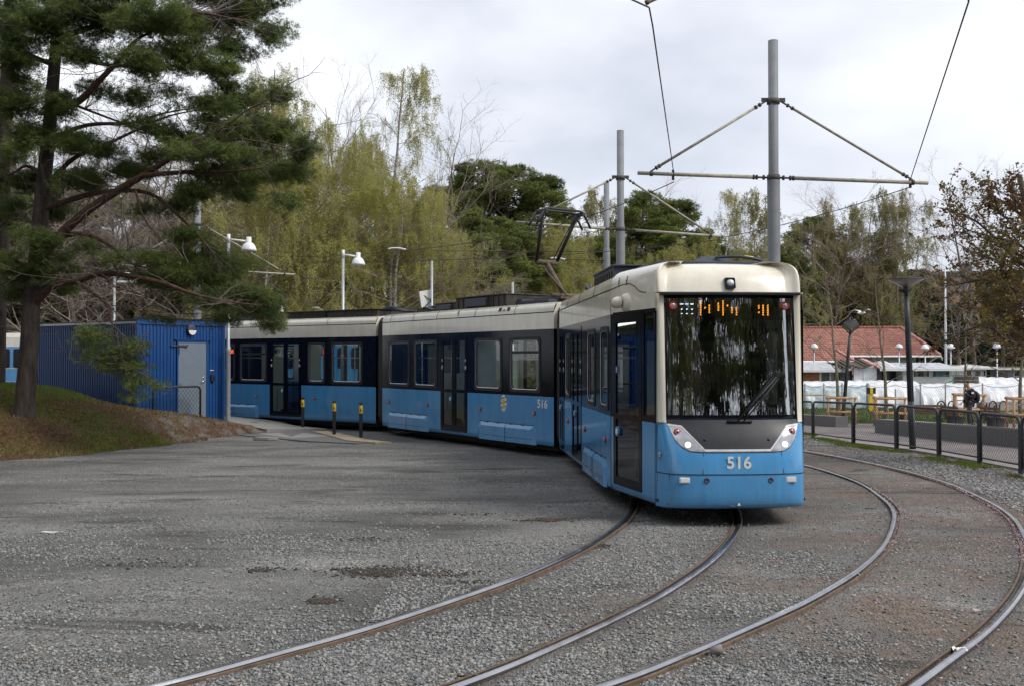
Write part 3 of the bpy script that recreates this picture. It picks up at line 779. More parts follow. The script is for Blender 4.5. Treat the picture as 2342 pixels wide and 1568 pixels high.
# ---- second body
S2_h = [(6.62, 7.93, 1.44, 2.65), (5.2, 6.4, 1.44, 2.65), (2.1, 3.27, 1.44, 2.65), (.52, 1.72, 1.44, 2.65, 2.33)]
S2_h[0] = (6.72, 7.93, 1.44, 2.65)
body2, pt2 = carriage(2.02, 22.94, 34.0, 0, 8.35, S2_h, [(3.68, 4.94)], [(5.6, 8.02), (.66, 3.13)], [7.93, 5.68, 3.03, .74], [1.55, 3.3, 5.2, 6.5, 7.85], label='second body of the tram with two emblems and fleet number')
body3, pt3 = carriage(-3.27, 31.07, 53.7, 0, 8.3, [(.58, 1.86, 1.44, 2.65), (2.2, 2.93, 1.44, 2.65), (4.93, 6.24, 1.44, 2.65, 2.33), (6.55, 7.7, 1.44, 2.65)], [(3.29, 4.72)], [(5.3, 7.8)], [2.66, 5.43], [2.1, 4.4, 6.4], label='third body of the tram behind the bollards')
body4, pt4 = carriage(-10.55, 35.55, 63.0, 0, 7.4, [(.5, 1.7, 1.44, 2.65), (3.6, 4.8, 1.44, 2.65), (5.3, 6.5, 1.44, 2.65)], [(2.1, 3.4)], [], [1.0], [2, 4], label='rear body of the tram hidden behind the blue shed')
# ---- first body behind the cab part
body1, pt1 = carriage(2.93, 13.0, 3.9, 2.06, 8.72, [(2.28, 3.0, 1.44, 2.65), (3.62, 4.42, 1.44, 2.65), (6.9, 7.5, 1.44, 2.65)], [(5.28, 6.55), (7.86, 8.58)], [(2.42, 4.9)], [2.54, 4.79, 7.2], [3.8, 5.6, 7.4], label='front body of the tram')

for b_, pt, u_, s_, g_ in ((body2, pt2, .43, '516', .2),):
    text_on('516', .26, b_, (u_, HW + .004, 1.165), (-1, 0, 0), (0, 0, 1), 'white', 'fleet_number')
# small shield: wavy white and blue bends with a gold figure
cb = MB()
def ell(u, z, ru, rz, n=20): return [(u + ru * math.cos(2 * math.pi * k / n), z + rz * math.sin(2 * math.pi * k / n)) for k in range(n)]
cb.prism(ell(2.0, 1.14, .125, .20), lambda x, y, t: pt2(x, y, t), 0, -.003, 0)
for k in range(-3, 4):
    zc = 1.14 + k * .055
    hw = .122 * math.sqrt(max(0, 1 - ((zc - 1.14) / .2) ** 2))
    if k % 2 == 0:
        row = [(2.0 - hw + 2 * hw * i / 8, zc + .012 * math.sin(i * 1.6) - .035 * (i / 8 - .5)) for i in range(9)]
        cb.prism(row + [(x, z + .03) for x, z in row[::-1]], lambda x, y, t: pt2(x, y, t), -.003, -.0045, 1)
fig = [(1.98, .97), (2.01, 1.0), (2.03, 1.06), (2.06, 1.02), (2.07, 1.05), (2.04, 1.10), (2.05, 1.16), (2.09, 1.2), (2.07, 1.22), (2.03, 1.19), (2.03, 1.24), (2.0, 1.29), (1.96, 1.27), (1.97, 1.22), (1.93, 1.19), (1.94, 1.16), (1.975, 1.17), (1.97, 1.08), (1.94, 1.02), (1.96, .99)]
cb.prism(fig, lambda x, y, t: pt2(x, y, t), -.0045, -.006, 2)
cb.build('coat_of_arms', [M['white'], M['shed'], M['yellow']], body2)
vb = MB()
for uu in (1.83, 2.19): vb.prism([(uu - .055, 3.30), (uu + .055, 3.30), (uu + .05, 3.385), (uu - .06, 3.385)], lambda x, y, t: (x, HW - .012 - max(0, (y - 3.29)) * .35 - t, y), -.002, -.012, 0)
vb.prism([(1.95, 3.30), (2.07, 3.30), (2.03, 3.36), (1.98, 3.36)], lambda x, y, t: (x, HW - .012 - max(0, (y - 3.29)) * .35 - t, y), -.002, -.010, 1)
vb.build('roof_intake', [M['black'], M['tan']], body2)
def louvres(parent, uu, zc, yf, n=7, w=.09):
    lb = MB()
    for k in range(n):
        ww = w * (1 - abs(k - (n - 1) / 2) / n)
        z = zc + (k - (n - 1) / 2) * .022
        lb.box((uu, yf(z), z), (ww, .012, .011))
    lb.build('vent_slots', M['seam'], parent)
louvres(body2, 4.12, 3.32, lambda z: HW - .014 - max(0, z - 3.29) * .35)

M['ceil'] = emit_mat('added_ceiling_light_strip', (1.0, .97, .9), 1.3)  # glowing strips added inside the carriages to brighten their windows
# ---- interiors: seats, poles, partitions
def interior(body, a0, a1, doors, partition=None, green=False):
    sb = MB(); x = a0 + .7
    while x < a1 - .4:
        if not any(d[0] - .35 < x < d[1] + .35 for d in doors):
            for y in (-.82, .82): seat_row(sb, x, y, 1 if int(x * 2) % 2 else -1)
        x += .85
    sb.build('seats', M['seatblue'], body, bevel=.03)
    hb = MB()
    for d in doors:
        for y in (-.95, .95):
            for xx in (d[0] - .12, d[1] + .12): hb.tube([(xx, y, .36), (xx, y, 2.8)], .017, 6)
    x = a0 + .9
    while x < a1 - .5:
        hb.tube([(x, .38 * (1 if int(x) % 2 else -1), .36), (x, .38 * (1 if int(x) % 2 else -1), 2.8)], .016, 6); x += 1.7
    hb.tube([(a0 + .2, .45, 2.2), (a1 - .2, .45, 2.2)], .015, 6); hb.tube([(a0 + .2, -.45, 2.2), (a1 - .2, -.45, 2.2)], .015, 6)
    lb = MB()
    for y in (-.55, .55): lb.box(((a0 + a1) / 2, y, 2.80), (a1 - a0 - .5, .12, .02))
    lb.build('added_ceiling_light', [M['ceil']], body)
    hb.build('grab_poles', M['pole_o'] if green else M['galv'], body)
interior(body2, 0, 8.35, [(3.68, 4.94)])
interior(body3, 0, 8.3, [(3.29, 4.72)])
interior(body1, 3.4, 8.72, [(5.28, 6.55), (7.86, 8.58)], green=True)
pb = MB()
pb.box((3.30, -.9, 1.5), (.04, .75, 2.3)); pb.box((3.30, .9, 1.5), (.04, .75, 2.3)); pb.box((5.1, -.9, 1.4), (.04, .7, 2.0)); pb.box((5.1, .9, 1.1), (.04, .7, 1.4))
pb.build('interior_partition', M['innergreen'], body2, bevel=.03)
pb = MB(); pb.box((2.05, -.9, 1.5), (.04, .75, 2.3)); pb.box((3.1, .95, 1.5), (.04, .6, 2.3)); pb.box((4.85, .9, 1.3), (.04, .7, 1.9)); pb.box((.4, 0, 1.6), (.05, 2.5, 2.4))
pb.build('interior_partition', M['innergreen'], body3, bevel=.03)
# passenger display signs glowing inside the third body
def led_sign(parent, x0, y, z, n, m, seed, flip=1, h=.1, pitch=.018):
    rg_ = random.Random(seed); lb = MB()
    lb.box((x0 + n * pitch / 2 * flip, y - .02, z), (n * pitch + .1, .03, h + .08), mi=1)
    for i in range(n):
        if rg_.random() < .35: continue
        for j in range(5):
            if rg_.random() < .6: lb.box((x0 + i * pitch * flip, y, z + (j - 2) * h / 5), (pitch * .7, .01, h / 7), mi=0)
    lb.build('passenger_display', [M[m], M['rubber']], parent)
led_sign(body3, 2.33, 1.05, 2.40, 14, 'led_r', 3, h=.14); led_sign(body3, 6.75, 1.2, 2.42, 30, 'led_r', 4, h=.13)

# ---- roof equipment
rb = MB()
roof_box(rb, 1.0, 2.3, -1.0, .75, 3.46, 3.56, 1)
roof_box(rb, 2.5, 4.9, -1.0, .92, 3.46, 3.74, 0); roof_box(rb, 2.3, 2.5, -.9, .6, 3.46, 3.62, 1)
roof_box(rb, 4.9, 6.0, -1.0, .9, 3.46, 3.64, 0); roof_box(rb, 6.0, 7.6, -.9, .6, 3.46, 3.62, 0)
roof_box(rb, 3.3, 4.3, .9, 1.0, 3.5, 3.70, 1); roof_box(rb, 5.1, 5.8, .88, .99, 3.48, 3.61, 1)
rb.box((3.7, -.04, 3.755), (2.44, 2.0, .03), mi=0)
rb.box((5.45, -.04, 3.655), (1.14, 1.94, .03), mi=0)
for k in range(10):
    x = 2.6 + k * .24; rb.box((x, .93, 3.6), (.03, .03, .27), mi=0)
for s_ in range(3):
    rb.tube(catmull([(7.6 - s_ * .1, .2 + s_ * .15, 3.55), (7.0, .5 + s_ * .1, 3.62), (6.4, .72, 3.52), (6.0, .8, 3.6)], 5), .022, 6, 1)
rb.tube([(7.9, .3, 3.62), (6.2, .62, 3.66)], .025, 6, 2)
rb.build('roof_equipment', [M['roofkit'], M['roofblue'], M['rust']], body2, bevel=.012)
rb = MB()
roof_box(rb, .4, 2.6, -.9, .85, 3.46, 3.66, 0); roof_box(rb, 2.7, 4.6, -.9, .8, 3.46, 3.67, 0); roof_box(rb, 5.0, 7.6, -.9, .8, 3.46, 3.64, 1)
rb.box((2.5, 0, 3.68), (4.3, 1.9, .025), mi=0)
for k in range(6): rb.tube(catmull([(.5, .3 + k * .08, 3.6), (.1, .25 + k * .08, 3.72 + .03 * (k % 2)), (-.3, .2 + k * .07, 3.62), (-.7, .2 + k * .05, 3.6)], 4), .022, 6, 1)
rb.lathe([(0.09, 0), (.085, .05), (.05, .2), (.03, .26), (0, .27)], (5.4, .3, 3.74), 10, 2)
rb.build('roof_equipment', [M['roofkit'], M['roofblue'], M['trim']], body3, bevel=.012)
rb = MB()
roof_box(rb, 1.6, 3.7, -.85, .72, 3.46, 3.60, 1); roof_box(rb, 4.0, 6.2, -.9, .95, 3.46, 3.74, 1); roof_box(rb, 6.4, 7.8, -.8, .8, 3.46, 3.6, 0)
rb.box((5.1, .0, 3.75), (2.3, 1.95, .03), mi=1)
for k in range(9): rb.box((4.2 + k * .23, .96, 3.6), (.1, .02, .14), mi=0)
for k in range(16):
    x = 1.9 + k * .14; rb.tube([(x, .86, 3.44), (x, .9, 3.52), (x + .06, .86, 3.56)], .012, 4, 1, smooth=False)
rb.tube([(1.8, .86, 3.54), (4.0, .9, 3.56)], .018, 6, 1)
for s_ in range(4): rb.tube(catmull([(8.7, .35 + s_ * .12, 3.5), (8.3, .5 + s_ * .1, 3.68 + .02 * s_), (7.9, .6 + s_ * .07, 3.62), (7.5, .6, 3.52)], 5), .028, 7, 1)
rb.box((8.1, .6, 3.62), (.06, .06, .3), mi=1)
# front cooling unit with hose
roof_box(rb, 1.25, 2.4, -.85, .35, 3.50, 3.565, 1); rb.box((1.75, -.1, 3.60), (.6, .55, .08), mi=1, top=.7); rb.box((1.8, -.05, 3.655), (.26, .26, .05), mi=1, top=.8)
rb.tube(catmull([(1.5, -.1, 3.64), (1.4, -.4, 3.65), (1.42, -.65, 3.62), (1.5, -.82, 3.58), (1.55, -.88, 3.5)], 5), .022, 7, 1)
rb.tube([(1.41, -.5, 3.645), (1.43, -.64, 3.63)], .027, 7, 3)
rb.build('roof_equipment', [M['roofkit'], M['roofblue'], M['rust'], M['yellow']], body1, bevel=.012)

# ---- pantograph on the second body
def pantograph(parent, x, y, z, reach, mirror=1, arm='rust', head_w=.72, ztop=5.72, name='pantograph', thick=1.0):
    pb = MB(); hb = MB()
    base = Vector((x, y, z))
    knee = Vector((x + reach * mirror, y, z + (ztop - z) * .45)); top = Vector((x + reach * .25 * mirror, y, ztop))
    pb.box((x + .1 * mirror, y, z + .04), (1.1, .9, .05)); 
    for sy in (-.35, .35):
        for sx in (-.35, .5): pb.lathe([(.05, 0), (.07, .03), (.045, .05), (.07, .08), (.045, .1)], (x + sx, y + sy, z - .1), 8)
    pb.tube([base + Vector((0, -.4, .12)), base + Vector((0, .4, .12))], .05 * thick, 8)
    pb.tube([base + Vector((0, 0, .12)), knee], .06 * thick, 8); pb.tube([base + Vector((-.25 * mirror, 0.12, .1)), knee + Vector((0, .1, -.12))], .02, 6)
    pb.tube([knee + Vector((0, -.33, 0)), knee + Vector((0, .33, 0))], .065 * thick, 8)
    pb.build(name + '_lower_arm' if False else 'pantograph_arm', M[arm], parent)
    for sy in (-.3, .3):
        hb.tube([knee + Vector((0, sy, 0)), top + Vector((0, sy * 1.7, -.08))], .045 * thick, 6)
    hb.tube([knee + Vector((0, -.22, 0.1)), top + Vector((0, -.45, -.1))], .014, 5)
    for dx in (-.16, .16):
        pts = [top + Vector((dx, t * head_w, .02 - .10 * max(0, abs(t) - .72) ** 1.2 * 12)) for t in np.linspace(-1.12, 1.12, 19)]
        hb.tube(pts, .028, 6)
    for sy in (-.55, .55): hb.box((top.x, sy * head_w / .72 + y, top.z - .05), (.42, .07, .09))
    hb.build('pantograph_head', M['rubber'], parent)
    return
pantograph(body2, 1.35, 0, 3.56, .75, 1)

# ---- bellows between the bodies
def frame_pt(b, x, y, z):
    th = b.rotation_euler.z; return Vector((b.location.x + x * math.cos(th) - y * math.sin(th), b.location.y + x * math.sin(th) + y * math.cos(th), z))
def bellows(bA, aA, bB, aB, nf=9):
    prof = [(1.0, .34), (1.2, .36), (1.24, .5), (1.245, 2.0), (1.235, 3.0), (1.2, 3.28), (1.08, 3.40), (0, 3.46), (-1.08, 3.40), (-1.2, 3.28), (-1.235, 3.0), (-1.245, 2.0), (-1.24, .5), (-1.2, .36), (-1.0, .34)]
    rows = []
    for i in range(nf * 4 + 1):
        t = i / (nf * 4); ph = i % 4
        k = (1.0, .985, .955, .985)[ph]
        row = []
        for y, z in prof:
            p = frame_pt(bA, aA, y * k, z).lerp(frame_pt(bB, aB, y * k, z), t)
            p.z = 1.9 + (z - 1.9) * (0.985 + .015 * k); row.append(tuple(p))
        rows.append(row)
    mb = MB(); mb.grid(rows, 0, smooth=False)
    return mb.build('bellows', M['bellows'], tram)
bellows(body1, 8.72, body2, 0, 7); bellows(body2, 8.35, body3, 0, 7); bellows(body3, 8.3, body4, 0, 7)

# ================================================================ cab
cabM = [M['blue'], M['black'], M['cream'], M['inner'], M['seam'], M['floor_in'], M['anth'], M['trim'], M['lamplens'], M['white'], M['rubber']]
cab = bpy.data.objects.new('cab', None); link(cab, tram)
# nose surface: plan curve by arc parameter p (about metres of half width), set back by height
PLAN = [(0, 0, 0), (.25, .006, .25), (.5, .026, .5), (.7, .062, .698), (.82, .10, .812), (.90, .145, .878), (.96, .215, .925), (1.02, .31, .965), (1.08, .42, 1.0)]
def plan(p):
    s_ = 1 if p >= 0 else -1; q = abs(p)
    for (p0, a0, y0), (p1, a1, y1) in zip(PLAN, PLAN[1:]):
        if q <= p1 or p1 == PLAN[-1][0]:
            t = (q - p0) / (p1 - p0); return a0 + (a1 - a0) * t, s_ * (y0 + (y1 - y0) * t)
# smooth version by catmull resampling
_pl = catmull([(-b[0], b[1], 0) for b in PLAN[1:3][::-1]] + [(b[0], b[1], 0) for b in PLAN], 10)
_py = catmull([(-b[0], -b[2], 0) for b in PLAN[1:3][::-1]] + [(b[0], b[2], 0) for b in PLAN], 10)
_pp = np.array([p.x for p in _pl]); _pa = np.array([p.y for p in _pl]); _pyy = np.array([p.y for p in _py])
def plan(p):
    q = abs(p); return float(np.interp(q, _pp, _pa)), (1 if p >= 0 else -1) * float(np.interp(q, _pp, _pyy))
SET = [(.25, .10), (.29, .035), (.36, .01), (.5, 0), (.70, .0), (.85, .015), (1.0, .05), (1.18, .11), (1.34, .185), (1.42, .215), (2.2, .29), (3.06, .38), (3.12, .40), (3.26, .455), (3.36, .53), (3.43, .63), (3.475, .80), (3.495, 1.05)]
_sz = np.array([q[0] for q in SET]); _sa = np.array([q[1] for q in SET])
def nose(p, z, out=0.0):
    a, y = plan(p); k = float(np.interp(z, _sz, _sa))
    # the set-back fades toward the sides so the cab side stays a straight plane; lower body flares a little at the corners
    w = 1 - sstep(abs(p), .88, 1.08)
    aa = a + k * (0.35 + 0.65 * w) if abs(p) > .85 else a + k
    a2 = a + k * (1 - 0.75 * sstep(abs(p), .82, 1.08))
    yk = 1 + (0.035 * sstep(1.4, z, 1.4) if False else 0)
    eps = .01
    a_1, y_1 = plan(abs(p) - eps); a_2, y_2 = plan(abs(p) + eps)
    tx, ty = a_2 - a_1, y_2 - y_1; l_ = math.hypot(tx, ty)
    nx, ny = -ty / l_, tx / l_
    sg = 1 if p >= 0 else -1
    return (a2 + nx * out, y * yk + sg * ny * out, z)
PB_ = 1.08
aB, yB = plan(PB_)
ps = list(np.linspace(-PB_, -.905, 9)) + list(np.linspace(-.905, .905, 25))[1:] + list(np.linspace(.905, PB_, 9))[1:]
zs_low = [.25, .265, .29, .32, .36, .43, .5, .6, .70, .78, .85, .93, 1.0, 1.09, 1.18, 1.26, 1.34, 1.38, 1.42]
zs_hi = [1.42, 1.6, 1.8, 2.0, 2.2, 2.4, 2.6, 2.8, 2.95, 3.06]
zs_top = [3.06, 3.09]
nb = MB()
def zmat(z, p): return 0 if z < 1.35 else (1 if abs(p) < .905 else 2)
rows = [[nose(p, z) for p in ps] for z in zs_low]
nb.grid(rows, mif=lambda i, k: zmat((zs_low[i] + zs_low[i + 1]) / 2, (ps[k] + ps[k + 1]) / 2))
rows = [[nose(p, z) for p in ps] for z in zs_hi]
nb.grid(rows, mif=lambda i, k: None if abs((ps[k] + ps[k + 1]) / 2) < .905 else 2)
ufb = MB(); ufb.box((1.6, 0, .24), (1.0, 1.7, .12)); ufb.box((1.95, 0, .22), (.4, 2.1, .14)); ufb.build('underframe', M['under'], cab)  # unseen black boxes added to block light and deepen the shade under the cab
# bumper underside
rows = [[nose(p, .25) for p in ps], [(nose(p, .25)[0] + .25, nose(p, .25)[1] * .93, .27) for p in ps]]
nb.grid(rows, 0)
nose_o = nb.build('nose_shell', cabM, cab)
# windscreen: curved glass with black border
wb = MB()
pw = list(np.linspace(-.90, .90, 29)); zw = list(np.linspace(1.425, 3.055, 15))
wb.grid([[nose(p, z, -.012) for p in pw] for z in zw], 0)
wb.build('windscreen', [M['wsglass']], cab)
fb = MB()
def band(mb, plist, zlo, zhi, mi, out=.004, nz=3):
    rows = []
    for j in range(nz + 1):
        rows.append([nose(p, zlo(p) + (zhi(p) - zlo(p)) * j / nz, out) for p in plist])
    mb.grid(rows, mi)
pl_ = list(np.linspace(-.905, .905, 41))
band(fb, pl_, lambda p: 2.995, lambda p: 3.062, 0, .002); band(fb, pl_, lambda p: 1.385, lambda p: 1.455, 0, .002)
for s_ in (-1, 1): band(fb, [s_ * .872, s_ * .89, s_ * .903], lambda p: 1.42, lambda p: 3.06, 0, .002, 10)
fb.build('windscreen_border', [M['black']], cab)
# black bonnet panel, trim, headlamps
def trim_z(p):
    q = abs(p)
    if q < .43: return 1.022
    if q < .70: return 1.022 + (1.322 - 1.022) * (q - .43) / .27
    return 1.322 + .02 * (q - .70) / .17
hb = MB()
pq = sorted(set(list(np.linspace(-.885, .885, 61)) + [-.43, .43, -.70, .70]))
band(hb, pq, lambda p: trim_z(p) - .004, lambda p: 1.392, 0, .005, 4)
hb.build('bonnet_panel', [M['anth']], cab)
tb = MB(); band(tb, pq, lambda p: trim_z(p) - .026, lambda p: trim_z(p), 0, .010, 1); band(tb, pq, lambda p: trim_z(p) - .034, lambda p: trim_z(p) - .030, 0, .006, 1)
tb.build('silver_trim_line', [M['trim']], cab)
gb = MB(); band(gb, pq[10:-10], lambda p: trim_z(p) - .046, lambda p: trim_z(p) - .033, 0, .004, 1); gb.build('bonnet_gap', [M['seam']], cab)
def lamp_lo(p):
    q = abs(p); return float(np.interp(q, [.40, .46, .62, .72, .80, .855, .885], [1.0, .985, 1.0, 1.05, 1.14, 1.26, 1.335]))
for s_ in (-1, 1):
    pls = [s_ * q for q in np.linspace(.42, .885, 22)]
    lb = MB()
    band(lb, pls, lambda p: lamp_lo(p) - .012, lambda p: max(lamp_lo(p) - .011, trim_z(p) - .032), 2, .003, 5)
    band(lb, pls, lambda p: lamp_lo(p), lambda p: max(lamp_lo(p) + .001, trim_z(p) - .034), 0, .006, 5)
    c1 = nose(s_ * .64, 1.075, .012); c2 = nose(s_ * .76, 1.235, .012); c3 = nose(s_ * .50, 1.03, .012)
    def dsk(c, r, mi, k=.004, p=.7):
        Mx = Matrix.Rotation(R(-90), 3, 'Y'); lb.lathe([(0, k), (r * .7, k), (r, 0), (r, -.02)], c, 20, mi, Mx)
    dsk(c1, .040, 1, .012); dsk(c2, .050, 3, .004); dsk(c2, .036, 0, .008); dsk(c2, .018, 2, .010)
    lb.build('headlight', [M['lamplens'], M['lampglow'], M['rubber'], M['redring']], cab)
# seams of the front
sb = MB()
def nline(pts_, w=.010, out=.001): sb.tube([nose(p, z, out) for p, z in pts_], w / 2, 4, 0, caps=False, smooth=False)
nline([(p, .70) for p in np.linspace(-1.075, 1.075, 50)], .013)
nline([(-.62 if False else .47, .70), (.45, 1.0)]); nline([(-.60, .70), (-.58, 1.0)])
nline([(1.07, .70), (1.06, 1.0), (1.05, 1.28), (1.03, 1.335), (.96, 1.345)]); nline([(-1.07, .70), (-1.06, 1.0), (-1.05, 1.28), (-1.03, 1.335), (-.96, 1.345)])
nline([(.9, .70), (.92, .3)], .008); nline([(1.06, .70), (1.07, .3)], .008)
nline([(p, 1.352) for p in np.linspace(.905, 1.08, 10)], .012); nline([(p, 1.352) for p in np.linspace(-.905, -1.08, 10)], .012)
sb.build('panel_joints', [M['seam']], cab)
# fleet number, small lamps, towing caps, jacking mark
def n_text(s_, size, p, z, m, name):
    c = nose(p, z, .006); text_on(s_, size, cab, c, (0, -1, 0), (0, 0, 1), m, name, ext=.003)
n_text('516', .215, 0.0, .845, 'white', 'fleet_number')
for p in (-.70, .70):
    b_ = MB(); c = nose(p, .625, .004)
    b_.box(c, (.02, .14, .075), mi=1); b_.box((c[0] - .006, c[1], c[2]), (.02, .115, .055), mi=0)
    b_.build('fog_light', [M['white'], M['trim']], cab, bevel=.004)
for p in (-.42, .42):
    b_ = MB(); c = nose(p, .625, .003); Mx = Matrix.Rotation(R(-90), 3, 'Y')
    b_.lathe([(0, .004), (.022, .004), (.024, .007), (.035, .007), (.036, -.02)], c, 16, 0, Mx); b_.build('towing_cap', [M['roofblue']], cab)
    b_ = MB(); c = nose(p * 1.0, 1.14, .008); b_.lathe([(0, .003), (.018, .004), (.019, -.02)], c, 12, 0, Mx); b_.build('bonnet_lock', [M['rubber']], cab)
b_ = MB(); c = nose(0, .325, .004)
b_.box((c[0], c[1], c[2] + .025), (.006, .085, .010)); b_.add([(c[0] - .003, c[1] - .025, c[2] - .025), (c[0] - .003, c[1] + .025, c[2] - .025), (c[0] - .003, c[1], c[2] + .015)], [(0, 1, 2)])
b_.build('jacking_mark', [M['white']], cab)
# roof cap of the cab
def cap_outline(z):
    """points from left end B round the nose to right end B'"""
    k = float(np.interp(z, [3.06, 3.12, 3.24, 3.33, 3.40, 3.455, 3.49, 3.505], [0, .0, .008, .03, .075, .15, .30, .55]))
    k2 = float(np.interp(z, [3.06, 3.2, 3.3, 3.37, 3.42, 3.455, 3.49, 3.505], [0, .004, .012, .035, .075, .13, .24, .5]))
    pts = [(2.06, HW - k2)]
    for q in (.75, .5, .25): pts.append((aB + (2.06 - aB) * q, yB + (HW - yB) * q - k2))
    for p in reversed(ps):
        a, y, _ = nose(p, z); pts.append((a, y * (1 - k2 / 1.2)))
    for q in (.25, .5, .75): pts.append((aB + (2.06 - aB) * q, -(yB + (HW - yB) * q - k2)))
    pts.append((2.06, -(HW - k2)))
    return [(x, y, z + .004) for x, y in pts]
zc = [3.06, 3.075, 3.12, 3.18, 3.24, 3.29, 3.33, 3.37, 3.40, 3.43, 3.455, 3.475, 3.49, 3.505]
kb = MB(); rows = [cap_outline(z) for z in zc]; kb.grid(rows, 2)
top = rows[-1]; nT = len(top)
kb.add(top, [tuple(range(nT))], 2)
kb.build('cab_roof', cabM, cab)
# camera in the roof front
b_ = MB(); c = nose(0, 3.19, .035); Mx = Matrix.Rotation(R(-78), 3, 'Y')
b_.prism(rrect(-.07, -.075, .07, .075, .02), lambda x, y, t: (c[0] - t + (y) * .35, c[1] + x, c[2] + y), -.05, .012, 0)
b_.lathe([(0, .02), (.03, .025), (.045, .018), (.052, 0)], (c[0] - .012, c[1], c[2]), 18, 1, Mx)
b_.build('front_roof_camera', [M['black'], M['silver']], cab)
kb = MB()
jl = [cap_outline(3.06)[i] for i in range(nT)]
kb.tube([(x * 1.0 - (.003 if 4 < i < nT - 5 else 0), y * 1.001, z + .004) for i, (x, y, z) in enumerate(jl)][4:-4], .007, 4, 0, caps=False, smooth=False)
# sweeping joint on the side of the roof
def capside(x, z, s_=1, out=.003):
    t = (x - aB) / (2.06 - aB); k2 = float(np.interp(z, [3.06, 3.2, 3.3, 3.37, 3.42], [0, .004, .012, .035, .075]))
    return (x, s_ * (yB + (HW - yB) * t - k2 + out), z)
for s_ in (1, -1):
    kb.tube([capside(x, z, s_) for x, z in ((2.05, 3.21), (1.9, 3.225), (1.6, 3.25), (1.35, 3.25), (1.15, 3.20), (.98, 3.12), (.85, 3.095), (.75, 3.09))], .006, 4, 0, caps=False, smooth=False)
kb.build('roof_joint', [M['seam']], cab)
for xx in (1.45, 1.75):
    lb = MB()
    for k in range(7):
        ww = .05 * (1 - abs(k - 3) / 7); z = 3.30 + (k - 3) * .02
        p_ = capside(xx + k * .004, z, 1, .001); lb.box(p_, (ww, .012, .010))
    lb.build('vent_slots', [M['seam']], cab)
# cab sides: straight slanting planes with door and side window
Lc = math.hypot(2.06 - aB, HW - yB)
cs_pts = {}
for s_ in (1, -1):
    mb = MB(); a0s = aB + .02
    U = ((2.06 - aB) / Lc, s_ * (HW - yB) / Lc); N = (-U[1] * s_ , U[0] * s_) if False else (-(HW - yB) / Lc, s_ * (2.06 - aB) / Lc)
    # (uses the foot of the plane where the nose ends)
    O = (aB, s_ * yB)
    ptc = wall(mb, O, U, N, 0, Lc, Z_SK + .1, 3.075, [(.47, 1.56, .36, 2.80), (.03, .41, 1.40, 2.82)], [(Z_BB, 0), (Z_BC - .0, 1), (9, 2)])
    rows = [[ptc(u, z, d) for u in (0, Lc)] for z, d in ((Z_SK + .1, 0), (Z_SK + .03, .01), (Z_SK, .05), (Z_SK, .3))]
    mb.grid(rows, 0)
    mb.build('cab_side', cabM, cab, fix=True)
    cs_pts[s_] = ptc
    # glazed black band: side window and door surround
    wb = MB()
    wb.add([ptc(.0, 1.345, -.003), ptc(.41, 1.345, -.003), ptc(.41, 1.42, -.003), ptc(.0, 1.42, -.003)], [(0, 1, 2, 3)], 0)
    wb.add([ptc(.40, 1.345, -.003), ptc(.47, 1.345, -.003), ptc(.47, 2.86, -.003), ptc(.40, 2.86, -.003)], [(0, 1, 2, 3)], 0)
    wb.add([ptc(.0, 2.80, -.003), ptc(1.58, 2.80, -.003), ptc(1.58, 2.86, -.003), ptc(.0, 2.86, -.003)], [(0, 1, 2, 3)], 0)
    wb.add([ptc(0, 1.345, -.003), ptc(.035, 1.345, -.003), ptc(.035, 2.86, -.003), ptc(0, 2.86, -.003)], [(0, 1, 2, 3)], 0)
    wb.add([ptc(.03, 1.40, .01), ptc(.41, 1.40, .01), ptc(.41, 2.82, .01), ptc(.03, 2.82, .01)], [(0, 1, 2, 3)], 1)
    wb.build('cab_side_window', [M['black'], M['glass']], cab, fix=False)
    dl = door_leaf(cab, ptc, .475, 1.555, .36, 2.80, fr=.10)
    if s_ > 0: dl['label'] = 'single dark glazed front door with a round blue button'
    bt = MB(); disc(bt, ptc, 1.36, 1.14, .072, -.03, 0, 0, sx=.8); disc(bt, ptc, 1.36, 1.14, .045, -.034, -.028, 1, sx=.8); bt.build('door_button', [M['blue2'], M['white']], cab)
    bt = MB(); bt.prism(rrect(1.37, 1.98, 1.44, 2.09, .01), lambda x, y, t: ptc(x, y, t), -.007, -.012, 0); disc(bt, ptc, 1.405, 2.045, .018, -.014, -.012, 1, 10)
    bt.prism(rrect(1.385, 2.0, 1.425, 2.015, .004, 2), lambda x, y, t: ptc(x, y, t), -.012, -.014, 1)
    bt.build('door_pictogram', [M['shed'], M['white']], cab)
    # joints
    jb = MB()
    for u in (.0 + .02,): jb.tube([ptc(u, z, -.001) for z in (.27, 1.34)], .004, 4, 0, caps=False, smooth=False)
    jb.tube([ptc(Lc - .005, z, -.001) for z in (.27, 3.05)], .006, 4, 0, caps=False, smooth=False)
    jb.build('panel_joints', [M['seam']], cab)
    if s_ < 0: continue
    # rear view camera pod
    cp = MB(); cc = Vector(ptc(1.02, 2.985, 0)); nn = Vector((N[0], N[1], 0))
    zax = nn; xax = Vector((U[0], U[1], 0)); yax = zax.cross(xax)
    Mx = Matrix((xax, yax, zax)).transposed()
    cp.lathe([(0, .07), (.08, .07), (.12, .05), (.135, .0)], tuple(cc), 24, 0, Mx)
    cp.lathe([(0, .12), (.04, .11), (.07, .08), (.085, .03), (.08, 0)], tuple(cc + nn * .10 + xax * .02), 18, 0, Mx)
    cp.lathe([(0, .075), (.05, .06), (.07, .03), (.072, -.05)], tuple(cc + nn * .14 + xax * .07 - Vector((0, 0, .01))), 16, 0, Matrix((nn, yax, xax)).transposed())
    cp.build('side_camera_pod', [M['cream']], cab)
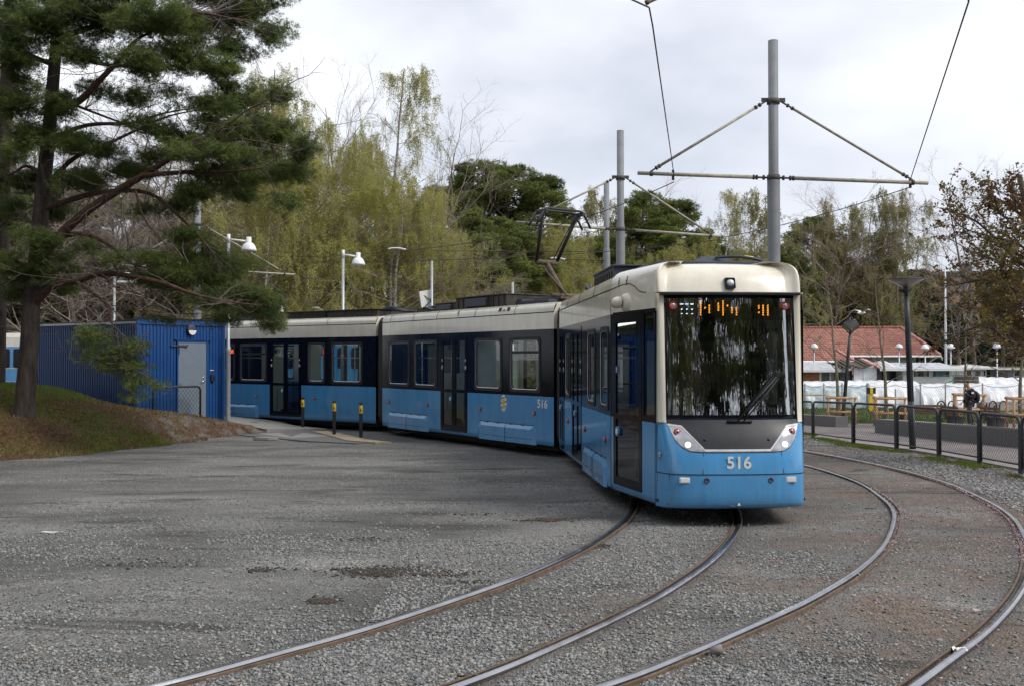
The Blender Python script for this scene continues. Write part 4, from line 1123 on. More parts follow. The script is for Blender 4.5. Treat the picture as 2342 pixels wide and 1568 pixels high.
# interior of the cab
ib = MB()
ib.box((.95, 0, 1.30), (.9, 1.75, .10), mi=0); ib.box((.62, 0, 1.43), (.32, 1.66, .14), mi=0, top=.9)
ib.box((.52, -.25, 1.50), (.02, .16, .05), mi=1); ib.box((.52, .25, 1.50), (.02, .16, .05), mi=1)
ib.box((1.2, 0, .33), (1.7, 2.0, .04), mi=0)
ib.box((2.3, -.1, 1.6), (.05, 2.0, 2.4), mi=2); ib.box((2.26, .55, 1.9), (.03, .5, 1.1), mi=3); ib.box((2.26, -.2, 2.0), (.03, .35, .9), mi=4)
ib.box((1.0, 0, 3.05), (1.3, 1.9, .04), mi=0)
ib.box((1.35, 0, .9), (.5, .5, .12), mi=0); ib.box((1.6, 0, 1.3), (.12, .48, .75), mi=0); ib.box((1.62, 0, 1.75), (.1, .28, .2), mi=0); ib.box((1.35, 0, .6), (.15, .15, .5), mi=0)
ib.build('cab_interior', [M['anth'], M['rubber'], M['floor_in'], M['innergreen'], M['tan']], cab, bevel=.02)
# destination display
db = MB()
db.box((.62, 0, 2.86), (.04, 1.60, .30), mi=1)
def lx(px): return -(px - 742) * .00237
for px in (485, 515, 545):
    for zz, w_ in ((2.90, .06), (2.83, .03), (2.77, .03)): db.box((.585, lx(px), zz + .02), (.012, w_ * .7, .014), mi=2)
rl = random.Random(4)
bars = [(595, .0, 1.0), (620, .35, .6), (645, .15, .8), (697, .25, .85), (724, 0, 1.0), (750, .55, .68), (776, .15, .62), (802, 0, .62), (852, .55, .66), (878, .55, .66), (932, .1, .7), (957, 0, .7), (984, 0, .7)]
for px, z0, z1 in bars:
    n_ = 7
    for k in range(n_):
        t = k / (n_ - 1)
        if z0 <= t <= z1 and rl.random() < .93: db.box((.585, lx(px), 2.78 + .18 * t), (.012, .017, .022), mi=0)
db.build('destination_display', [M['led_o'], M['black'], M['led_w']], cab)
for s_ in (-1, 1):
    b_ = MB(); c = nose(s_ * .765, 2.895, .0)
    Mx = Matrix.Rotation(R(-90), 3, 'Y')
    b_.lathe([(.035, .012), (.045, .016), (.056, .012), (.058, 0)], c, 22, 0, Mx); b_.lathe([(0, .008), (.03, .012), (.036, 0)], c, 18, 1, Mx)
    b_.build('upper_front_lamp', [M['redring'], M['lamplens']], cab)
# wiper
b_ = MB()
piv = nose(-.10, 1.40, .03)
def wn_(p, z, o=.05): return nose(p, z, o)
b_.tube([wn_(-.03, 1.39), wn_(-.3, 1.68, .07), wn_(-.57, 1.95, .05)], .014, 6); b_.tube([wn_(-.11, 1.385), wn_(-.36, 1.66, .06), wn_(-.60, 1.93, .045)], .009, 6)
b_.tube([wn_(-.12, 1.48, .02), wn_(-.45, 1.86, .028), wn_(-.615, 2.02, .02), wn_(-.635, 2.03, .02)], .011, 5); 
b_.box(wn_(-.60, 1.985, .04), (.04, .06, .05))
b_.tube([wn_(.10, 1.375, .02), wn_(-.22, 1.375, .02)], .024, 6)
b_.build('windscreen_wiper', [M['rubber']], cab)
cabside_handle = MB(); c = nose(1.02, .93, .01)
cabside_handle.box(c, (.07, .03, .07)); cabside_handle.build('flap_lock', [M['silver']], cab, bevel=.01)
# attach the cab to the front body frame
cab.location = body1.location; cab.rotation_euler = (0, R(0), R(90 + 3.9))
# marks on the side of the first body
mk = MB(); pt = pt1
mk.prism(rrect(7.02, 1.17, 7.28, 1.20, .004, 2), lambda x, y, t: pt(x, y, t), 0, -.003, 0)
mk.build('red_stripe_label', [M['redring']], body1)
# ================================================================ LEFT SIDE: shed, mound, platform, bollards, lamps
# ---- blue shed
SH_R = Vector((-8.88, 31.0)); SH_L = Vector((-10.6, 28.5))
fd = (SH_R - SH_L); WF = fd.length; fd.normalize(); sd = Vector((-fd.y, fd.x)); SL = 5.6
shed = thing('shed', 'blue corrugated metal shed with flat roof and grey door, beside the platform', 'shed', (SH_L.x, SH_L.y, 0), math.atan2(fd.y, fd.x))
# local: x along the front face, y back
def rib_wall(parent, O, U, N, u0, u1, z0, z1, holes, pitch=.115, name='wall'):
    mb = MB()
    def pt(u, z, d): return (O[0] + U[0] * u + N[0] * d, O[1] + U[1] * u + N[1] * d, z)
    n = int((u1 - u0) / pitch); pitch = (u1 - u0) / n
    for i in range(n):
        a = u0 + i * pitch
        for za, zb in [(z0, z1)] if not any(h[0] < a + pitch / 2 < h[1] for h in holes) else [(next(h[3] for h in holes if h[0] < a + pitch / 2 < h[1]), z1)]:
            pr = [(a, 0), (a + pitch * .30, 0), (a + pitch * .42, .022), (a + pitch * .88, .022), (a + pitch, 0)]
            for (ua, da), (ub, db_) in zip(pr, pr[1:]):
                mb.quad(pt(ua, za, da), pt(ub, za, db_), pt(ub, zb, db_), pt(ua, zb, da))
    for k in range(n):
        if k % 2: continue
        for zz in (z0 + .95, z0 + 1.75, z1 - .25):
            u = u0 + (k + .65) * pitch
            if any(h[0] < u < h[1] and zz < h[3] + .05 for h in holes): continue
            p = pt(u, zz, .024); mb.box(p, (.014, .014, .014), mi=1)
    return mb.build(name, [M['shed'], M['chrome']], parent), pt
zt = 3.30
DR = (1.36, 2.36, .42, 2.66)
w_, ptf = rib_wall(shed, (0, 0), (1, 0), (0, -1), 0.0, WF, .15, zt - .08, [(DR[0] - .06, DR[1] + .06, .3, DR[3] + .06)])
w_['label'] = 'ribbed front wall of the shed'
rib_wall(shed, (0, 0), (0, 1), (-1, 0), 0, SL, .15, zt - .14, [])
rib_wall(shed, (WF, 0), (0, 1), (1, 0), 0, SL, .15, zt - .14, [])
rib_wall(shed, (0, SL), (1, 0), (0, 1), 0, WF, .15, zt - .14, [])
mb = MB()
mb.box((WF / 2, SL / 2, zt - .10), (WF + .06, SL + .06, .04), mi=1)
mb.box((WF / 2, -.03, zt - .06), (WF + .10, .05, .17), mi=0)       # front fascia
mb.box((-.03, SL / 2, zt - .10), (.04, SL + .04, .06), mi=2)
mb.box((WF / 2, -.02, zt + .04), (WF + .16, .16, .03), mi=1); mb.box((-.02, .45, zt - .03), (.14, 1.0, .03), mi=1)
mb.box((WF / 2, SL / 2, zt - .055), (WF + .1, SL + .1, .03), mi=1)
for x, y in ((0, 0), (WF, 0)): mb.box((x, y, (zt) / 2 + .05), (.07, .07, zt - .25), mi=0)
mb.build('roof', [M['shed'], M['darkmetal'], M['galv']], shed)
dm = MB(); dm.box(((DR[0] + DR[1]) / 2, -.005, (DR[2] + DR[3]) / 2), (DR[1] - DR[0], .05, DR[3] - DR[2]))
d_ = dm.build('door', M['sheddoor'], shed, bevel=.006)
dm = MB(); Mx = Matrix.Rotation(R(90), 3, 'X')
dm.lathe([(0, .02), (.025, .02), (.026, 0)], (DR[1] - .10, -.03, 1.50), 14, 0, Mx); dm.lathe([(0, .015), (.022, .015), (.023, 0)], (DR[1] - .10, -.03, 1.62), 14, 0, Mx)
dm.tube([(DR[1] - .10, -.03, 1.50), (DR[1] - .10, -.09, 1.50), (DR[1] - .22, -.09, 1.50)], .011, 8); dm.build('handle', [M['chrome']], d_)
dm = MB(); dm.box((DR[0] - .02, -.06, 2.56), (.52, .02, .04)); dm.box((DR[0] + .26, -.07, 2.56), (.08, .04, .05)); dm.box((DR[0], -.04, 2.4), (.03, .04, .2)); dm.build('door_closer', [M['chrome']], d_)
fm = MB()
for x in (DR[0] - .03, DR[1] + .03): fm.box((x, -.012, (DR[2] + DR[3]) / 2), (.05, .06, DR[3] - DR[2]))
fm.box(((DR[0] + DR[1]) / 2, -.012, DR[3] + .03), (DR[1] - DR[0] + .12, .06, .06)); fm.box(((DR[0] + DR[1]) / 2, -.04, DR[3] + .075), (DR[1] - DR[0] + .3, .05, .02)); fm.build('door_frame', [M['shed']], shed)
lm = MB(); Mx = Matrix.Rotation(R(90), 3, 'X')
lm.lathe([(0, .10), (.10, .095), (.145, .07), (.155, .03), (.155, 0)], (1.78, -.03, 3.03), 28, 0, Mx); 
lm.prism([(.135 * math.cos(a), .135 * math.sin(a)) for a in np.linspace(math.pi, 2 * math.pi, 14)], lambda x, y, t: (1.78 + x, -t, 3.01 + y), .10, .135, 1)
lm.build('wall_lamp', [M['roofblue'], M['lampwhite']], shed)
lm = MB(); lm.box((2.58, -.06, 1.60), (.12, .05, .20), mi=0); lm.box((2.60, -.09, 1.60), (.06, .02, .13), mi=1); lm.box((2.56, -.035, 1.83), (.13, .012, .02), mi=2); lm.build('key_box', [M['darkmetal'], M['rubber'], M['white']], shed)
lm = MB(); lm.box((-.03, 2.25, 2.75), (.03, .32, .2), mi=0)
for k in range(5): lm.box((-.05, 2.25, 2.67 + k * .04), (.02, .28, .012), mi=0)
lm.build('wall_vent', [M['rust']], shed)

# ---- grass mound with the pine on it
MPT = [  # x, y, z   (crest and flanks read from the photograph)
    (-16.5, 24.5, 1.75), (-13.0, 25.6, 1.50), (-11.9, 25.8, 1.42), (-11.0, 26.0, 1.18), (-10.35, 26.2, .88), (-9.95, 26.6, .80), (-9.2, 27.2, .80), (-8.75, 27.8, .70), (-8.3, 28.5, .50), (-7.6, 29.6, .22), (-7.1, 30.4, .06),
    (-11.6, 24.0, .86), (-13.5, 22.5, .62), (-10.2, 24.6, .48), (-9.2, 25.8, .42), (-8.6, 26.8, .36), (-15.5, 21.5, .7), (-18, 23, 1.6), (-20, 26, 1.9), (-14, 29, 1.3), (-12.5, 29.6, .8), (-17, 30, 1.3),
    (-13.2, 20.9, .12), (-10.9, 21.6, .02), (-9.9, 22.8, .02), (-9.5, 24.2, .03), (-8.5, 25.8, .03), (-8.0, 27.2, .08), (-7.3, 28.6, .05), (-16, 19.6, .2), (-19, 18.5, .3), (-24, 22, 1.2), (-24, 30, 1.2), (-10.3, 30.4, .3), (-9.2, 32.3, .2), (-12, 33.5, .25), (-18, 34, .3), (-24, 36, .3),
    (-9, 21.0, -.25), (-7.6, 24.5, -.25), (-6.6, 27.6, -.25), (-6.0, 30, -.25), (-12, 19.2, -.3), (-16, 17.6, -.3), (-20, 15.5, -.3)]
mp = np.array(MPT)
def mound_z(x, y):
    """smooth surface through the surveyed points"""
    X_ = np.atleast_1d(x).astype(float); Y_ = np.atleast_1d(y).astype(float)
    d2 = (X_[..., None] - mp[:, 0]) ** 2 + (Y_[..., None] - mp[:, 1]) ** 2
    w_ = np.exp(-d2 / 1.1) + 1e-3 / (d2 + .2) ** 1.5
    z = (w_ * mp[:, 2]).sum(-1) / w_.sum(-1)
    # foot of the mound towards the gravel yard
    fx_ = np.interp(Y_, [15, 19.0, 21.4, 22.6, 24.0, 25.6, 27.6, 29.2, 31, 33], [-17.5, -13.6, -11.0, -9.9, -9.35, -8.55, -8.2, -7.3, -6.8, -6.8]) + .10 * np.sin(Y_ * 3.1) + .06 * np.sin(Y_ * 7.7)
    d = fx_ - X_
    lim = np.where(d > 0, .09 * np.minimum(d, 1) + .62 * np.maximum(d - .25, 0), d * .4)
    return np.minimum(z, lim)
xs_ = np.arange(-26, -5.4, .14); ys_ = np.arange(15, 37, .14)
MX, MY = np.meshgrid(xs_, ys_)
MZ = mound_z(MX, MY) + .045 * fnoise(MX * 1.5, MY * 1.5) + .02 * fnoise(MX * 5, MY * 5)
fr_ = np.clip((MX + 9.2) / 1.5, 0, 1) * np.clip((MY - 26) / 1.2, 0, 1) * np.clip((31 - MY) / 1.5, 0, 1)
MZ = MZ + fr_ * .07 * np.abs(fnoise(MX * 4, MY * 4))
ix = np.arange(MX.size).reshape(MX.shape)
Fm = np.stack([ix[:-1, :-1].ravel(), ix[:-1, 1:].ravel(), ix[1:, 1:].ravel(), ix[1:, :-1].ravel()], 1)
keep = (MZ.ravel()[Fm] > -.12).any(1)
# leave out the strip behind the shed front so that nothing pokes through its walls
def mound_mat():
    m, N, L, b = new_mat('mossy_earth')
    tc = N.new('ShaderNodeTexCoord')
    n1 = N.new('ShaderNodeTexNoise'); n1.inputs['Scale'].default_value = .8; n1.inputs['Detail'].default_value = 7; n1.inputs['Roughness'].default_value = .65
    n2 = N.new('ShaderNodeTexNoise'); n2.inputs['Scale'].default_value = 14; n2.inputs['Detail'].default_value = 6
    L.new(tc.outputs['Object'], n1.inputs[0]); L.new(tc.outputs['Object'], n2.inputs[0])
    r1 = N.new('ShaderNodeValToRGB'); e = r1.color_ramp.elements
    e[0].position = .34; e[0].color = (.06, .085, .018, 1); e[1].position = .56; e[1].color = (.105, .062, .038, 1); x = e.new(.45); x.color = (.10, .09, .03, 1)
    L.new(n1.outputs[0], r1.inputs[0])
    r2 = N.new('ShaderNodeValToRGB'); r2.color_ramp.elements[0].color = (.45, .45, .45, 1); r2.color_ramp.elements[1].color = (1.4, 1.3, 1.2, 1); r2.color_ramp.elements[0].position = .3; r2.color_ramp.elements[1].position = .7
    L.new(n2.outputs[0], r2.inputs[0])
    mx = N.new('ShaderNodeMix'); mx.data_type = 'RGBA'; mx.blend_type = 'MULTIPLY'; mx.inputs[0].default_value = 1
    L.new(r1.outputs[0], mx.inputs[6]); L.new(r2.outputs[0], mx.inputs[7])
    # stony brown litter near the right-hand end
    at = N.new('ShaderNodeAttribute'); at.attribute_name = 'litter'
    n3 = N.new('ShaderNodeTexNoise'); n3.inputs['Scale'].default_value = 3; n3.inputs['Detail'].default_value = 8; L.new(tc.outputs['Object'], n3.inputs[0])
    r3 = N.new('ShaderNodeValToRGB'); r3.color_ramp.elements[0].position = .42; r3.color_ramp.elements[0].color = (.10, .058, .04, 1); r3.color_ramp.elements[1].position = .62; r3.color_ramp.elements[1].color = (.16, .145, .13, 1)
    L.new(n3.outputs[0], r3.inputs[0])
    m2 = N.new('ShaderNodeMix'); m2.data_type = 'RGBA'; L.new(at.outputs['Fac'], m2.inputs[0]); L.new(mx.outputs[2], m2.inputs[6]); L.new(r3.outputs[0], m2.inputs[7])
    L.new(m2.outputs[2], b.inputs['Base Color']); b.inputs['Roughness'].default_value = .95; b.inputs['Specular IOR Level'].default_value = .2
    bp = N.new('ShaderNodeBump'); bp.inputs['Strength'].default_value = 1; bp.inputs['Distance'].default_value = .06; L.new(n2.outputs[0], bp.inputs['Height']); L.new(bp.outputs[0], b.inputs['Normal'])
    return m
M['mound'] = mound_mat()
Vm = np.stack([MX.ravel(), MY.ravel(), MZ.ravel()], 1)
mound = npmesh('grassy_mound', Vm, Fm[keep], M['mound'], smooth=True)
tag(mound, kind='structure')
lit = (np.clip((MX + 10.3) / 1.2, 0, 1) * np.clip((MY - 25.6) / .8, 0, 1)).ravel()
a_ = mound.data.attributes.new('litter', 'FLOAT', 'POINT'); a_.data.foreach_set('value', lit.astype(np.float32))

def blades(name, X, Y, Z, h, mt, seed, label, wd=.006, lean=.35):
    rg_ = np.random.default_rng(seed); n = len(X)
    a = rg_.uniform(0, 6.28, n); hh = h * rg_.uniform(.5, 1.3, n); w_ = wd * rg_.uniform(.7, 1.4, n)
    dx, dy = np.cos(a), np.sin(a); lx_, ly_ = rg_.normal(0, lean, n) * hh, rg_.normal(0, lean, n) * hh
    b0 = np.stack([X - dx * w_, Y - dy * w_, Z - .01], 1); b1 = np.stack([X + dx * w_, Y + dy * w_, Z - .01], 1)
    t_ = np.stack([X + lx_, Y + ly_, Z + hh], 1)
    return tag(npmesh(name, np.stack([b0, b1, t_], 1).reshape(-1, 3), np.arange(n * 3).reshape(-1, 3), mt), label, 'grass', kind='stuff')
rg = np.random.default_rng(11)
n = 75000; X = rg.uniform(-17, -6.5, n); Y = rg.uniform(18.5, 30, n); Z = mound_z(X, Y)
gm = fnoise(X * .8 + 3, Y * .8)
edge = (Z > .0)
lt = (X > -9.9) & (Y > 25.9)
crest = np.clip((Z - .9) * 2, 0, 1)
front = np.exp(-((Z - .15) / .22) ** 2)
pg = np.clip(-.05 + gm * 1.5 + crest * .8 + front * .75, 0, 1)
sel = edge & (rg.random(n) < pg) & ~lt
blades('grass', X[sel], Y[sel], Z[sel] + .02, .085, M['grass'], 12, 'short green grass growing over the mound under the pine', wd=.009)
sel2 = edge & ~sel & (rg.random(n) < .75)
blades('dry_grass', X[sel2], Y[sel2], Z[sel2] + .02, .055, M['drygrass'], 13, 'brown dead grass and needle litter on the mound', wd=.009, lean=1.0)

# ---- platform behind the shed and its ramp towards the bollards
def slab(name, outline, z0, z1, m_, label=None, kind='structure'):
    mb = MB(); zz = z1 if callable(z1) else (lambda x, y: z1)
    n = len(outline); v = [(x, y, z0) for x, y in outline] + [(x, y, zz(x, y)) for x, y in outline]
    mb.add(v, [tuple(range(n, 2 * n))] + [(i, (i + 1) % n, n + (i + 1) % n, n + i) for i in range(n)])
    o = mb.build(name, m_); return tag(o, label, kind=kind)
PAl = offs(PA, -1.62)       # platform edge beside the inner track (left of travel backwards is negative)
PAr = offs(PA, 1.62)
def nearest(C, p): return int(np.argmin(((C - np.array(p)) ** 2).sum(1)))
eL = PAl if np.abs(PAl[:, 0] - (-9)).min() < 9 and PAl[nearest(PA, (-9, 35)), 1] < PA[nearest(PA, (-9, 35)), 1] else PAr
i0, i1 = nearest(eL, (-5.6, 31.0)), nearest(eL, (-17, 37))
edge_pts = [tuple(p) for p in eL[i0:i1:4]]
slab('platform', edge_pts + [(-17, 33.5), (-9.6, 33.0), (-8.4, 30.2), (-7.2, 29.6)], -.1, lambda x, y: .05 + .23 * sstep(-x, 6.2, 9.0), M['slab'])
slab('path', [(-8.9, 29.6), (-7.4, 28.2), (-5.4, 26.6), (-4.0, 25.9), (-3.2, 26.3), (-4.6, 28.0), (-5.6, 29.6), (-6.3, 30.8), (-7.4, 31.4)], -.1, lambda x, y: .018 + .05 * sstep(-x, 6.8, 8.6), M['asphalt'])
slab('path_concrete', [(-7.3, 28.9), (-6.0, 27.5), (-5.1, 28.2), (-5.9, 29.2), (-6.6, 29.7)], -.1, lambda x, y: .026 + .05 * sstep(-x, 6.8, 8.6), M['slab'])
slab('path_kerb', [(-5.95, 29.9), (-5.0, 28.0), (-4.35, 26.55), (-3.5, 25.85), (-3.1, 26.0), (-3.9, 26.9), (-4.6, 28.3), (-5.5, 30.0)], -.1, .042, M['tan'])

# ---- bollards
def bollard(p, label, first=None):
    if first is None:
        t = thing('bollard', label, 'bollard', p, 0, 'black bollards with yellow collars')
        mb = MB(); mb.lathe([(.05, 0), (.05, .80), (.048, .81), (.048, .93), (.044, .955), (.03, .965), (0, .97)], (0, 0, 0), 18); mb.build('post', [M['rubber']], t)
        mb = MB(); mb.lathe([(.0515, .66), (.0525, .665), (.0525, .875), (.0515, .88)], (0, 0, 0), 18); 
        c = mb.build('collar', [M['yellow']], t)
        mb = MB(); 
        for z, w_ in ((.78, .022), (.75, .03), (.73, .012)): mb.box((.0, -.054, z), (w_ * 1.6, .004, .018))
        mb.box((-.016, -.054, .715), (.014, .004, .014)); mb.box((.016, -.054, .715), (.014, .004, .014)); mb.build('collar_symbol', [M['rubber']], c)
        return t
    o = copy_tree(first); o.location = p; o['label'] = label; return o
b0 = bollard(tuple(G(692, 978, .04)), 'left black bollard with yellow collar in front of the tram doors')
bollard(tuple(G(764, 992, .04)), 'middle one of the three black bollards with yellow collars', b0)
bollard(tuple(G(825, 999, .03)), 'right black bollard with yellow collar, nearest the bellows of the tram', b0)

# ---- railing by the shed door
def mesh_panel(parent, p0, p1, zb, zt_, pitch=.055, wr=.0028, m_='fence', name='mesh_panel', off=.03):
    """expanded wire mesh: zigzag wires between two points"""
    mb = MB(); p0 = Vector(p0); p1 = Vector(p1); L_ = (p1 - p0).length; d = (p1 - p0) / L_
    n = int((L_ - 2 * off) / pitch); pt_ = (L_ - 2 * off) / n
    rows_ = int((zt_ - zb) / (pitch * 2.2))
    hz = (zt_ - zb) / rows_
    Nv = Vector((-d.y, d.x, 0)) * wr
    vs, fs = [], []
    for i in range(n + 1):
        x0 = off + i * pt_
        for j in range(rows_):
            for k in range(2):
                za = zb + hz * (j + k / 2); zb_ = zb + hz * (j + (k + 1) / 2)
                s_ = 1 if (i + j * 0 + k) % 2 else -1
                xa = x0 + (-s_) * pt_ * .42; xb = x0 + s_ * pt_ * .42
                a = p0 + d * xa; b_ = p0 + d * xb
                w_ = d * wr * 1.5
                q = [(a - w_), (a + w_), (b_ + w_), (b_ - w_)]
                z_ = [za, za, zb_, zb_]
                k0 = len(vs)
                for qq, z__ in zip(q, z_): vs.append((qq.x, qq.y, qq.z + z__))
                fs.append((k0, k0 + 1, k0 + 2, k0 + 3))
    mb.add(vs, fs); return mb.build(name, [M[m_]], parent, fix=False)
r0 = Vector((-10.10, 28.35, 0)); r1 = r0 + Vector((fd.x, fd.y, 0)) * 1.62
rl_ = thing('railing', 'short black mesh railing with rounded corner by the shed door', 'railing', (r0.x, r0.y, 0))
mb = MB(); d3 = Vector((fd.x, fd.y, 0))
pts_ = [Vector((0, 0, .3)), Vector((0, 0, 1.32))] + [d3 * .05 + Vector((0, 0, 1.37))] + [d3 * 1.50 + Vector((0, 0, 1.37))] + [d3 * 1.58 + Vector((0, 0, 1.34)), d3 * 1.62 + Vector((0, 0, 1.27)), d3 * 1.62 + Vector((0, 0, .3))]
mb.tube(pts_, .03, 8); mb.build('rail_frame', [M['rubber']], rl_)
mesh_panel(rl_, (0, 0, 0), tuple(d3 * 1.62), .45, 1.33, .06, .004, 'rubber')

# ---- white street lamps with half-round shades
def dome_lamp(base, h, arm, rz, label, name='street_lamp', shade=.235, arm_drop=.0):
    t = thing(name, label, 'street lamp', base, rz, 'white dome street lamps')
    mb = MB(); mb.lathe([(.075, 0), (.075, 2.15), (.085, 2.18), (.085, 2.30), (.055, 2.36), (.045, h), (0, h)], (0, 0, 0), 14); mb.build('pole', [M['galv']], t)
    mb = MB(); mb.tube([(0, 0, h - .14), (arm - .05, 0, h - .20)], .032, 8); mb.tube([(0, 0, h - .25), (0, 0, h + .02)], .05, 10); mb.build('arm', [M['lampwhite']], t)
    mb = MB(); mb.lathe([(0, -.07), (.075, -.07), (.075, -.24), (.13, -.26), (shade * .8, -.34), (shade * .97, -.44), (shade, -.5), (shade * .97, -.5), (shade * .9, -.47), (0, -.45)], (arm, 0, h), 26); mb.build('lamp_shade', [M['lampwhite']], t)
    return t
p_ = G(521, 962, .28); dome_lamp((p_.x, p_.y, .2), 5.75, .62, R(0), 'tall white dome street lamp standing right beside the blue shed')
p_ = P(784, 818, 34.6); dome_lamp((p_.x, p_.y, 0), 5.88, .52, R(0), 'white dome street lamp behind the third tram body, before the birches')
def flat_lamp(base, h, arm, rz, label):
    t = thing('street_lamp', label, 'street lamp', base, rz)
    mb = MB(); mb.lathe([(.08, 0), (.05, h), (0, h)], (0, 0, 0), 12); mb.build('pole', [M['galv']], t)
    mb = MB(); mb.tube([(0, 0, h - .1), (arm, 0, h - .16)], .045, 8); mb.box((arm * .75, 0, h - .48), (.7, .2, .07)); mb.tube([(0, 0, h - .5), (arm * .5, 0, h - .5)], .03, 6); mb.build('lamp_head', [M['lampwhite']], t)
    return t
p_ = P(261, 818, 42); flat_lamp((p_.x, p_.y, 0), 5.85, .7, 0, 'street lamp with two flat white heads behind the shed roof')
p_ = P(987, 818, 37); t = thing('sign_post', 'steel post with the back of a tilted white sign, behind the second tram body', 'sign', (p_.x, p_.y, 0))
mb = MB(); mb.lathe([(.045, 0), (.045, 5.75), (0, 5.75)], (0, 0, 0), 12); mb.build('pole', [M['galv']], t)
mb = MB(); mb.prism([(-.36, 4.62), (.08, 4.70), (.10, 4.02), (.06, 3.98), (-.24, 3.98), (-.28, 4.05)], lambda x, y, t_: (x - .10, .06 + t_ + x * .3, y), 0, .03); mb.build('sign_panel', [M['white']], t, bevel=.01)
mb = MB(); mb.tube([(-.32, .02, 4.5), (-.02, 0.0, 4.3)], .018, 5); mb.tube([(-.25, .02, 4.08), (-.02, 0, 4.28)], .018, 5); mb.box((-.03, 0, 4.3), (.06, .08, .14)); mb.build('bracket', [M['roofblue']], t)
p_ = P(1172, 818, 40); t = thing('pole', 'thin plain steel pole behind the roof of the second tram body', 'pole', (p_.x, p_.y, 0)); mb = MB(); mb.lathe([(.05, 0), (.045, 5.2), (0, 5.2)], (0, 0, 0), 12); mb.build('pole_tube', [M['galv']], t)

# ---- older tram standing far left, mostly behind the shed and the trees
A_ = Vector((-24.3, 48.2)); B_ = Vector((-5.5, 43.6)); dd = (B_ - A_); Lo = dd.length; dd.normalize()
old = thing('tram', 'older cream and blue tram glimpsed beyond the pine trunk and the shed', 'tram', (A_.x, A_.y, 0), math.atan2(dd.y, dd.x))
mb = MB()
pf = [(0, .35), (-1.25, .35), (-1.28, 1.0), (-1.28, 2.72), (-1.24, 3.15), (-1.1, 3.34), (0, 3.42), (1.1, 3.34), (1.24, 3.15), (1.28, 2.72), (1.28, 1.0), (1.25, .35)]
rows = []
for x, k in ((0, .8), (.12, .93), (.4, 1.0), (Lo - .4, 1.0), (Lo, .9)): rows.append([(x, y * k, .35 + (z - .35) * (.985 if k < 1 else 1)) for y, z in pf])
mb.grid(rows, 0, smooth=False, closed=True, mif=lambda i, k: 1 if k in (3, 4, 5, 6, 7, 8) and k not in (2,) else 0)
mb.add(rows[0], [tuple(range(len(pf)))], 0); mb.add(rows[-1], [tuple(range(len(pf)))], 0)
ob = mb.build('carriage_body', [M['blue'], M['cream']], old)
x = .35
while x < Lo - 1:
    wb = MB(); o_ = rrect(x, 1.75, x + .42, 2.62, .1); wb.prism(o_, lambda a, b_, t_: (a, -1.285 - t_, b_), 0, .01, 0); wb.build('window', [M['black']], old); x += .62
pantograph(old, Lo - 1.6, 0, 3.5, -1.6, 1, arm='trim', ztop=5.5, thick=.6)
gr = thing('railing', 'grey tubular railing in front of the old tram at the left edge', 'railing', tuple(P(8, 860, 40)))
mb = MB()
for k in range(4): mb.tube([(k * .9 - 1, 0, -1), (k * .9 - 1, 0, .30)], .03, 6)
mb.tube([(-1, 0, .3), (1.8, 0, .3)], .03, 6); mb.tube([(-1, 0, -.2), (1.8, 0, -.2)], .02, 6); mb.build('rail_frame', [M['galv']], gr)
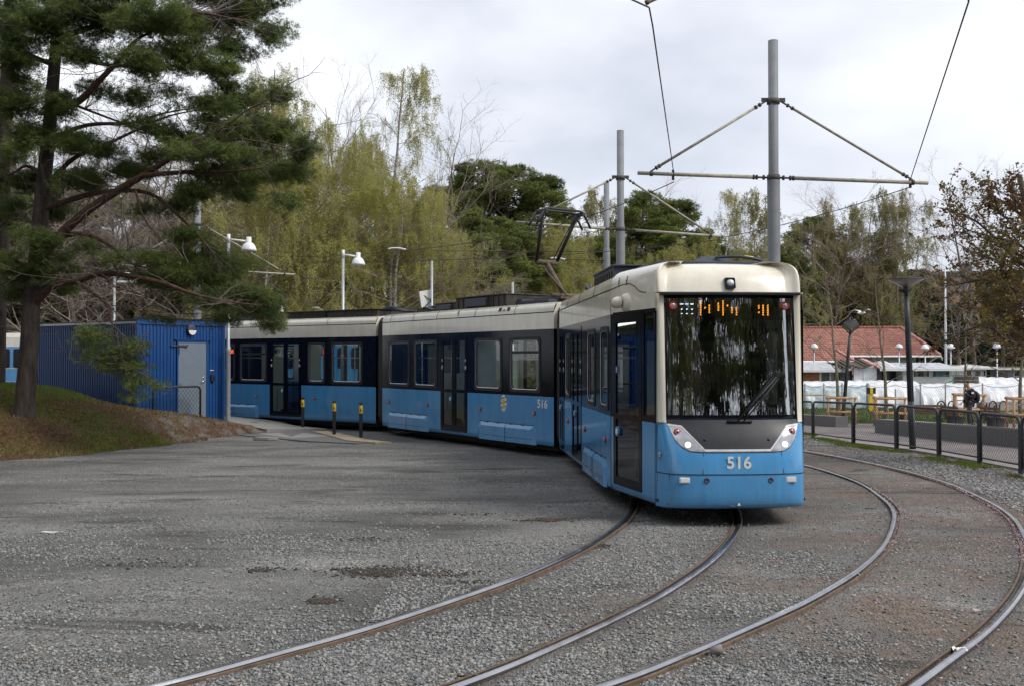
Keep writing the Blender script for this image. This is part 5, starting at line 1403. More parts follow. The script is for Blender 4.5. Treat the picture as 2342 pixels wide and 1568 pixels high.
# ================================================================ OVERHEAD LINE
def mast(p, top, r0_, r1_, step, arms, label, group='grey overhead line masts'):
    """arms: (length left, length right, z arm, z brace, direction rad, slope)"""
    t = thing('overhead_line_mast', label, 'mast', (p[0], p[1], zg(p[0], p[1])), 0, group)
    mb = MB(); mb.lathe([(r0_, 0), (r0_, step), (r1_ + .01, step + .1), (r1_, step + .18), (r1_, top), (0, top)], (0, 0, 0), 24); mb.build('mast_tube', [M['mast']], t)
    if arms:
        ll, lr, za, zb, rz, sl = arms
        d = Vector((math.cos(rz), math.sin(rz), 0))
        for z in (za, zb):
            cb = MB(); cb.lathe([(r1_ + .008, -.05), (r1_ + .03, -.05), (r1_ + .03, .05), (r1_ + .008, .05)], (0, 0, z), 18)
            if z == zb:
                for s_ in (-1, 1): cb.box(tuple(d * s_ * (r1_ + .07) + Vector((0, 0, zb + .03))), (.14, .03, .08))
            cb.build('clamp', [M['fitting']], t)
        for s_ in (-1, 1):
            cb = MB()
            cb.tube([d * s_ * (r1_ + .02) + Vector((0, 0, za)), d * s_ * (r1_ + .32) + Vector((0, 0, za - sl * s_ * .3))], .022, 6)
            for q in (.10, .24, .30): cb.lathe([(0, -.018), (.05, -.018), (.05, .018), (0, .018)], tuple(d * s_ * (r1_ + q) + Vector((0, 0, za - sl * s_ * q))), 10, 0, Matrix.Rotation(R(90), 3, 'Y'))
            cb.build('arm_insulator', [M['fitting']], t)
        for s_, ln in ((-1, ll), (1, lr)):
            e_ = d * s_ * ln + Vector((0, 0, za - sl * s_ * ln))
            st_ = d * s_ * (r1_ + .3) + Vector((0, 0, za - sl * s_ * .3))
            ab = MB(); ab.tube([st_, e_], .038, 10); ab.build('cross_arm', [M['arm']], t)
            bt = d * s_ * (ln * .90) + Vector((0, 0, za + .05 - sl * s_ * ln * .9)); tp = d * s_ * (r1_ + .06) + Vector((0, 0, zb))
            v = (bt - tp)
            ab = MB(); ab.tube([tp + v * .07, bt - v * .05], .028, 8); ab.build('brace_rod', [M['arm']], t)
            fb_ = MB(); fb_.tube([tp, tp + v * .09], .018, 6)
            for q in (.05, .085): fb_.lathe([(0, -.02), (.042, -.02), (.042, .02), (0, .02)], tuple(tp + v * q), 8, 0, v.to_track_quat('Z', 'Y').to_matrix())
            fb_.build('rod_fitting', [M['fitting']], t); fb_ = MB(); fb_.tube([bt - v * .07, bt], .018, 6)
            for q in (.93, .955): fb_.lathe([(0, -.02), (.042, -.02), (.042, .02), (0, .02)], tuple(tp + v * q), 8, 0, v.to_track_quat('Z', 'Y').to_matrix())
            fb_.lathe([(.035, -.03), (.055, -.03), (.055, .03), (.035, .03)], tuple(bt - Vector((0, 0, .05))), 10, 0, Matrix.Rotation(R(90), 3, 'Y'))
            fb_.build('rod_fitting', [M['fitting']], t); fb_ = MB()
            wx = d * s_ * (ln * (.74 if s_ < 0 else .885)) + Vector((0, 0, za - sl * s_ * ln * .8))
            fb_.tube([wx + Vector((0, 0, .08)), wx - Vector((0, 0, .12))], .028, 6)
            fb_.build('wire_clamp', [M['fitting']], t)
    return t
m1 = P(1770, 818, 20.0); m2 = P(1419, 818, 28.1); m3 = P(1387, 818, 36.3); m4 = P(451, 818, 40.8)
mast(m1, 8.52, .125, .098, 5.72, (2.72, 3.12, 5.78, 7.30, R(2), .028), 'nearest tall grey mast with cream cross-arms rising behind the tram front')
mast(m2, 8.55, .125, .10, 5.78, (2.92, 2.85, 5.78, 7.22, R(4), .06), 'second grey mast with cross-arms, behind the pantograph', )
mast(m3, 8.55, .13, .10, 6.0, None, 'plain grey mast without arms just left of and behind the second mast')
mast(m4, 8.5, .15, .12, 5.9, (3.2, 3.9, 5.78, 7.6, R(3), .05), 'pale mast with cross-arms seen between the pine branches')
def wire(pts, r, label, name='contact_wire'):
    mb = MB(); mb.tube(pts, r, 5, caps=False); return tag(mb.build(name, [M['wire']]), label, 'overhead wire')
wL1 = P(1541, 405, 19.95); wR1 = P(2080, 415, 20.1); wL2 = P(1235, 517, 28.0); wR2 = P(1640, 541, 28.2)
def sag(a, b, s_, n=10): return [a.lerp(b, i / n) - Vector((0, 0, s_ * 4 * (i / n) * (1 - i / n))) for i in range(n + 1)]
wire([Vector((-14, -3, 5.9)), Vector((-6, 4.2, 5.75)), P(1440, -2, 9.3), P(1484, 18, 9.8), P(1492, 60, 10.4)] + [wL1 + Vector((0, 0, .02))] , .009, 'dark contact wire rising from the left end of the nearest cross-arm over the camera')
wire([Vector((-6, -2, 5.9)), Vector((0, 4.6, 5.75)), P(2150, -110, 8.2), P(2215, 3, 9.6), wR1], .009, 'dark contact wire rising from the right end of the nearest cross-arm')
wire(sag(wL1 - Vector((0, 0, .1)), wL2 + Vector((0, 0, -.1)), .10), .010, 'contact wire between the left arm ends of the two near masts')
wire(sag(wR1 - Vector((0, 0, .12)), wR2 + Vector((0, 0, -.05)), .10), .010, 'contact wire between the right arm ends of the two near masts')
wire(sag(wL2 - Vector((0, 0, .1)), P(890, 575, 37.0), .1), .011, 'contact wire leaving the second mast toward the birches')
wire(sag(wR2 - Vector((0, 0, .1)), P(1090, 592, 38.0), .1) + sag(P(1090, 592, 38.0), P(660, 600, 44.0), .05)[1:], .011, 'far contact wire above the roof of the second tram body')
wire([P(985, 574, 37), P(1387, 576, 36.2)], .012, 'upper span wire from the armless mast to a white pull-off', 'span_wire')
wire([P(1290, 594, 36.5), P(1387, 596, 36.2)], .012, 'lower span wire from the armless mast to a white pull-off', 'span_wire')
wire(sag(P(890, 575, 37.0), P(660, 586, 44), .08), .011, 'contact wire running on through the birch crowns')
def pull_off(u0, v0, u1, v1, Y, label, rise=8, m_='lampwhite', r=.028):
    mb = MB(); pts = [P(u0 + (u1 - u0) * t, v0 + (v1 - v0) * t - rise * 4 * t * (1 - t) * .6, Y) for t in np.linspace(0, 1, 9)]
    mb.tube(pts, r, 7); mb.tube(pts[:2], r * 1.2, 6, 1); mb.tube(pts[-2:], r * 1.2, 6, 1)
    return tag(mb.build('wire_pull_off', [M[m_], M['rust']]), label, 'wire fitting')
pull_off(882, 571, 935, 574, 37, 'curved white pull-off arm above the second tram body'); pull_off(1254, 592, 1298, 596, 36.5, 'curved white pull-off arm behind the pantograph', 6)
pull_off(1476, 8, 1530, -14, 9.8, 'pale insulator rod on the contact wire at the top edge', 3, 'arm', .022)
# ================================================================ RIGHT SIDE: fence, plaza, gardens, house
# ---- plaza surface and kerb
FP = [G(1780, 994.5), G(1859, 1004), G(1951, 1018), G(2050, 1030.5), G(2147, 1046.5), G(2240, 1064), G(2335, 1082.6), G(2440, 1104)]
FP = [Vector((p.x, p.y, zg(p.x, p.y))) for p in FP]
def strip_surface(name, left, right, dz, m_, n=1, label=None, kind='structure', thick=.05):
    rows = []
    for a, b in zip(left, right):
        row = [(a[0], a[1], zg(a[0], a[1]) - thick)]
        for k in range(n + 1):
            x = a[0] + (b[0] - a[0]) * k / n; y = a[1] + (b[1] - a[1]) * k / n; row.append((x, y, zg(x, y) + dz))
        rows.append(row)
    mb = MB(); mb.grid(rows, smooth=False); return tag(mb.build(name, [m_]), label, kind=kind)
fl = [(p.x + .16, p.y + .1) for p in FP]; fl = [(fl[0][0] - 1.2, fl[0][1] + 5), *fl, (11.0, 14.0)]
fr2 = [(x + .35, y + .12) for x, y in fl]
strip_surface('kerb', fl, fr2, .06, M['concrete_l'])
def paving_mat():
    m, N, L, b = new_mat('pinkish_paving')
    tc = N.new('ShaderNodeTexCoord'); br = N.new('ShaderNodeTexBrick'); mp = N.new('ShaderNodeMapping'); mp.inputs['Rotation'].default_value = (0, 0, .35); mp.inputs['Scale'].default_value = (3, 3, 3)
    L.new(tc.outputs['Object'], mp.inputs[0]); L.new(mp.outputs[0], br.inputs[0])
    br.inputs['Color1'].default_value = (.235, .20, .195, 1); br.inputs['Color2'].default_value = (.19, .168, .165, 1); br.inputs['Mortar'].default_value = (.10, .09, .085, 1); br.inputs['Mortar Size'].default_value = .012
    n1 = N.new('ShaderNodeTexNoise'); n1.inputs['Scale'].default_value = .6; n1.inputs['Detail'].default_value = 6; L.new(tc.outputs['Object'], n1.inputs[0])
    r1 = N.new('ShaderNodeValToRGB'); r1.color_ramp.elements[0].color = (.75, .75, .75, 1); r1.color_ramp.elements[1].color = (1.25, 1.2, 1.2, 1); r1.color_ramp.elements[0].position = .35; r1.color_ramp.elements[1].position = .65
    L.new(n1.outputs[0], r1.inputs[0]); mx = N.new('ShaderNodeMix'); mx.data_type = 'RGBA'; mx.blend_type = 'MULTIPLY'; mx.inputs[0].default_value = 1
    L.new(br.outputs[0], mx.inputs[6]); L.new(r1.outputs[0], mx.inputs[7]); L.new(mx.outputs[2], b.inputs['Base Color']); b.inputs['Roughness'].default_value = .85
    return m
M['paving'] = paving_mat()
ys_l = [14.0, 17, 19.1, 20.6, 22.2, 24, 25.3, 27.2, 30, 34, 38, 42.5]
xl = np.interp(ys_l, [14.0, 19.14, 20.6, 22.2, 24.0, 25.3, 27.2, 29, 34, 42.5], [11.3, 10.25, 10.1, 10.0, 9.7, 9.15, 8.75, 8.2, 7.0, 5.5])
strip_surface('plaza', list(zip(xl, ys_l)), [(45, y) for y in ys_l], .035, M['paving'], n=24)
M['lawn'] = mat('lawn', (.05, .085, .018), .95, var=.35, vs=3, c2=(.085, .12, .03), bump=.6, bs=30)
yl2 = [42.0, 46, 50, 54, 60, 70]
strip_surface('lawn', [(2, y) for y in yl2], [(70, y) for y in yl2], .05, M['lawn'], n=14)
M['lawngrass'] = leaf_mat('lawn_blades', (.05, .075, .015), (.12, .17, .03), .2)
rg = np.random.default_rng(21); n = 26000
Y = rg.uniform(42.2, 66, n); X = rg.uniform(9, 34, n); Z = np.array([zg(a, b) for a, b in zip(X, Y)]) + .05
blades('lawn_grass', X, Y, Z, .11, M['lawngrass'], 22, 'green lawn between the plaza and the garden fence', wd=.02)
# grass and weeds along the foot of the mesh fence
n = 16000; t_ = rg.uniform(0, 6.99, n); k_ = t_.astype(int); fr = t_ - k_
fx = np.array([p.x for p in FP]); fy = np.array([p.y for p in FP])
X = fx[k_] + (fx[np.minimum(k_ + 1, 7)] - fx[k_]) * fr + rg.normal(-.22, .16, n); Y = fy[k_] + (fy[np.minimum(k_ + 1, 7)] - fy[k_]) * fr + rg.normal(-.1, .12, n)
den = fnoise(X * 2.2, Y * 2.2) > -.25
blades('verge_grass', X[den], Y[den], lumps(X[den], Y[den]), .065, M['grass'], 23, 'thin grass and moss along the foot of the mesh fence', wd=.008)
# coarser grey ballast between outer rail and fence
def den_v(x, y, da, db): return ((x > 4.8) & (db > .95) & (db < 3.2) & (y > 14.5) & (x > np.interp(y, PB[150:260, 1][np.argsort(PB[150:260, 1])], PB[150:260, 0][np.argsort(PB[150:260, 1])]) + .3)) * np.clip(.7 + fnoise(x, y), .1, 1)
stones('ballast', 16000, (0, 0, 0, 29, 1.0, den_v), .012, .035, 24, M['stone'], 'grey ballast stones between the outer rail and the mesh fence')

# ---- mesh fence
fence = thing('mesh_fence', 'low dark mesh fence of rounded panels curving along the outer track', 'fence', (FP[0].x, FP[0].y, 0))
o_ = Vector((FP[0].x, FP[0].y, 0))
for i, p in enumerate(FP):
    mb = MB(); q = p - o_; mb.box((q.x, q.y, q.z + .45), (.075, .075, 1.0), rz=.3); mb.build('post', [M['fence']], fence, bevel=.006)
for a, b in zip(FP, FP[1:]):
    a = a - o_; b = b - o_; d = (b - a); L_ = d.length; d = d / L_; s_ = .045
    mb = MB(); a1 = a + d * s_; b1 = b - d * s_
    zt_ = Vector((0, 0, 1.08)); rr = .13
    pts_ = [a1 + Vector((0, 0, .1))] + [a1 + zt_ - Vector((0, 0, rr))]
    for k in range(1, 6):
        an = R(90 * k / 5); pts_.append(a1 + d * (rr - rr * math.cos(an)) + zt_ + Vector((0, 0, -rr + rr * math.sin(an))))
    for k in range(0, 6):
        an = R(90 * k / 5); pts_.append(b1 - d * (rr - rr * math.sin(an)) + zt_ + Vector((0, 0, -rr + rr * math.cos(an))))
    pts_.append(b1 + Vector((0, 0, .1)))
    mb.tube(pts_, .030, 8); mb.tube([a1 + Vector((0, 0, .17)), b1 + Vector((0, 0, .17))], .018, 6)
    mb.build('panel_frame', [M['fence']], fence)
    zm = 0
    mesh_panel(fence, tuple(a1), tuple(b1), .18, 1.05, .040, .0036, 'fence')

# ---- plaza lamps with dish heads
def dish_lamp(p, h, lean, label, dia=.44, tilt=0.0, droop=0.0):
    t = thing('plaza_lamp', label, 'street lamp', (p.x, p.y, zg(p.x, p.y)), 0, 'dark plaza lamps with dish heads')
    top = Vector((lean, 0, h)); mb = MB()
    mb.tube([(0, 0, 0), (lean * .3, 0, h * .3)], [.074, .074], 16); mb.tube([(lean * .3, 0, h * .3), (lean * .74, 0, h * .76), tuple(top * .93)], [.074, .064, .06], 16); mb.tube([top * .93, top], .045, 12)
    mb.build('pole', [M['dkpost']], t)
    Mx = Matrix.Rotation(tilt, 3, 'Y') @ Matrix.Rotation(droop, 3, 'X')
    mb = MB(); mb.lathe([(.06, -.20), (dia * .55, -.10), (dia * .97, .0), (dia, .015)], top + Vector((0, 0, .12)), 28, 0, Mx); mb.build('dish_glass', [M['dish']], t)
    mb = MB(); mb.lathe([(0, .045), (dia * .6, .035), (dia * 1.0, .01), (dia * 1.0, -.01), (dia * .6, .02), (0, .03)], top + Vector((0, 0, .12)), 28, 0, Mx)
    mb.lathe([(.06, -.20), (.085, -.26), (.05, -.33), (0, -.33)], top + Vector((0, 0, .12)), 12, 0, Mx)
    mb.tube([top + Vector((-.02, 0, -.2)), top + Vector((-.17, 0, -.12))], .03, 6); mb.tube([top + Vector((.02, 0, -.2)), top + Vector((.14, 0, -.10))], .02, 6)
    mb.build('dish_cover', [M['dkpost']], t)
    return t
M['dish'] = glass_mat('frosted_dish', (.55, .53, .52), .25, rough=.35)
pl1 = G(2087, 1031); dish_lamp(pl1, 3.93, -.145, 'tall leaning dark lamp post with a dish head standing right behind the mesh fence')
pl2 = P(1925, 818, 41.5); dish_lamp(pl2, 3.95, .36, 'damaged dark lamp post with a tilted dish head behind the first young tree', .34, R(14), R(-38))

# ---- granite seating walls, benches
def block(name, pts2, h, label, m_='concrete', top='concrete_l', group=None):
    """pts2: front edge points on the ground; depth away from the camera"""
    t = thing(name, label, 'wall', (pts2[0][0], pts2[0][1], 0), 0, group)
    o_ = pts2[0]; mb = MB(); dp = .5
    fr = [(x - o_[0], y - o_[1]) for x, y in pts2]; bk = []
    for i, p in enumerate(fr):
        a = fr[max(0, i - 1)]; b = fr[min(len(fr) - 1, i + 1)]; d = Vector((b[0] - a[0], b[1] - a[1])).normalized(); bk.append((p[0] - d.y * dp, p[1] + d.x * dp))
    n = len(fr); ol = fr + bk[::-1]
    zb = [zg(x + o_[0], y + o_[1]) for x, y in ol]
    v = [(x, y, z - .1) for (x, y), z in zip(ol, zb)] + [(x, y, z + h - .03) for (x, y), z in zip(ol, zb)]
    m2 = len(ol); mb.add(v, [(i, (i + 1) % m2, m2 + (i + 1) % m2, m2 + i) for i in range(m2)]); mb.add(v[m2:], [tuple(range(m2))])
    mb.build('block', [M[m_]], t, bevel=.015)
    mb = MB(); v = [(x, y, z + h - .03) for (x, y), z in zip(ol, zb)] + [(x, y, z + h) for (x, y), z in zip(ol, zb)]
    mb.add(v, [(i, (i + 1) % m2, m2 + (i + 1) % m2, m2 + i) for i in range(m2)] + [tuple(range(m2, 2 * m2))]); mb.build('cap', [M[top]], t)
    return t
def g5(x, y): p = G((2300 + x / 2.5286) / 1.2812, (780 + y / 2.5286) / 1.2812); return (p.x, p.y)
block('granite_wall', [g5(60, 1172), g5(372, 1196)], .44, 'short dark granite seating wall just right of the tram')
block('granite_wall', [g5(662, 1237), g5(890, 1262), g5(1150, 1292), g5(1440, 1325), g5(1735, 1352), g5(1990, 1378)], .48, 'long dark granite seating wall running behind the mesh fence')
def bench(p, rz, L_, label, back=True):
    t = thing('bench', label, 'bench', (p[0], p[1], zg(p[0], p[1])), rz, 'brown slatted benches')
    mb = MB()
    for k in range(4): mb.box((0, -.2 + k * .12, .46), (L_, .10, .035))
    mb.build('seat', [M['bench']], t)
    if back:
        mb = MB()
        for k in range(3): mb.box((0, -.30 - k * .03, .54 + k * .12), (L_, .03, .10))
        mb.build('backrest', [M['bench']], t)
    for s_ in (-1, 1):
        mb = MB(); mb.box((s_ * (L_ / 2 - .2), 0, .22), (.06, .42, .44)); mb.box((s_ * (L_ / 2 - .2), -.32, .62), (.05, .04, .55)); mb.build('leg', [M['darkmetal']], t)
    return t
def bp(x, y): return g5(x, y)
bench(bp(1000, 1165), R(-3), 1.9, 'long brown slatted bench seen from behind, left of the person'); bench(bp(1258, 1195), R(-60), .75, 'brown bench turned away, beside the walking person'); bench(bp(1560, 1212), R(-60), .75, 'brown bench behind the right end of the granite wall')
wl_ = thing('low_wall', 'pale low wall at the edge of the lawn behind the benches', 'wall', (*g5(1440, 1080), 0))
mb = MB(); a = Vector(g5(1440, 1100)); b = Vector(g5(2000, 1075)); dv = b - a; mb.box((dv.x / 2, dv.y / 2, zg(a.x, a.y) + .2), (dv.length, .4, .75), rz=math.atan2(dv.y, dv.x)); mb.build('block', [M['concrete_l']], wl_)
tr_ = thing('seat_plank', 'narrow wooden seat on the short granite wall by the tram', 'bench', (*g5(150, 1150), 0)); mb = MB(); mb.box((0, .2, .53), (1.9, .35, .05)); mb.build('seat', [M['wood']], tr_)

# ---- young trees: round-timber guards
def tree_guard(p, label, w=1.12, h=1.15, rz=0.0, first=None):
    z = zg(p[0], p[1])
    if first:
        o = copy_tree(first); o.location = (p[0], p[1], z); o.rotation_euler = (0, 0, rz); o['label'] = label; return o
    t = thing('tree_guard', label, 'tree guard', (p[0], p[1], z), rz, 'timber tree guards on the plaza')
    C_ = [(-w / 2, -w * .45), (w / 2, -w * .45), (w / 2 * .55, w * .5), (-w / 2 * .35, w * .5)]
    for x, y in C_:
        mb = MB(); mb.tube([(x, y, 0), (x * .98, y, h + .03)], [.05, .043], 10); mb.build('post', [M['wood']], t)
    for zz in (h - .03, h * .48):
        for i in range(4):
            a = Vector((*C_[i], zz)); b = Vector((*C_[(i + 1) % 4], zz)); d = (b - a).normalized() * .08
            mb = MB(); mb.tube([a - d, b + d], .046, 10); mb.build('rail', [M['wood']], t)
    mb = MB()
    for i in range(4):
        a = Vector((*C_[i], h * .8)); mb.tube([a, (a + Vector((0, 0, h * .8))) / 2 + Vector((0, 0, -.03)), Vector((0, 0, h * .8))], .012, 5)
    mb.build('strap', [M['rope']], t)
    return t
gp = [g5(388, 1172), g5(742, 1188), g5(1330, 1158), g5(1745, 1205)]
gp = [(p[0], p[1]) for p in gp]
tg = tree_guard(gp[0], 'timber tree guard nearest the tram'); tree_guard(gp[1], 'second timber tree guard from the tram, left of the leaning lamp', rz=R(2), first=tg)
tree_guard(gp[2], 'timber tree guard right beside the walking person', first=tg, rz=R(-2)).scale = (1.1, 1.1, 1.1); tree_guard(gp[3], 'timber tree guard at the right edge of the picture', first=tg, rz=R(4))

# ---- bicycle hoops
hp = [(1152, 1032), (1232, 1034), (1462, 1036), (1535, 1040), (1612, 1042)]
first = None
for i, (x, y) in enumerate(hp):
    p = P((2300 + x / 2.5286) / 1.2812, 818, 52.0); z = zg(p.x, 52.0)
    if first is None:
        t = thing('bicycle_rack', 'black bicycle hoop on the lawn, leftmost of the row', 'bicycle rack', (p.x, 52, z), R(35), 'black bicycle hoops on the lawn')
        mb = MB(); pts_ = [Vector((-.35, 0, 0)), Vector((-.35, 0, .6))] + [Vector((-.35 + .35 * (1 - math.cos(a)), 0, .6 + .28 * math.sin(a))) for a in np.linspace(.2, math.pi - .2, 9)] + [Vector((.35, 0, .6)), Vector((.35, 0, 0))]
        mb.tube(pts_, .035, 8); mb.build('hoop', [M['rubber']], t); first = t
    else:
        t = copy_tree(first); t.location = (p.x, 52.0, z); t['label'] = ['black bicycle hoop second from the left', 'black bicycle hoop just behind the backpack of the person', 'black bicycle hoop between the person and the right tree guard', 'rightmost black bicycle hoop'][i - 1]

# ---- chain-link garden fence
YF = 60.0
gf = thing('chain_link_fence', 'sagging chain-link fence in front of the white garden foils', 'fence', (12, YF, 0))
zf = zg(12, YF) + .05
xs_f = [P((2300 + x / 2.5286) / 1.2812, 818, YF).x - 12 for x in (-150, 30, 145, 285, 420, 610, 815, 1000, 1185, 1460, 1730, 2000)]
for i, x in enumerate(xs_f):
    th_ = .09 if i == 5 else .045
    mb = MB(); mb.lathe([(th_, 0), (th_, 1.55 if i != 6 else 1.2), (0, 1.55 if i != 6 else 1.2)], (x, 0, zf), 10); mb.build('post', [M['mast']], gf)
mb = MB()
for a, b in zip(xs_f, xs_f[1:]):
    mb.tube([(a + (b - a) * t, 0, zf + 1.45 - .16 * 4 * t * (1 - t)) for t in np.linspace(0, 1, 7)], .014, 5)
mb.build('top_wire', [M['dkpost']], gf)
mb = MB(); x = xs_f[0]
while x < xs_f[-1]:
    for s_ in (-1, 1): mb.tube([(x, 0, zf + .1), (x + s_ * .9, 0, zf + 1.38)], .005, 3, caps=False)
    x += .15
mb.build('wire_netting', [M['galv']], gf)

# ---- white plastic foils over garden beds
M['foil'] = mat('white_garden_foil', (.62, .63, .65), .3, var=.12, vs=2, c2=(.80, .81, .82), bump=.8, bs=2.5)
M['foil_b'] = mat('milky_blue_foil', (.30, .40, .42), .3, var=.3, vs=2.5, c2=(.55, .62, .63), bump=.8, bs=2.5)
def foil(u0, u1, vtop, Y0, Y1, h, label, m_='foil', seed=0, v_shape=None):
    a = P(u0, 818, Y0).x; b = P(u1, 818, Y0).x; zb = zg(a + 1, Y0)
    nx = 60; ny = 18; rows = []; rr = np.random.default_rng(seed); ph = rr.uniform(0, 6, 4)
    for j in range(ny + 1):
        t = j / ny; row = []
        for i in range(nx + 1):
            x = i / nx
            prof = math.sin(math.pi * min(1, max(0, t))) ** .45
            end = min(1, x * 24, (1 - x) * 24) ** .5
            w = 1 + .02 * math.sin(x * (b - a) * .9 + ph[0]) + .015 * math.sin(x * (b - a) * 4.1 + ph[1]) * math.sin(t * 9 + ph[2])
            cr = .03 * math.sin(x * (b - a) * 9 + 6 * t + ph[3])
            row.append((a + (b - a) * x, Y0 + (Y1 - Y0) * t + .08 * math.sin(x * 23 + ph[2]), zb + (h * prof * w + cr) * end))
        rows.append(row)
    mb = MB(); mb.grid(rows); return tag(mb.build('garden_foil', [M[m_]]), label, 'plastic cover', 'white plastic covers over garden beds')
foil(1815, 2000, 0, 61, 64, 1.38, 'bluish milky plastic cover at the left end of the garden fence', 'foil_b', 1)
foil(1995, 2130, 0, 61.5, 64.5, 1.42, 'white plastic cover behind the leaning lamp post', seed=2); foil(2110, 2210, 0, 60.8, 64, 1.25, 'wrinkled white plastic cover left of the person', seed=3)
foil(2190, 2290, 0, 61.0, 64.5, 1.42, 'white plastic cover behind the person', seed=4); foil(2275, 2400, 0, 61.2, 64, 1.35, 'white plastic cover at the right edge', seed=5)
foil(1830, 2130, 0, 65, 69, 1.58, 'long white foil tunnel rising behind the other covers on the left', seed=6); foil(2060, 2400, 0, 65.5, 69, 1.38, 'long white foil tunnel behind the person on the right', seed=7)
foil(2240, 2400, 0, 69.5, 72, 1.75, 'upper white foil tunnel in the far right of the gardens', seed=8)

# ---- garden sheds
def uv5(x, y, Y): return P((2300 + x / 2.5286) / 1.2812, (780 + y / 2.5286) / 1.2812, Y)
M['zinc'] = mat('pale_corrugated_roof', (.42, .44, .48), .5, var=.1, vs=2, c2=(.55, .57, .6))
M['wpaint'] = mat('white_wood_paint', (.62, .62, .60), .6, var=.1, vs=3)
M['dkwin'] = mat('dark_window', (.02, .022, .025), .1, var=.4, vs=2)
M['curtain'] = mat('beige_curtain', (.45, .38, .26), .8, var=.25, vs=3, stretch=(6, 6, .5))
M['brick'] = mat('orange_brown_board', (.26, .11, .05), .8, var=.2)
M['teal'] = mat('teal_curtain', (.10, .30, .30), .8, var=.4, vs=4, stretch=(8, 8, .5))
M['redcloth'] = mat('faded_red_tarp', (.50, .09, .10), .7, var=.3, vs=3, c2=(.7, .45, .42))
M['roofwood'] = mat('bare_board', (.5, .36, .2), .8, var=.2)
def garden_house(x0, x1, Y, depth, zroof_front, zroof_back, base_x0, base_x1, label, wins, roof='zinc', wallm='wpaint', vw=(0, 0), ridge_inset=.9):
    a = uv5(x0, 0, Y).x; b = uv5(x1, 0, Y).x; z0 = zg(a + 1, Y)
    t = thing('garden_house', label, 'garden house', (a, Y, z0))
    ze = uv5(0, zroof_front, Y).z - z0; zr = uv5(0, zroof_back, Y + depth).z - z0
    wa = uv5(base_x0, 0, Y).x - a; wb = uv5(base_x1, 0, Y).x - a
    mb = MB(); mb.box(((wa + wb) / 2, .35 + depth / 2, ze / 2), (wb - wa, depth, ze)); mb.build('wall', [M[wallm]], t)
    mb = MB(); L_ = b - a
    n = int(L_ / .2)
    pr = [(0, 0)]; 
    rows = []
    for yy, z, ins in ((-.2, ze, 0), (depth * .55, zr, ridge_inset), (depth + .7, ze, ridge_inset * .5)):
        rows.append([(ins + (L_ - 2 * ins) * i / n, yy, z + (.02 if i % 2 else 0)) for i in range(n + 1)])
    mb.grid(rows, 0, smooth=False); mb.add([rows[0][0], rows[1][0], rows[2][0]], [(0, 1, 2)], 1); mb.add([rows[0][-1], rows[1][-1], rows[2][-1]], [(0, 1, 2)], 1)
    mb.box((L_ / 2, -.22, ze - .06), (L_, .05, .14), mi=1); mb.build('roof', [M[roof], M['wpaint']], t)
    for wx0, wx1, wy0, wy1, kind in wins:
        p0 = uv5(wx0, wy0, Y + .35); p1 = uv5(wx1, wy1, Y + .35)
        u0_, u1_ = p0.x - a, p1.x - a; zz1, zz0 = p0.z - z0, p1.z - z0
        wb_ = MB(); wb_.box(((u0_ + u1_) / 2, .33, (zz0 + zz1) / 2), (u1_ - u0_, .05, zz1 - zz0), mi=0)
        fr = .06
        for cx_, cz_, sx_, sz_ in (((u0_ + u1_) / 2, zz0, u1_ - u0_ + fr, fr), ((u0_ + u1_) / 2, zz1, u1_ - u0_ + fr, fr), (u0_, (zz0 + zz1) / 2, fr, zz1 - zz0), (u1_, (zz0 + zz1) / 2, fr, zz1 - zz0)):
            wb_.box((cx_, .30, cz_), (sx_, .04, sz_), mi=1)
        if kind in ('curtain', 'teal'):
            w_ = (u1_ - u0_)
            for q in ((.12, .3), (.62, .84)) if kind == 'curtain' else ((.2, .5), (.55, .8)):
                pts = [(u0_ + w_ * q[0] + (w_ * (q[1] - q[0])) * i / 10, .30 + .012 * (i % 2)) for i in range(11)]
                wb_.grid([[(x, y, zz0 + .03) for x, y in pts], [(x, y, zz1 - .03) for x, y in pts]], 2, smooth=False)
        wb_.build('window', [M['dkwin'] if kind != 'brick' else M['brick'], M['wpaint'], M['teal'] if kind == 'teal' else M['curtain']], t)
    return t
garden_house(-60, 438, 73, 3.2, 768, 708, -50, 425, 'white garden house with corrugated roof right beside the tram front', [(130, 255, 780, 850, 'brick'), (262, 330, 780, 850, 'dark'), (335, 418, 780, 850, 'curtain')])
garden_house(690, 1308, 72, 3.4, 758, 712, 880, 1245, 'long white garden house with curtained windows behind the leaning lamp', [(945, 1068, 768, 818, 'curtain'), (1084, 1216, 768, 818, 'teal')])
garden_house(1262, 1562, 78, 3, 748, 722, 1300, 1500, 'small white gabled garden house behind the person', [(1338, 1378, 768, 808, 'dark'), (1398, 1446, 768, 812, 'curtain'), (1462, 1484, 768, 812, 'dark')], roof='wpaint', ridge_inset=1.6)
garden_house(1555, 1900, 80, 3, 752, 740, 1660, 1880, 'grey garden house at the far right under the maple', [(1690, 1760, 765, 815, 'dark')], roof='rust', wallm='mast', ridge_inset=.3)
t = thing('garden_shelter', 'patched shelter of white plastic and dark openings between two garden houses', 'shelter', (uv5(505, 0, 72.5).x, 72.5, zg(14, 72.5)))
a0x = uv5(505, 0, 72.5).x; z0 = zg(14, 72.5)
def sb_(mb, x0, x1, y0, y1, dep, mi=0, dd=.1):
    p0 = uv5(x0, y0, 72.5); p1 = uv5(x1, y1, 72.5); mb.box(((p0.x + p1.x) / 2 - a0x, dep, (p0.z + p1.z) / 2 - z0), (p1.x - p0.x, dd, p0.z - p1.z), mi=mi)
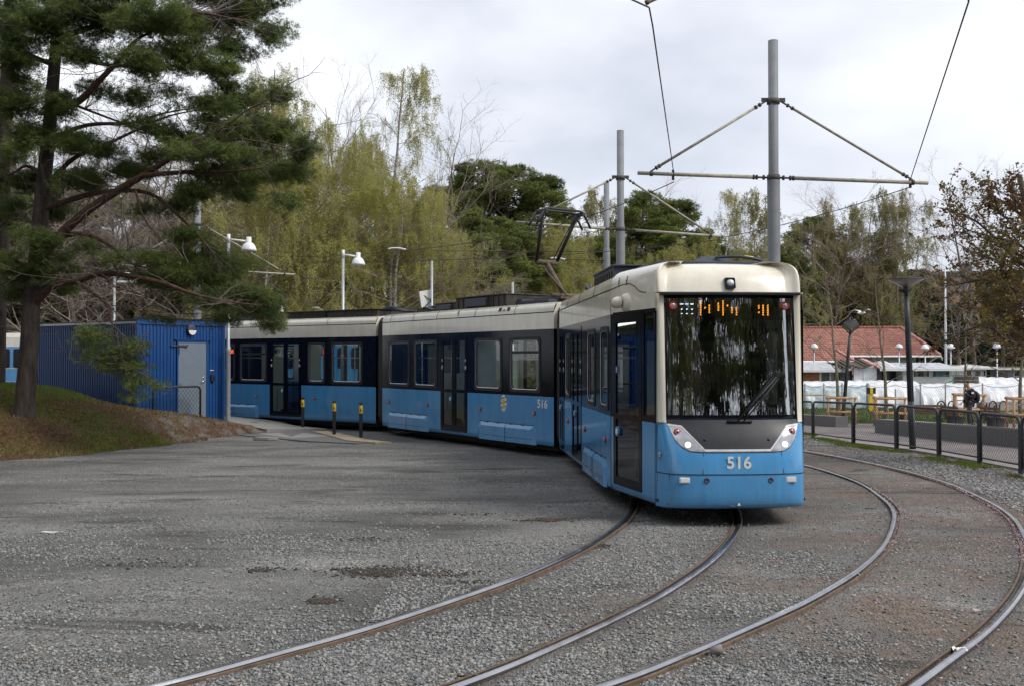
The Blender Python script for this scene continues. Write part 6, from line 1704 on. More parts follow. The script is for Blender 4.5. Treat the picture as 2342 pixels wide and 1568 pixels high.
mb = MB(); sb_(mb, 510, 680, 745, 868, 0, 0); sb_(mb, 420, 508, 770, 868, .4, 1); sb_(mb, 682, 735, 752, 868, .3, 1); sb_(mb, 735, 905, 750, 868, 1.2, 1); sb_(mb, 505, 520, 742, 868, -.05, 2); sb_(mb, 676, 684, 745, 868, -.06, 3); sb_(mb, 738, 748, 748, 868, -.06, 3); sb_(mb, 575, 578, 745, 868, -.06, 2)
sb_(mb, 680, 745, 835, 868, -.05, 3)
mb.build('wall', [M['foil'], M['dkwin'], M['wpaint'], M['bark']], t)
mb = MB(); p0 = uv5(430, 742, 72.5); p1 = uv5(905, 742, 72.5); L_ = p1.x - p0.x; o_x = p0.x - a0x
for i in range(22):
    u = i / 22; z = p0.z - z0 + .25 * math.sin(u * 5) * .5 + .12 * math.sin(u * 19)
    mb.box((o_x + L_ * (u + .023), .8, z + .12), (L_ / 20, 2.4, .10), mi=(0 if u < .38 else (1 if u < .62 else 2)), M=Matrix.Rotation(R(10), 3, 'X'))
mb.build('roof', [M['bark'], M['redcloth'], M['foil']], t)
mb = MB(); p0 = uv5(458, 752, 72); p1 = uv5(490, 772, 72); mb.box(((p0.x + p1.x) / 2 - a0x, -.3, (p0.z + p1.z) / 2 - z0), (p1.x - p0.x, .04, p0.z - p1.z), mi=0); mb.box(((p0.x + p1.x) / 2 - a0x, -.33, (p0.z + p1.z) / 2 - z0), ((p1.x - p0.x) * .4, .03, (p0.z - p1.z) * .4), mi=1); mb.build('red_notice', [M['redcloth'], M['white']], t)
t = thing('board_stack', 'boards lying on the corrugated roof and a lean-to of the garden house', 'boards', uv5(1100, 735, 73.5))
mb = MB()
for k in range(4): mb.box((k * .25, k * .02, .03 * k), (2.2, .14, .05), rz=R(-30), M=Matrix.Rotation(R(3), 3, 'Y'))
mb.build('boards', [M['roofwood']], t)
t = thing('compost_shed', 'low grey-brown board shed with a corrugated lid left of the person', 'shed', (uv5(1245, 0, 68).x, 68, zg(20, 68)))
mb = MB(); w_ = uv5(1425, 0, 68).x - uv5(1245, 0, 68).x; h_ = uv5(0, 815, 68).z - zg(20, 68)
for k in range(8): mb.box((w_ / 2, 0, h_ * (k + .5) / 8), (w_, .1, h_ / 8 - .02))
mb.build('wall', [M['bark']], t); mb = MB()
rows = [[(w_ * i / 40 - .1, yy, h_ + .04 + .04 * (i % 2)) for i in range(42)] for yy in (-.4, 1.5)]
mb.grid(rows, 0, smooth=False); mb.build('roof', [M['darkmetal']], t)
t = tag(None, None) if False else thing('garden_hose', 'green hose hanging from the corner of the long garden house', 'hose', uv5(1265, 800, 70.5))
mb = MB(); o_ = uv5(1265, 800, 70.5); mb.tube([p - o_ for p in catmull([uv5(1268, 772, 70.5), uv5(1266, 800, 70.5), uv5(1245, 835, 70.5), uv5(1195, 864, 70.5)], 6)], .05, 6); mb.build('hose', [mat('green_hose', (.02, .30, .17), .5)], t)
t = thing('marker_post', 'black and yellow marker post by the garden fence', 'post', (uv5(630, 0, 58).x, 58, zg(14, 58)))
mb = MB(); mb.box((0, 0, .62), (.22, .1, 1.25), mi=0); mb.box((0, -.02, 1.22), (.5, .12, .35), mi=1); mb.box((.0, -.09, 1.22), (.16, .02, .35), mi=0); mb.build('post', [M['yellow'], M['rubber']], t)

# ---- row of dome lamps by the gardens
first = None
lbls = ['white dome garden lamp before the left part of the red roof', 'white dome garden lamp before the red roof, just left of the leaning lamp post', 'white dome garden lamp before the right corner of the red roof', 'white dome garden lamp just right of the flagpole', 'rightmost white dome garden lamp under the maple']
for (x, y, w_), lb_ in zip(((212, 572, 47), (843, 574, 40), (1035, 578, 46), (1225, 573, 42), (1567, 569, 44)), lbls):
    Y = 78.0 if x != 843 else 84.0
    p = uv5(x, y, Y); z0 = zg(p.x, Y); hh = p.z - z0
    if first is None:
        t = thing('garden_lamp', lb_, 'street lamp', (p.x, Y, z0), 0, 'white dome lamps by the gardens')
        mb = MB(); mb.lathe([(.07, 0), (.055, hh - .35), (0, hh - .35)], (0, 0, 0), 10); mb.build('pole', [M['galv']], t)
        mb = MB(); mb.lathe([(0, 0), (.12, -.02), (.24, -.12), (.32, -.30), (.32, -.34), (.1, -.42), (0, -.42)], (0, 0, hh), 18); mb.build('lamp_shade', [M['lampwhite']], t); first = t; h0 = hh
    else:
        t = copy_tree(first); t.location = (p.x, Y, z0 + hh - h0); t['label'] = lb_
# ---- flagpole
p = P(2161, 615, 85); z0 = zg(p.x, 85); t = thing('flagpole', 'tall white flagpole without a flag', 'flagpole', (p.x, 85, z0))
mb = MB(); mb.lathe([(.11, 0), (.09, (p.z - z0) * .6), (.05, p.z - z0), (0, p.z - z0)], (0, 0, 0), 12); mb.build('pole', [M['lampwhite']], t)

# ---- red-roofed house
def tile_mat():
    m, N, L, b = new_mat('red_clay_tiles')
    tc = N.new('ShaderNodeTexCoord'); br = N.new('ShaderNodeTexBrick'); mp = N.new('ShaderNodeMapping'); mp.inputs['Rotation'].default_value = (R(90), 0, 0)
    sep = N.new('ShaderNodeSeparateXYZ'); cmb = N.new('ShaderNodeCombineXYZ'); L.new(tc.outputs['Object'], sep.inputs[0]); L.new(sep.outputs[0], cmb.inputs[0]); 
    mz = N.new('ShaderNodeMath'); mz.operation = 'MULTIPLY'; mz.inputs[1].default_value = 2.0; L.new(sep.outputs[2], mz.inputs[0]); L.new(mz.outputs[0], cmb.inputs[1]); L.new(cmb.outputs[0], br.inputs[0])
    br.offset = 0.0; br.inputs['Scale'].default_value = 1.0; br.inputs['Brick Width'].default_value = .30; br.inputs['Row Height'].default_value = .36; br.inputs['Mortar Size'].default_value = .03
    br.inputs['Color1'].default_value = (.30, .115, .085, 1); br.inputs['Color2'].default_value = (.36, .165, .125, 1); br.inputs['Mortar'].default_value = (.17, .06, .045, 1)
    n1 = N.new('ShaderNodeTexNoise'); n1.inputs['Scale'].default_value = 2; n1.inputs['Detail'].default_value = 5; L.new(tc.outputs['Object'], n1.inputs[0])
    r1 = N.new('ShaderNodeValToRGB'); r1.color_ramp.elements[0].color = (.7, .7, .7, 1); r1.color_ramp.elements[1].color = (1.2, 1.2, 1.15, 1); r1.color_ramp.elements[0].position = .3; r1.color_ramp.elements[1].position = .7
    L.new(n1.outputs[0], r1.inputs[0]); mx = N.new('ShaderNodeMix'); mx.data_type = 'RGBA'; mx.blend_type = 'MULTIPLY'; mx.inputs[0].default_value = 1
    L.new(br.outputs[0], mx.inputs[6]); L.new(r1.outputs[0], mx.inputs[7]); L.new(mx.outputs[2], b.inputs['Base Color']); b.inputs['Roughness'].default_value = .8
    bp_ = N.new('ShaderNodeBump'); bp_.inputs['Strength'].default_value = .6; bp_.inputs['Distance'].default_value = .05; L.new(br.outputs['Fac'], bp_.inputs['Height']); bp_.invert = True; L.new(bp_.outputs[0], b.inputs['Normal'])
    return m
M['tile'] = tile_mat()
M['board'] = mat('grey_board_wall', (.33, .34, .31), .8, var=.12, vs=6, stretch=(14, 14, .3))
HY = 88.0
h0_ = P(1600, 818, HY); x_ri = P(2060, 818, HY + 5).x; ev = P(2145, 811, HY); rd = P(2060, 750, HY + 5.5)
zh = zg(20, HY); house = thing('house', 'grey board house with a long red tiled hipped roof', 'house', (h0_.x, HY, zh))
Lh = ev.x - h0_.x; ze = ev.z - zh; zr = rd.z - zh; xr = rd.x - h0_.x
mb = MB(); A0 = (0, -.5, ze - .1); A1 = (Lh, -.5, ze - .1); A2 = (Lh, 11.5, ze - .1); A3 = (0, 11.5, ze - .1); R0_ = (0, 5.5, zr); R1_ = (xr, 5.5, zr)
mb.add([A0, A1, R1_, R0_], [(0, 1, 2, 3)]); mb.add([A1, A2, R1_], [(0, 1, 2)]); mb.add([A2, A3, R0_, R1_], [(0, 1, 2, 3)])
rf = mb.build('roof', [M['tile']], house)
mb = MB(); xe = P(2050 - 99, 818, HY).x - h0_.x
mb.tube([(Lh, -.5, ze - .02), (xr, 5.5, zr + .06)], .14, 6, 0); mb.tube([R0_, (xr, 5.5, zr + .06)], .13, 6, 1); mb.build('ridge_tiles', [M['redcloth'], M['tile']], rf)
mb = MB(); mb.tube([(0, -.58, ze - .14), (Lh, -.58, ze - .14)], .10, 6); mb.tube([(Lh, -.6, ze - .15), (Lh + .1, -.6, ze - .45)], .05, 5); gx = P(2118, 818, HY).x - h0_.x; mb.tube([(gx + .8, -.5, ze - .15), (gx, 0.1, ze - .8), (gx, 0.1, 0)], .06, 6)
gx = P(1952 - 25, 818, HY).x - h0_.x; mb.tube([(gx + .7, -.7, ze - .25), (gx, -.1, ze - .9), (gx, -.1, 0)], .06, 6); mb.build('gutter', [M['lampwhite']], rf)
# lower front roof part over the porch
p_e = P(1952, 816.5, HY - 2).x - h0_.x
mb = MB(); mb.add([(0, -2.2, ze - .55), (p_e, -2.2, ze - .55), (p_e, .3, ze + .45), (0, .3, ze + .45)], [(0, 1, 2, 3)], 0); mb.tube([(p_e, -2.2, ze - .52), (p_e - .9, .3, ze + .5)], .13, 6, 1); mb.tube([(0, -2.25, ze - .6), (p_e, -2.25, ze - .6)], .1, 6, 2)
mb.build('porch_roof', [M['tile'], M['redcloth'], M['lampwhite']], house)
mb = MB(); xw = P(2088, 818, HY).x - h0_.x
mb.box((xw / 2, 5.5, (ze - .1) / 2), (xw, 11, ze - .1)); x = 0
while x < xw: mb.box((x, -.012, ze / 2 - .1), (.05, .03, ze - .2)); x += .3
mb.build('wall', [M['board']], house)
for x, w2 in ((1845, 34), (1880 + 18, 24), (1880 + 50, 26)):
    q = P(x, 0, HY - .1).x - h0_.x; w_ = w2 / 2302 * HY; z_ = P(x, 835, HY).z - zh
    mb = MB(); mb.box((q, -.03, z_ + .2), (w_, .05, 1.1), mi=0); mb.box((q, -.07, z_ + .75), (w_ + .1, .05, .08), mi=1); mb.box((q, -.07, z_ - .35), (w_ + .1, .05, .08), mi=1)
    for s_ in (-1, 0, 1): mb.box((q + s_ * w_ / 2, -.07, z_ + .2), (.08, .05, 1.1), mi=1)
    mb.build('window', [M['dkwin'], M['wpaint']], house)
q = P(1965, 0, HY).x - h0_.x; mb = MB(); mb.box((q - .8, -.04, ze - 1.55), (3.0, .06, .8), mi=0); mb.box((q - 1, -.08, ze - 1.5), (1.6, .03, .4), mi=1); mb.build('red_recess', [M['dkwin'], M['redcloth']], house)

# ---- apartment block on the ridge far behind
AY = 170.0
p0 = P(2085, 628, AY); ap = thing('apartment_building', 'brown and yellow apartment block high behind the conifers', 'building', (p0.x, AY, -1), R(-12))
M['apt'] = mat('dark_brown_render', (.10, .07, .055), .85, var=.2); M['apty'] = mat('ochre_panel', (.30, .20, .07), .8, var=.15)
hA = p0.z + 1; LA = 17
mb = MB(); mb.box((LA / 2, 4, hA / 2), (LA, 8, hA)); mb.build('wall', [M['apt']], ap); mb = MB(); mb.box((LA / 2, 3.8, hA + .15), (LA + .8, 9, .4)); mb.box((LA * .55, 4, hA + 1), (1.6, 2, 1.6)); mb.build('roof', [M['darkmetal']], ap)
for j in range(4):
    for i in range(5):
        mb = MB(); mb.box((1.8 + i * 3.3, -.05, hA - 1.8 - j * 2.9), (1.6, .1, 1.4), mi=0); mb.build('window', [M['dkwin']], ap)
        mb = MB(); mb.box((3.4 + i * 3.3, -.04, hA - 1.8 - j * 2.9), (1.4, .08, 2.0)); mb.build('facade_panel', [M['apty']], ap)

# ---- gull
def gull(p):
    t = thing('gull', 'white gull gliding with spread wings before the dark trees', 'bird', p, R(20))
    mb = MB()
    mb.tube([(-.20, 0, 0), (-.12, 0, .0), (0, 0, 0), (.12, 0, .01), (.19, 0, .02), (.24, 0, .01)], [.015, .045, .06, .045, .03, .006], 10)
    mb.add([(-.18, -.02, 0), (-.32, -.06, 0), (-.33, .06, 0), (-.18, .02, 0)], [(0, 1, 2, 3)])
    mb.build('body', [M['lampwhite']], t)
    for s_ in (-1, 1):
        mb = MB(); rows = []
        for y, x0, x1, z in ((.03, .10, -.08, .02), (.22, .13, -.05, .10), (.40, .10, -.04, .13), (.56, .02, -.08, .10), (.68, -.08, -.12, .05)):
            rows.append([(x0, y * s_, z + .012), ((x0 + x1) / 2, y * s_, z + .02), (x1, y * s_, z), ((x0 + x1) / 2, y * s_, z - .006), (x0, y * s_, z + .012)])
        mb.grid(rows, mif=lambda i, k: 1 if i == 3 else 0); mb.build('wing', [M['white'], M['mast']], t)
gull(P(1969, 716, 42))
# ================================================================ TREES
def tubes_np(segs, n=3):
    """segs: list of (pts (k,3), radii (k,)) -> one mesh of n-sided tubes"""
    VV, FF, base = [], [], 0
    ang = np.arange(n) * 2 * np.pi / n
    for pts, rs in segs:
        pts = np.asarray(pts, float); k = len(pts)
        t = np.gradient(pts, axis=0); t /= (np.linalg.norm(t, axis=1)[:, None] + 1e-9)
        a = np.where(np.abs(t[:, 2:3]) < .9, np.array([[0, 0, 1.]]), np.array([[1., 0, 0]]))
        u = np.cross(t, a); u /= (np.linalg.norm(u, axis=1)[:, None] + 1e-9)
        for i in range(1, k):
            uu = u[i - 1] - t[i] * u[i - 1].dot(t[i]); l_ = np.linalg.norm(uu)
            if l_ > 1e-6: u[i] = uu / l_
        w = np.cross(t, u)
        ring = pts[:, None] + (u[:, None] * np.cos(ang)[None, :, None] + w[:, None] * np.sin(ang)[None, :, None]) * np.asarray(rs)[:, None, None]
        VV.append(ring.reshape(-1, 3))
        i = np.arange(k - 1)[:, None] * n; j = np.arange(n)[None]
        FF.append(np.stack([base + i + j, base + i + (j + 1) % n, base + i + n + (j + 1) % n, base + i + n + j], 2).reshape(-1, 4)); base += k * n
    return np.concatenate(VV), np.concatenate(FF)
def unit(v): return v / (np.linalg.norm(v) + 1e-9)
def branch(rg, p, d, L_, r, k=5, wob=.15, grav=0.0, taper=.3):
    pts = [p]; dd = unit(d)
    for i in range(k):
        dd = unit(dd + rg.normal(0, wob, 3) + np.array([0, 0, grav])); pts.append(pts[-1] + dd * L_ / k)
    return np.array(pts), np.linspace(r, r * taper, k + 1)
def at(pts, t):
    k = len(pts) - 1; f = t * k; i = min(k - 1, int(f)); return pts[i] + (pts[i + 1] - pts[i]) * (f - i), unit(pts[i + 1] - pts[i])
def side_dir(rg, d, ang):
    a = rg.normal(0, 1, 3); a = unit(a - d * a.dot(d)); return unit(d * math.cos(ang) + a * math.sin(ang))
def tri_leaves(rg, C, size, flat=0.0, elong=1.5):
    """small rhombic leaves at the points C"""
    n = len(C); a = rg.normal(0, 1, (n, 3)); a[:, 2] *= (1 - flat); a /= np.linalg.norm(a, axis=1)[:, None]
    b = rg.normal(0, 1, (n, 3)); b -= a * (a * b).sum(1)[:, None]; b /= np.linalg.norm(b, axis=1)[:, None]
    s = size * rg.uniform(.6, 1.3, (n, 1)); a = a * s * elong; b = b * s
    return np.stack([C - a, C - b * .8, C + a, C + b * .8], 1).reshape(-1, 3), np.arange(n * 4).reshape(-1, 4)

def tree_thing(name, label, cat, loc, trunk, crown, tm, cm, group=None, twigs=None, wm=None, s=1.0):
    t = thing(name, label, cat, loc, 0, group)
    npmesh('trunk', *trunk, tm, t, smooth=True)
    if twigs is not None: npmesh('branches', *twigs, wm or tm, t)
    if crown is not None: npmesh('crown', *crown, cm, t)
    t.scale = (s, s, s); return t

def make_birch(seed, H, W, leaf=.055, dens=1.0, mat_leaf='birchleaf', droop=1.0, forks=1, label='', name='birch_tree', loc=(0, 0, 0), bare=.12, low=.14):
    rg = np.random.default_rng(seed); trunks, br, lv = [], [], []
    for f in range(forks):
        d0 = np.array([rg.normal(0, .10) + (f - (forks - 1) / 2) * .16, rg.normal(0, .08), 1]); tp, tr = branch(rg, np.array([(f - (forks - 1) / 2) * .35, 0, 0]), d0, H * (1 - .09 * f), H * .0105 * (1 - .12 * f), 12, .035, .05, .12)
        trunks.append((tp, tr)); nb = int(34 * dens ** .5)
        for i in range(26):   # short hanging sprays round the leader
            q, _ = at(tp, rg.uniform(.86, 1)); a = rg.uniform(0, 6.28); o2 = rg.uniform(.1, .55); l3 = rg.uniform(.4, 1.3)
            hang = np.array([q, q + np.array([math.cos(a) * o2, math.sin(a) * o2, .12]), q + np.array([math.cos(a) * o2 * 1.3, math.sin(a) * o2 * 1.3, -l3])]); br.append((hang, np.array([.008, .006, .003])))
            ts = rg.uniform(0, 2, 42); lv.append(np.array([np.interp(ts, [0, 1, 2], hang[:, c]) for c in range(3)]).T + rg.normal(0, .08, (42, 3)))
        for i in range(nb):
            t = low + (1 - low - .02) * (i / nb) ** .85; p, d = at(tp, t); ln = W * .62 * (1 - .72 * max(0, (t - .35)) / .65) * rg.uniform(.7, 1.2)
            a = rg.uniform(0, 6.28); dr = unit(np.array([math.cos(a), math.sin(a), rg.uniform(.25, 1.0)])); b, rr = branch(rg, p, dr, ln, .045 * (1.15 - t), 6, .12, -.03)
            br.append((b, rr))
            full = rg.random() ** .7
            for j in range(7):
                q, dq = at(b, rg.uniform(.25, 1.0)); b2, r2 = branch(rg, q, side_dir(rg, dq, rg.uniform(.5, 1.0)), ln * rg.uniform(.25, .45), .014, 4, .16, .0); br.append((b2, r2))
                for k in range(int(6 * dens)):
                    q2, _ = at(b2, rg.uniform(.3, 1)); l3 = rg.uniform(.3, 1.25) * droop * (.6 + W / 14)
                    x = rg.normal(0, .22, 2); m_ = 4; hang = np.array([[q2[0] + x[0] * s_, q2[1] + x[1] * s_, q2[2] + .1 * s_ - l3 * s_ ** 1.4] for s_ in np.linspace(0, 1, m_)])
                    br.append((hang, np.array([.006, .005, .004, .003])))
                    nl = int(l3 * 56 * full); ts = rg.uniform(0, 1, nl)
                    pp = np.array([np.interp(ts, np.linspace(0, 1, m_), hang[:, c]) for c in range(3)]).T + rg.normal(0, .06, (nl, 3)); lv.append(pp)
    lv = np.concatenate(lv); lv = lv[rg.random(len(lv)) > bare]
    return dict(name=name, trunk=tubes_np(trunks, 8), twigs=tubes_np(br, 3), crown=tri_leaves(rg, lv, leaf, elong=1.7), lm=mat_leaf)
def make_bare(seed, H, W, dens=1.0, up=.7, depth=4, r0=None, lowest=.2, leaves=0):
    rg = np.random.default_rng(seed); r0 = r0 or H * .012
    tp, tr = branch(rg, np.zeros(3), np.array([0, 0, 1.]), H, r0, 12, .04, .05, .10); br = []; tips = []
    def rec(p, d, L_, r, lv):
        b, rr = branch(rg, p, d, L_, r, 5 if lv < 3 else 3, .14, .035 * up); br.append((b, rr))
        if lv >= depth: tips.append(b[-1]); return
        for i in range(int((6, 6, 5, 4)[min(3, lv - 1)] * dens)):
            q, dq = at(b, rg.uniform(.2, 1)); rec(q, side_dir(rg, dq, rg.uniform(.35, .85)), L_ * rg.uniform(.35, .6), r * .45, lv + 1)
    n = int(22 * dens)
    for i in range(n):
        t = lowest + (1 - lowest) * (i / n) ** .9; p, d = at(tp, t); a = rg.uniform(0, 6.28)
        rec(p, unit(np.array([math.cos(a), math.sin(a), rg.uniform(.4, 1.3) * up * 1.3])), W * .55 * (1 - .65 * max(0, t - .3)) * rg.uniform(.7, 1.2), r0 * .35 * (1.1 - t * .8), 1)
    crown = None
    if leaves:
        T_ = np.array(tips); T_ = T_[rg.integers(0, len(T_), leaves)] + rg.normal(0, .16, (leaves, 3)); crown = tri_leaves(rg, T_, .055, elong=1.4)
    return dict(trunk=tubes_np([(tp, tr)], 8), twigs=tubes_np(br, 3), crown=crown)
def needle_tufts(rg, C, ln, wd, k=8, up=.35):
    """radiating needle blades round every point"""
    n = len(C); Cn = np.repeat(C, k, 0); m = n * k
    d = rg.normal(0, 1, (m, 3)); d[:, 2] = d[:, 2] * .7 + up; d /= np.linalg.norm(d, axis=1)[:, None]
    s = rg.normal(0, 1, (m, 3)); s -= d * (s * d).sum(1)[:, None]; s /= np.linalg.norm(s, axis=1)[:, None]
    l_ = ln * rg.uniform(.6, 1.25, (m, 1)); b = Cn + rg.normal(0, ln * .18, (m, 3))
    return np.stack([b - s * wd, b + s * wd, b + d * l_], 1).reshape(-1, 3), np.arange(m * 3).reshape(-1, 3)
def make_pine(seed, H, W, bare=.35, pads=58, per=75, ln=.20, wd=.022, mat_='needle_bg', top_round=True):
    rg = np.random.default_rng(seed); tp, tr = branch(rg, np.zeros(3), np.array([0, 0, 1.]), H * .97, H * .014, 12, .03, .05, .15); br, C = [], []
    for i in range(pads):
        t = bare + (1 - bare) * ((i + .5) / pads); p, d = at(tp, min(.99, t)); a = rg.uniform(0, 6.28)
        u = (t - bare) / (1 - bare); prof = math.sin(math.pi * min(1, .22 + .74 * u)) ** .7 if top_round else (1 - u) ** .8 + .08
        ln_ = W * .5 * prof * rg.uniform(.6, 1.15); b, rr = branch(rg, p, np.array([math.cos(a), math.sin(a), rg.uniform(.05, .6)]), ln_, .05, 6, .12, .04); br.append((b, rr))
        for j in range(3):
            q, dq = at(b, rg.uniform(.45, 1)); rad = np.array([.42, .42, .2]) * (.55 + W * .10) * rg.uniform(.7, 1.3)
            b2, r2 = branch(rg, q, side_dir(rg, dq, .7), rad[0], .018, 3, .15, .05); br.append((b2, r2))
            v = rg.normal(0, 1, (per, 3)); v /= np.linalg.norm(v, axis=1)[:, None]; v *= rg.uniform(.35, 1, (per, 1)) ** .5; C.append(b2[-1] + v * rad)
    return dict(trunk=tubes_np([(tp, tr)], 8), twigs=tubes_np(br, 4), crown=needle_tufts(rg, np.concatenate(C), ln, wd, 6), lm=mat_)
def put(tree, name, label, cat, x, y, s=1.0, rz=0.0, tm='bark', wm='twig', lm=None, group=None, zoff=0.0, sz=None):
    """first use builds the meshes, later uses copy thing and parts"""
    z = zg(x, y) + zoff - .05
    if 'obj' not in tree:
        t = tree_thing(name, label, cat, (x, y, z), tree['trunk'], tree.get('crown'), M[tm], M[lm or tree.get('lm', 'birchleaf')], group, tree.get('twigs'), M[wm]); tree['obj'] = t
    else:
        t = copy_tree(tree['obj']); t.location = (x, y, z); t['label'] = label
        if group: t['group'] = group
    t.scale = (s, s, sz or s); t.rotation_euler = (0, 0, rz); return t
def at_u(u, Y): return P(u, 818, Y).x
def s_for(v, Y, H, x=0): return (CAM_H + (818 - v) * Y / 2302.0 - zg(x, Y)) / H

# ---- the big pine on the mound
rg = np.random.default_rng(77)
def PL(pts, Y): return np.array([tuple(P(u, v, (Y if not isinstance(Y, (list, tuple)) else Y[0] + (Y[1] - Y[0]) * i / (len(pts) - 1)))) for i, (u, v) in enumerate(pts)])
YP = 24.0
def smooth3(pts, n=4): return np.array([tuple(p) for p in catmull([Vector(p) for p in pts], n)])
def limb(pts, Y, r0, r1): c = smooth3(PL(pts, Y)); return (c, np.linspace(r0, max(.006, r1 * .45), len(c)))
trunk_p = [(52, 965), (58, 900), (68, 780), (72, 690), (84, 600), (92, 500), (102, 400), (112, 300), (122, 180), (132, 60), (140, -60), (148, -200)]
c = smooth3(PL(trunk_p, YP), 4); rr = np.interp(np.linspace(0, 1, len(c)), [0, .06, .25, .5, 1], [.32, .235, .205, .18, .10])
bp_ = thing('pine_tree', 'large old pine on the mound with red-brown limbs reaching over the blue shed', 'pine tree', tuple(c[0]))
O_ = c[0]
npmesh('trunk', *(lambda VF: (VF[0] - O_, VF[1]))(tubes_np([(c, rr)], 14)), M['pinebark'], bp_, smooth=True)
LIMBS = [
    ([(80, 610), (130, 545), (200, 482), (270, 436), (330, 400), (380, 368), (440, 332), (500, 300), (560, 280)], (24, 22.2), .13, .04),
    ([(325, 402), (400, 396), (460, 393), (530, 392), (600, 385)], (23, 22), .065, .025),
    ([(84, 590), (150, 540), (210, 540), (262, 570), (300, 602), (335, 612)], (24, 23), .075, .03),
    ([(96, 480), (180, 452), (240, 440), (310, 437), (360, 452), (420, 505), (455, 540), (480, 570)], (24, 22.5), .075, .03),
    ([(115, 255), (180, 232), (230, 182), (280, 130), (315, 90), (380, 60)], (24, 22.5), .10, .04),
    ([(108, 320), (200, 287), (300, 282), (365, 262), (430, 250)], (24, 23), .06, .025),
    ([(98, 430), (170, 362), (240, 332), (330, 290), (390, 265), (470, 250)], (24, 22.8), .06, .02),
    ([(74, 700), (120, 655), (177, 643), (230, 626), (302, 632), (380, 650), (440, 672), (520, 690), (600, 700)], (24, 21.5), .10, .03),
    ([(177, 646), (247, 698), (254, 732), (271, 784), (283, 832)], (23.2, 22.3), .04, .02),
    ([(125, 150), (60, 120), (20, 60), (-40, 20)], (24, 24), .07, .03), ([(100, 400), (60, 380), (20, 400), (-30, 380)], (24, 24.5), .05, .02),
    ([(130, 90), (220, 60), (330, 40), (450, 30), (560, 50)], (24, 22), .08, .03), ([(128, 120), (250, 150), (380, 150), (480, 165)], (24, 22.5), .06, .02),
    ([(118, 220), (220, 260), (330, 300), (420, 330)], (24, 24), .04, .015), ([(90, 520), (40, 500), (-10, 520)], (24, 24.5), .04, .02), ([(80, 620), (40, 640), (0, 650)], (24, 24), .035, .015),
    ([(310, 437), (330, 500), (380, 560), (430, 600)], (22.8, 22.2), .03, .012), ([(230, 626), (300, 690), (350, 720)], (22.8, 22.5), .02, .01),
    ([(500, 300), (570, 250), (640, 215)], (22.2, 22), .03, .012), ([(440, 330), (560, 320), (680, 345)], (22.4, 22), .035, .012)]
limbs = [limb(*l_) for l_ in LIMBS]
V_, F_q = tubes_np(limbs, 9); npmesh('limbs', V_ - O_, F_q, M['pinered'], bp_, smooth=True)
PADS = [(560, 30, 90, 35), (620, 78, 45, 26), (470, 60, 95, 40), (360, 55, 110, 50), (250, 40, 90, 45), (535, 112, 62, 28), (500, 158, 62, 28), (420, 128, 80, 38), (330, 145, 80, 40), (90, 55, 95, 55), (40, 140, 60, 50), (190, 120, 60, 38), (180, 25, 80, 35), (20, 50, 50, 60), (600, -20, 60, 40), (480, -20, 110, 40), (300, -30, 120, 40), (120, -30, 120, 40),
        (470, 245, 72, 22), (555, 235, 78, 26), (638, 216, 36, 20), (530, 288, 100, 34), (620, 298, 80, 30), (688, 342, 34, 36), (480, 345, 100, 36), (590, 368, 80, 36), (650, 398, 52, 26), (400, 318, 66, 24), (345, 290, 50, 20), (540, 408, 90, 24), (460, 398, 60, 18), (560, 440, 60, 20), (520, 200, 60, 16),
        (300, 222, 66, 22), (130, 240, 55, 40), (160, 325, 70, 32), (80, 310, 55, 40), (40, 250, 46, 50), (300, 388, 76, 26), (240, 345, 50, 20), (180, 405, 50, 30), (60, 415, 55, 36), (120, 480, 44, 32), (20, 490, 50, 36), (220, 420, 40, 16), (350, 355, 50, 18),
        (100, 550, 60, 28), (100, 622, 72, 34), (60, 662, 56, 30), (150, 655, 44, 22), (20, 600, 40, 40), (140, 590, 40, 20),
        (470, 590, 72, 26), (540, 612, 55, 22), (420, 625, 74, 24), (500, 640, 80, 28), (575, 668, 50, 24), (600, 705, 52, 28), (620, 742, 40, 22), (560, 705, 62, 28), (480, 688, 56, 24), (380, 650, 58, 20), (350, 590, 50, 18), (330, 640, 44, 14), (520, 730, 40, 16), (430, 540, 50, 26), (400, 470, 36, 22), (440, 440, 50, 22)]
SPARSE = [(235, 785, 60, 26), (285, 838, 66, 28), (318, 872, 46, 18), (350, 880, 24, 9), (225, 822, 46, 20), (200, 760, 36, 14), (300, 800, 40, 20), (310, 908, 28, 10), (650, 470, 40, 26), (330, 480, 40, 20), (260, 590, 40, 20), (220, 200, 50, 30), (380, 210, 50, 16), (200, 560, 40, 20), (380, 730, 50, 14)]
C, tw = [], []
allp = np.concatenate([l_[0] for l_ in limbs] + [c])
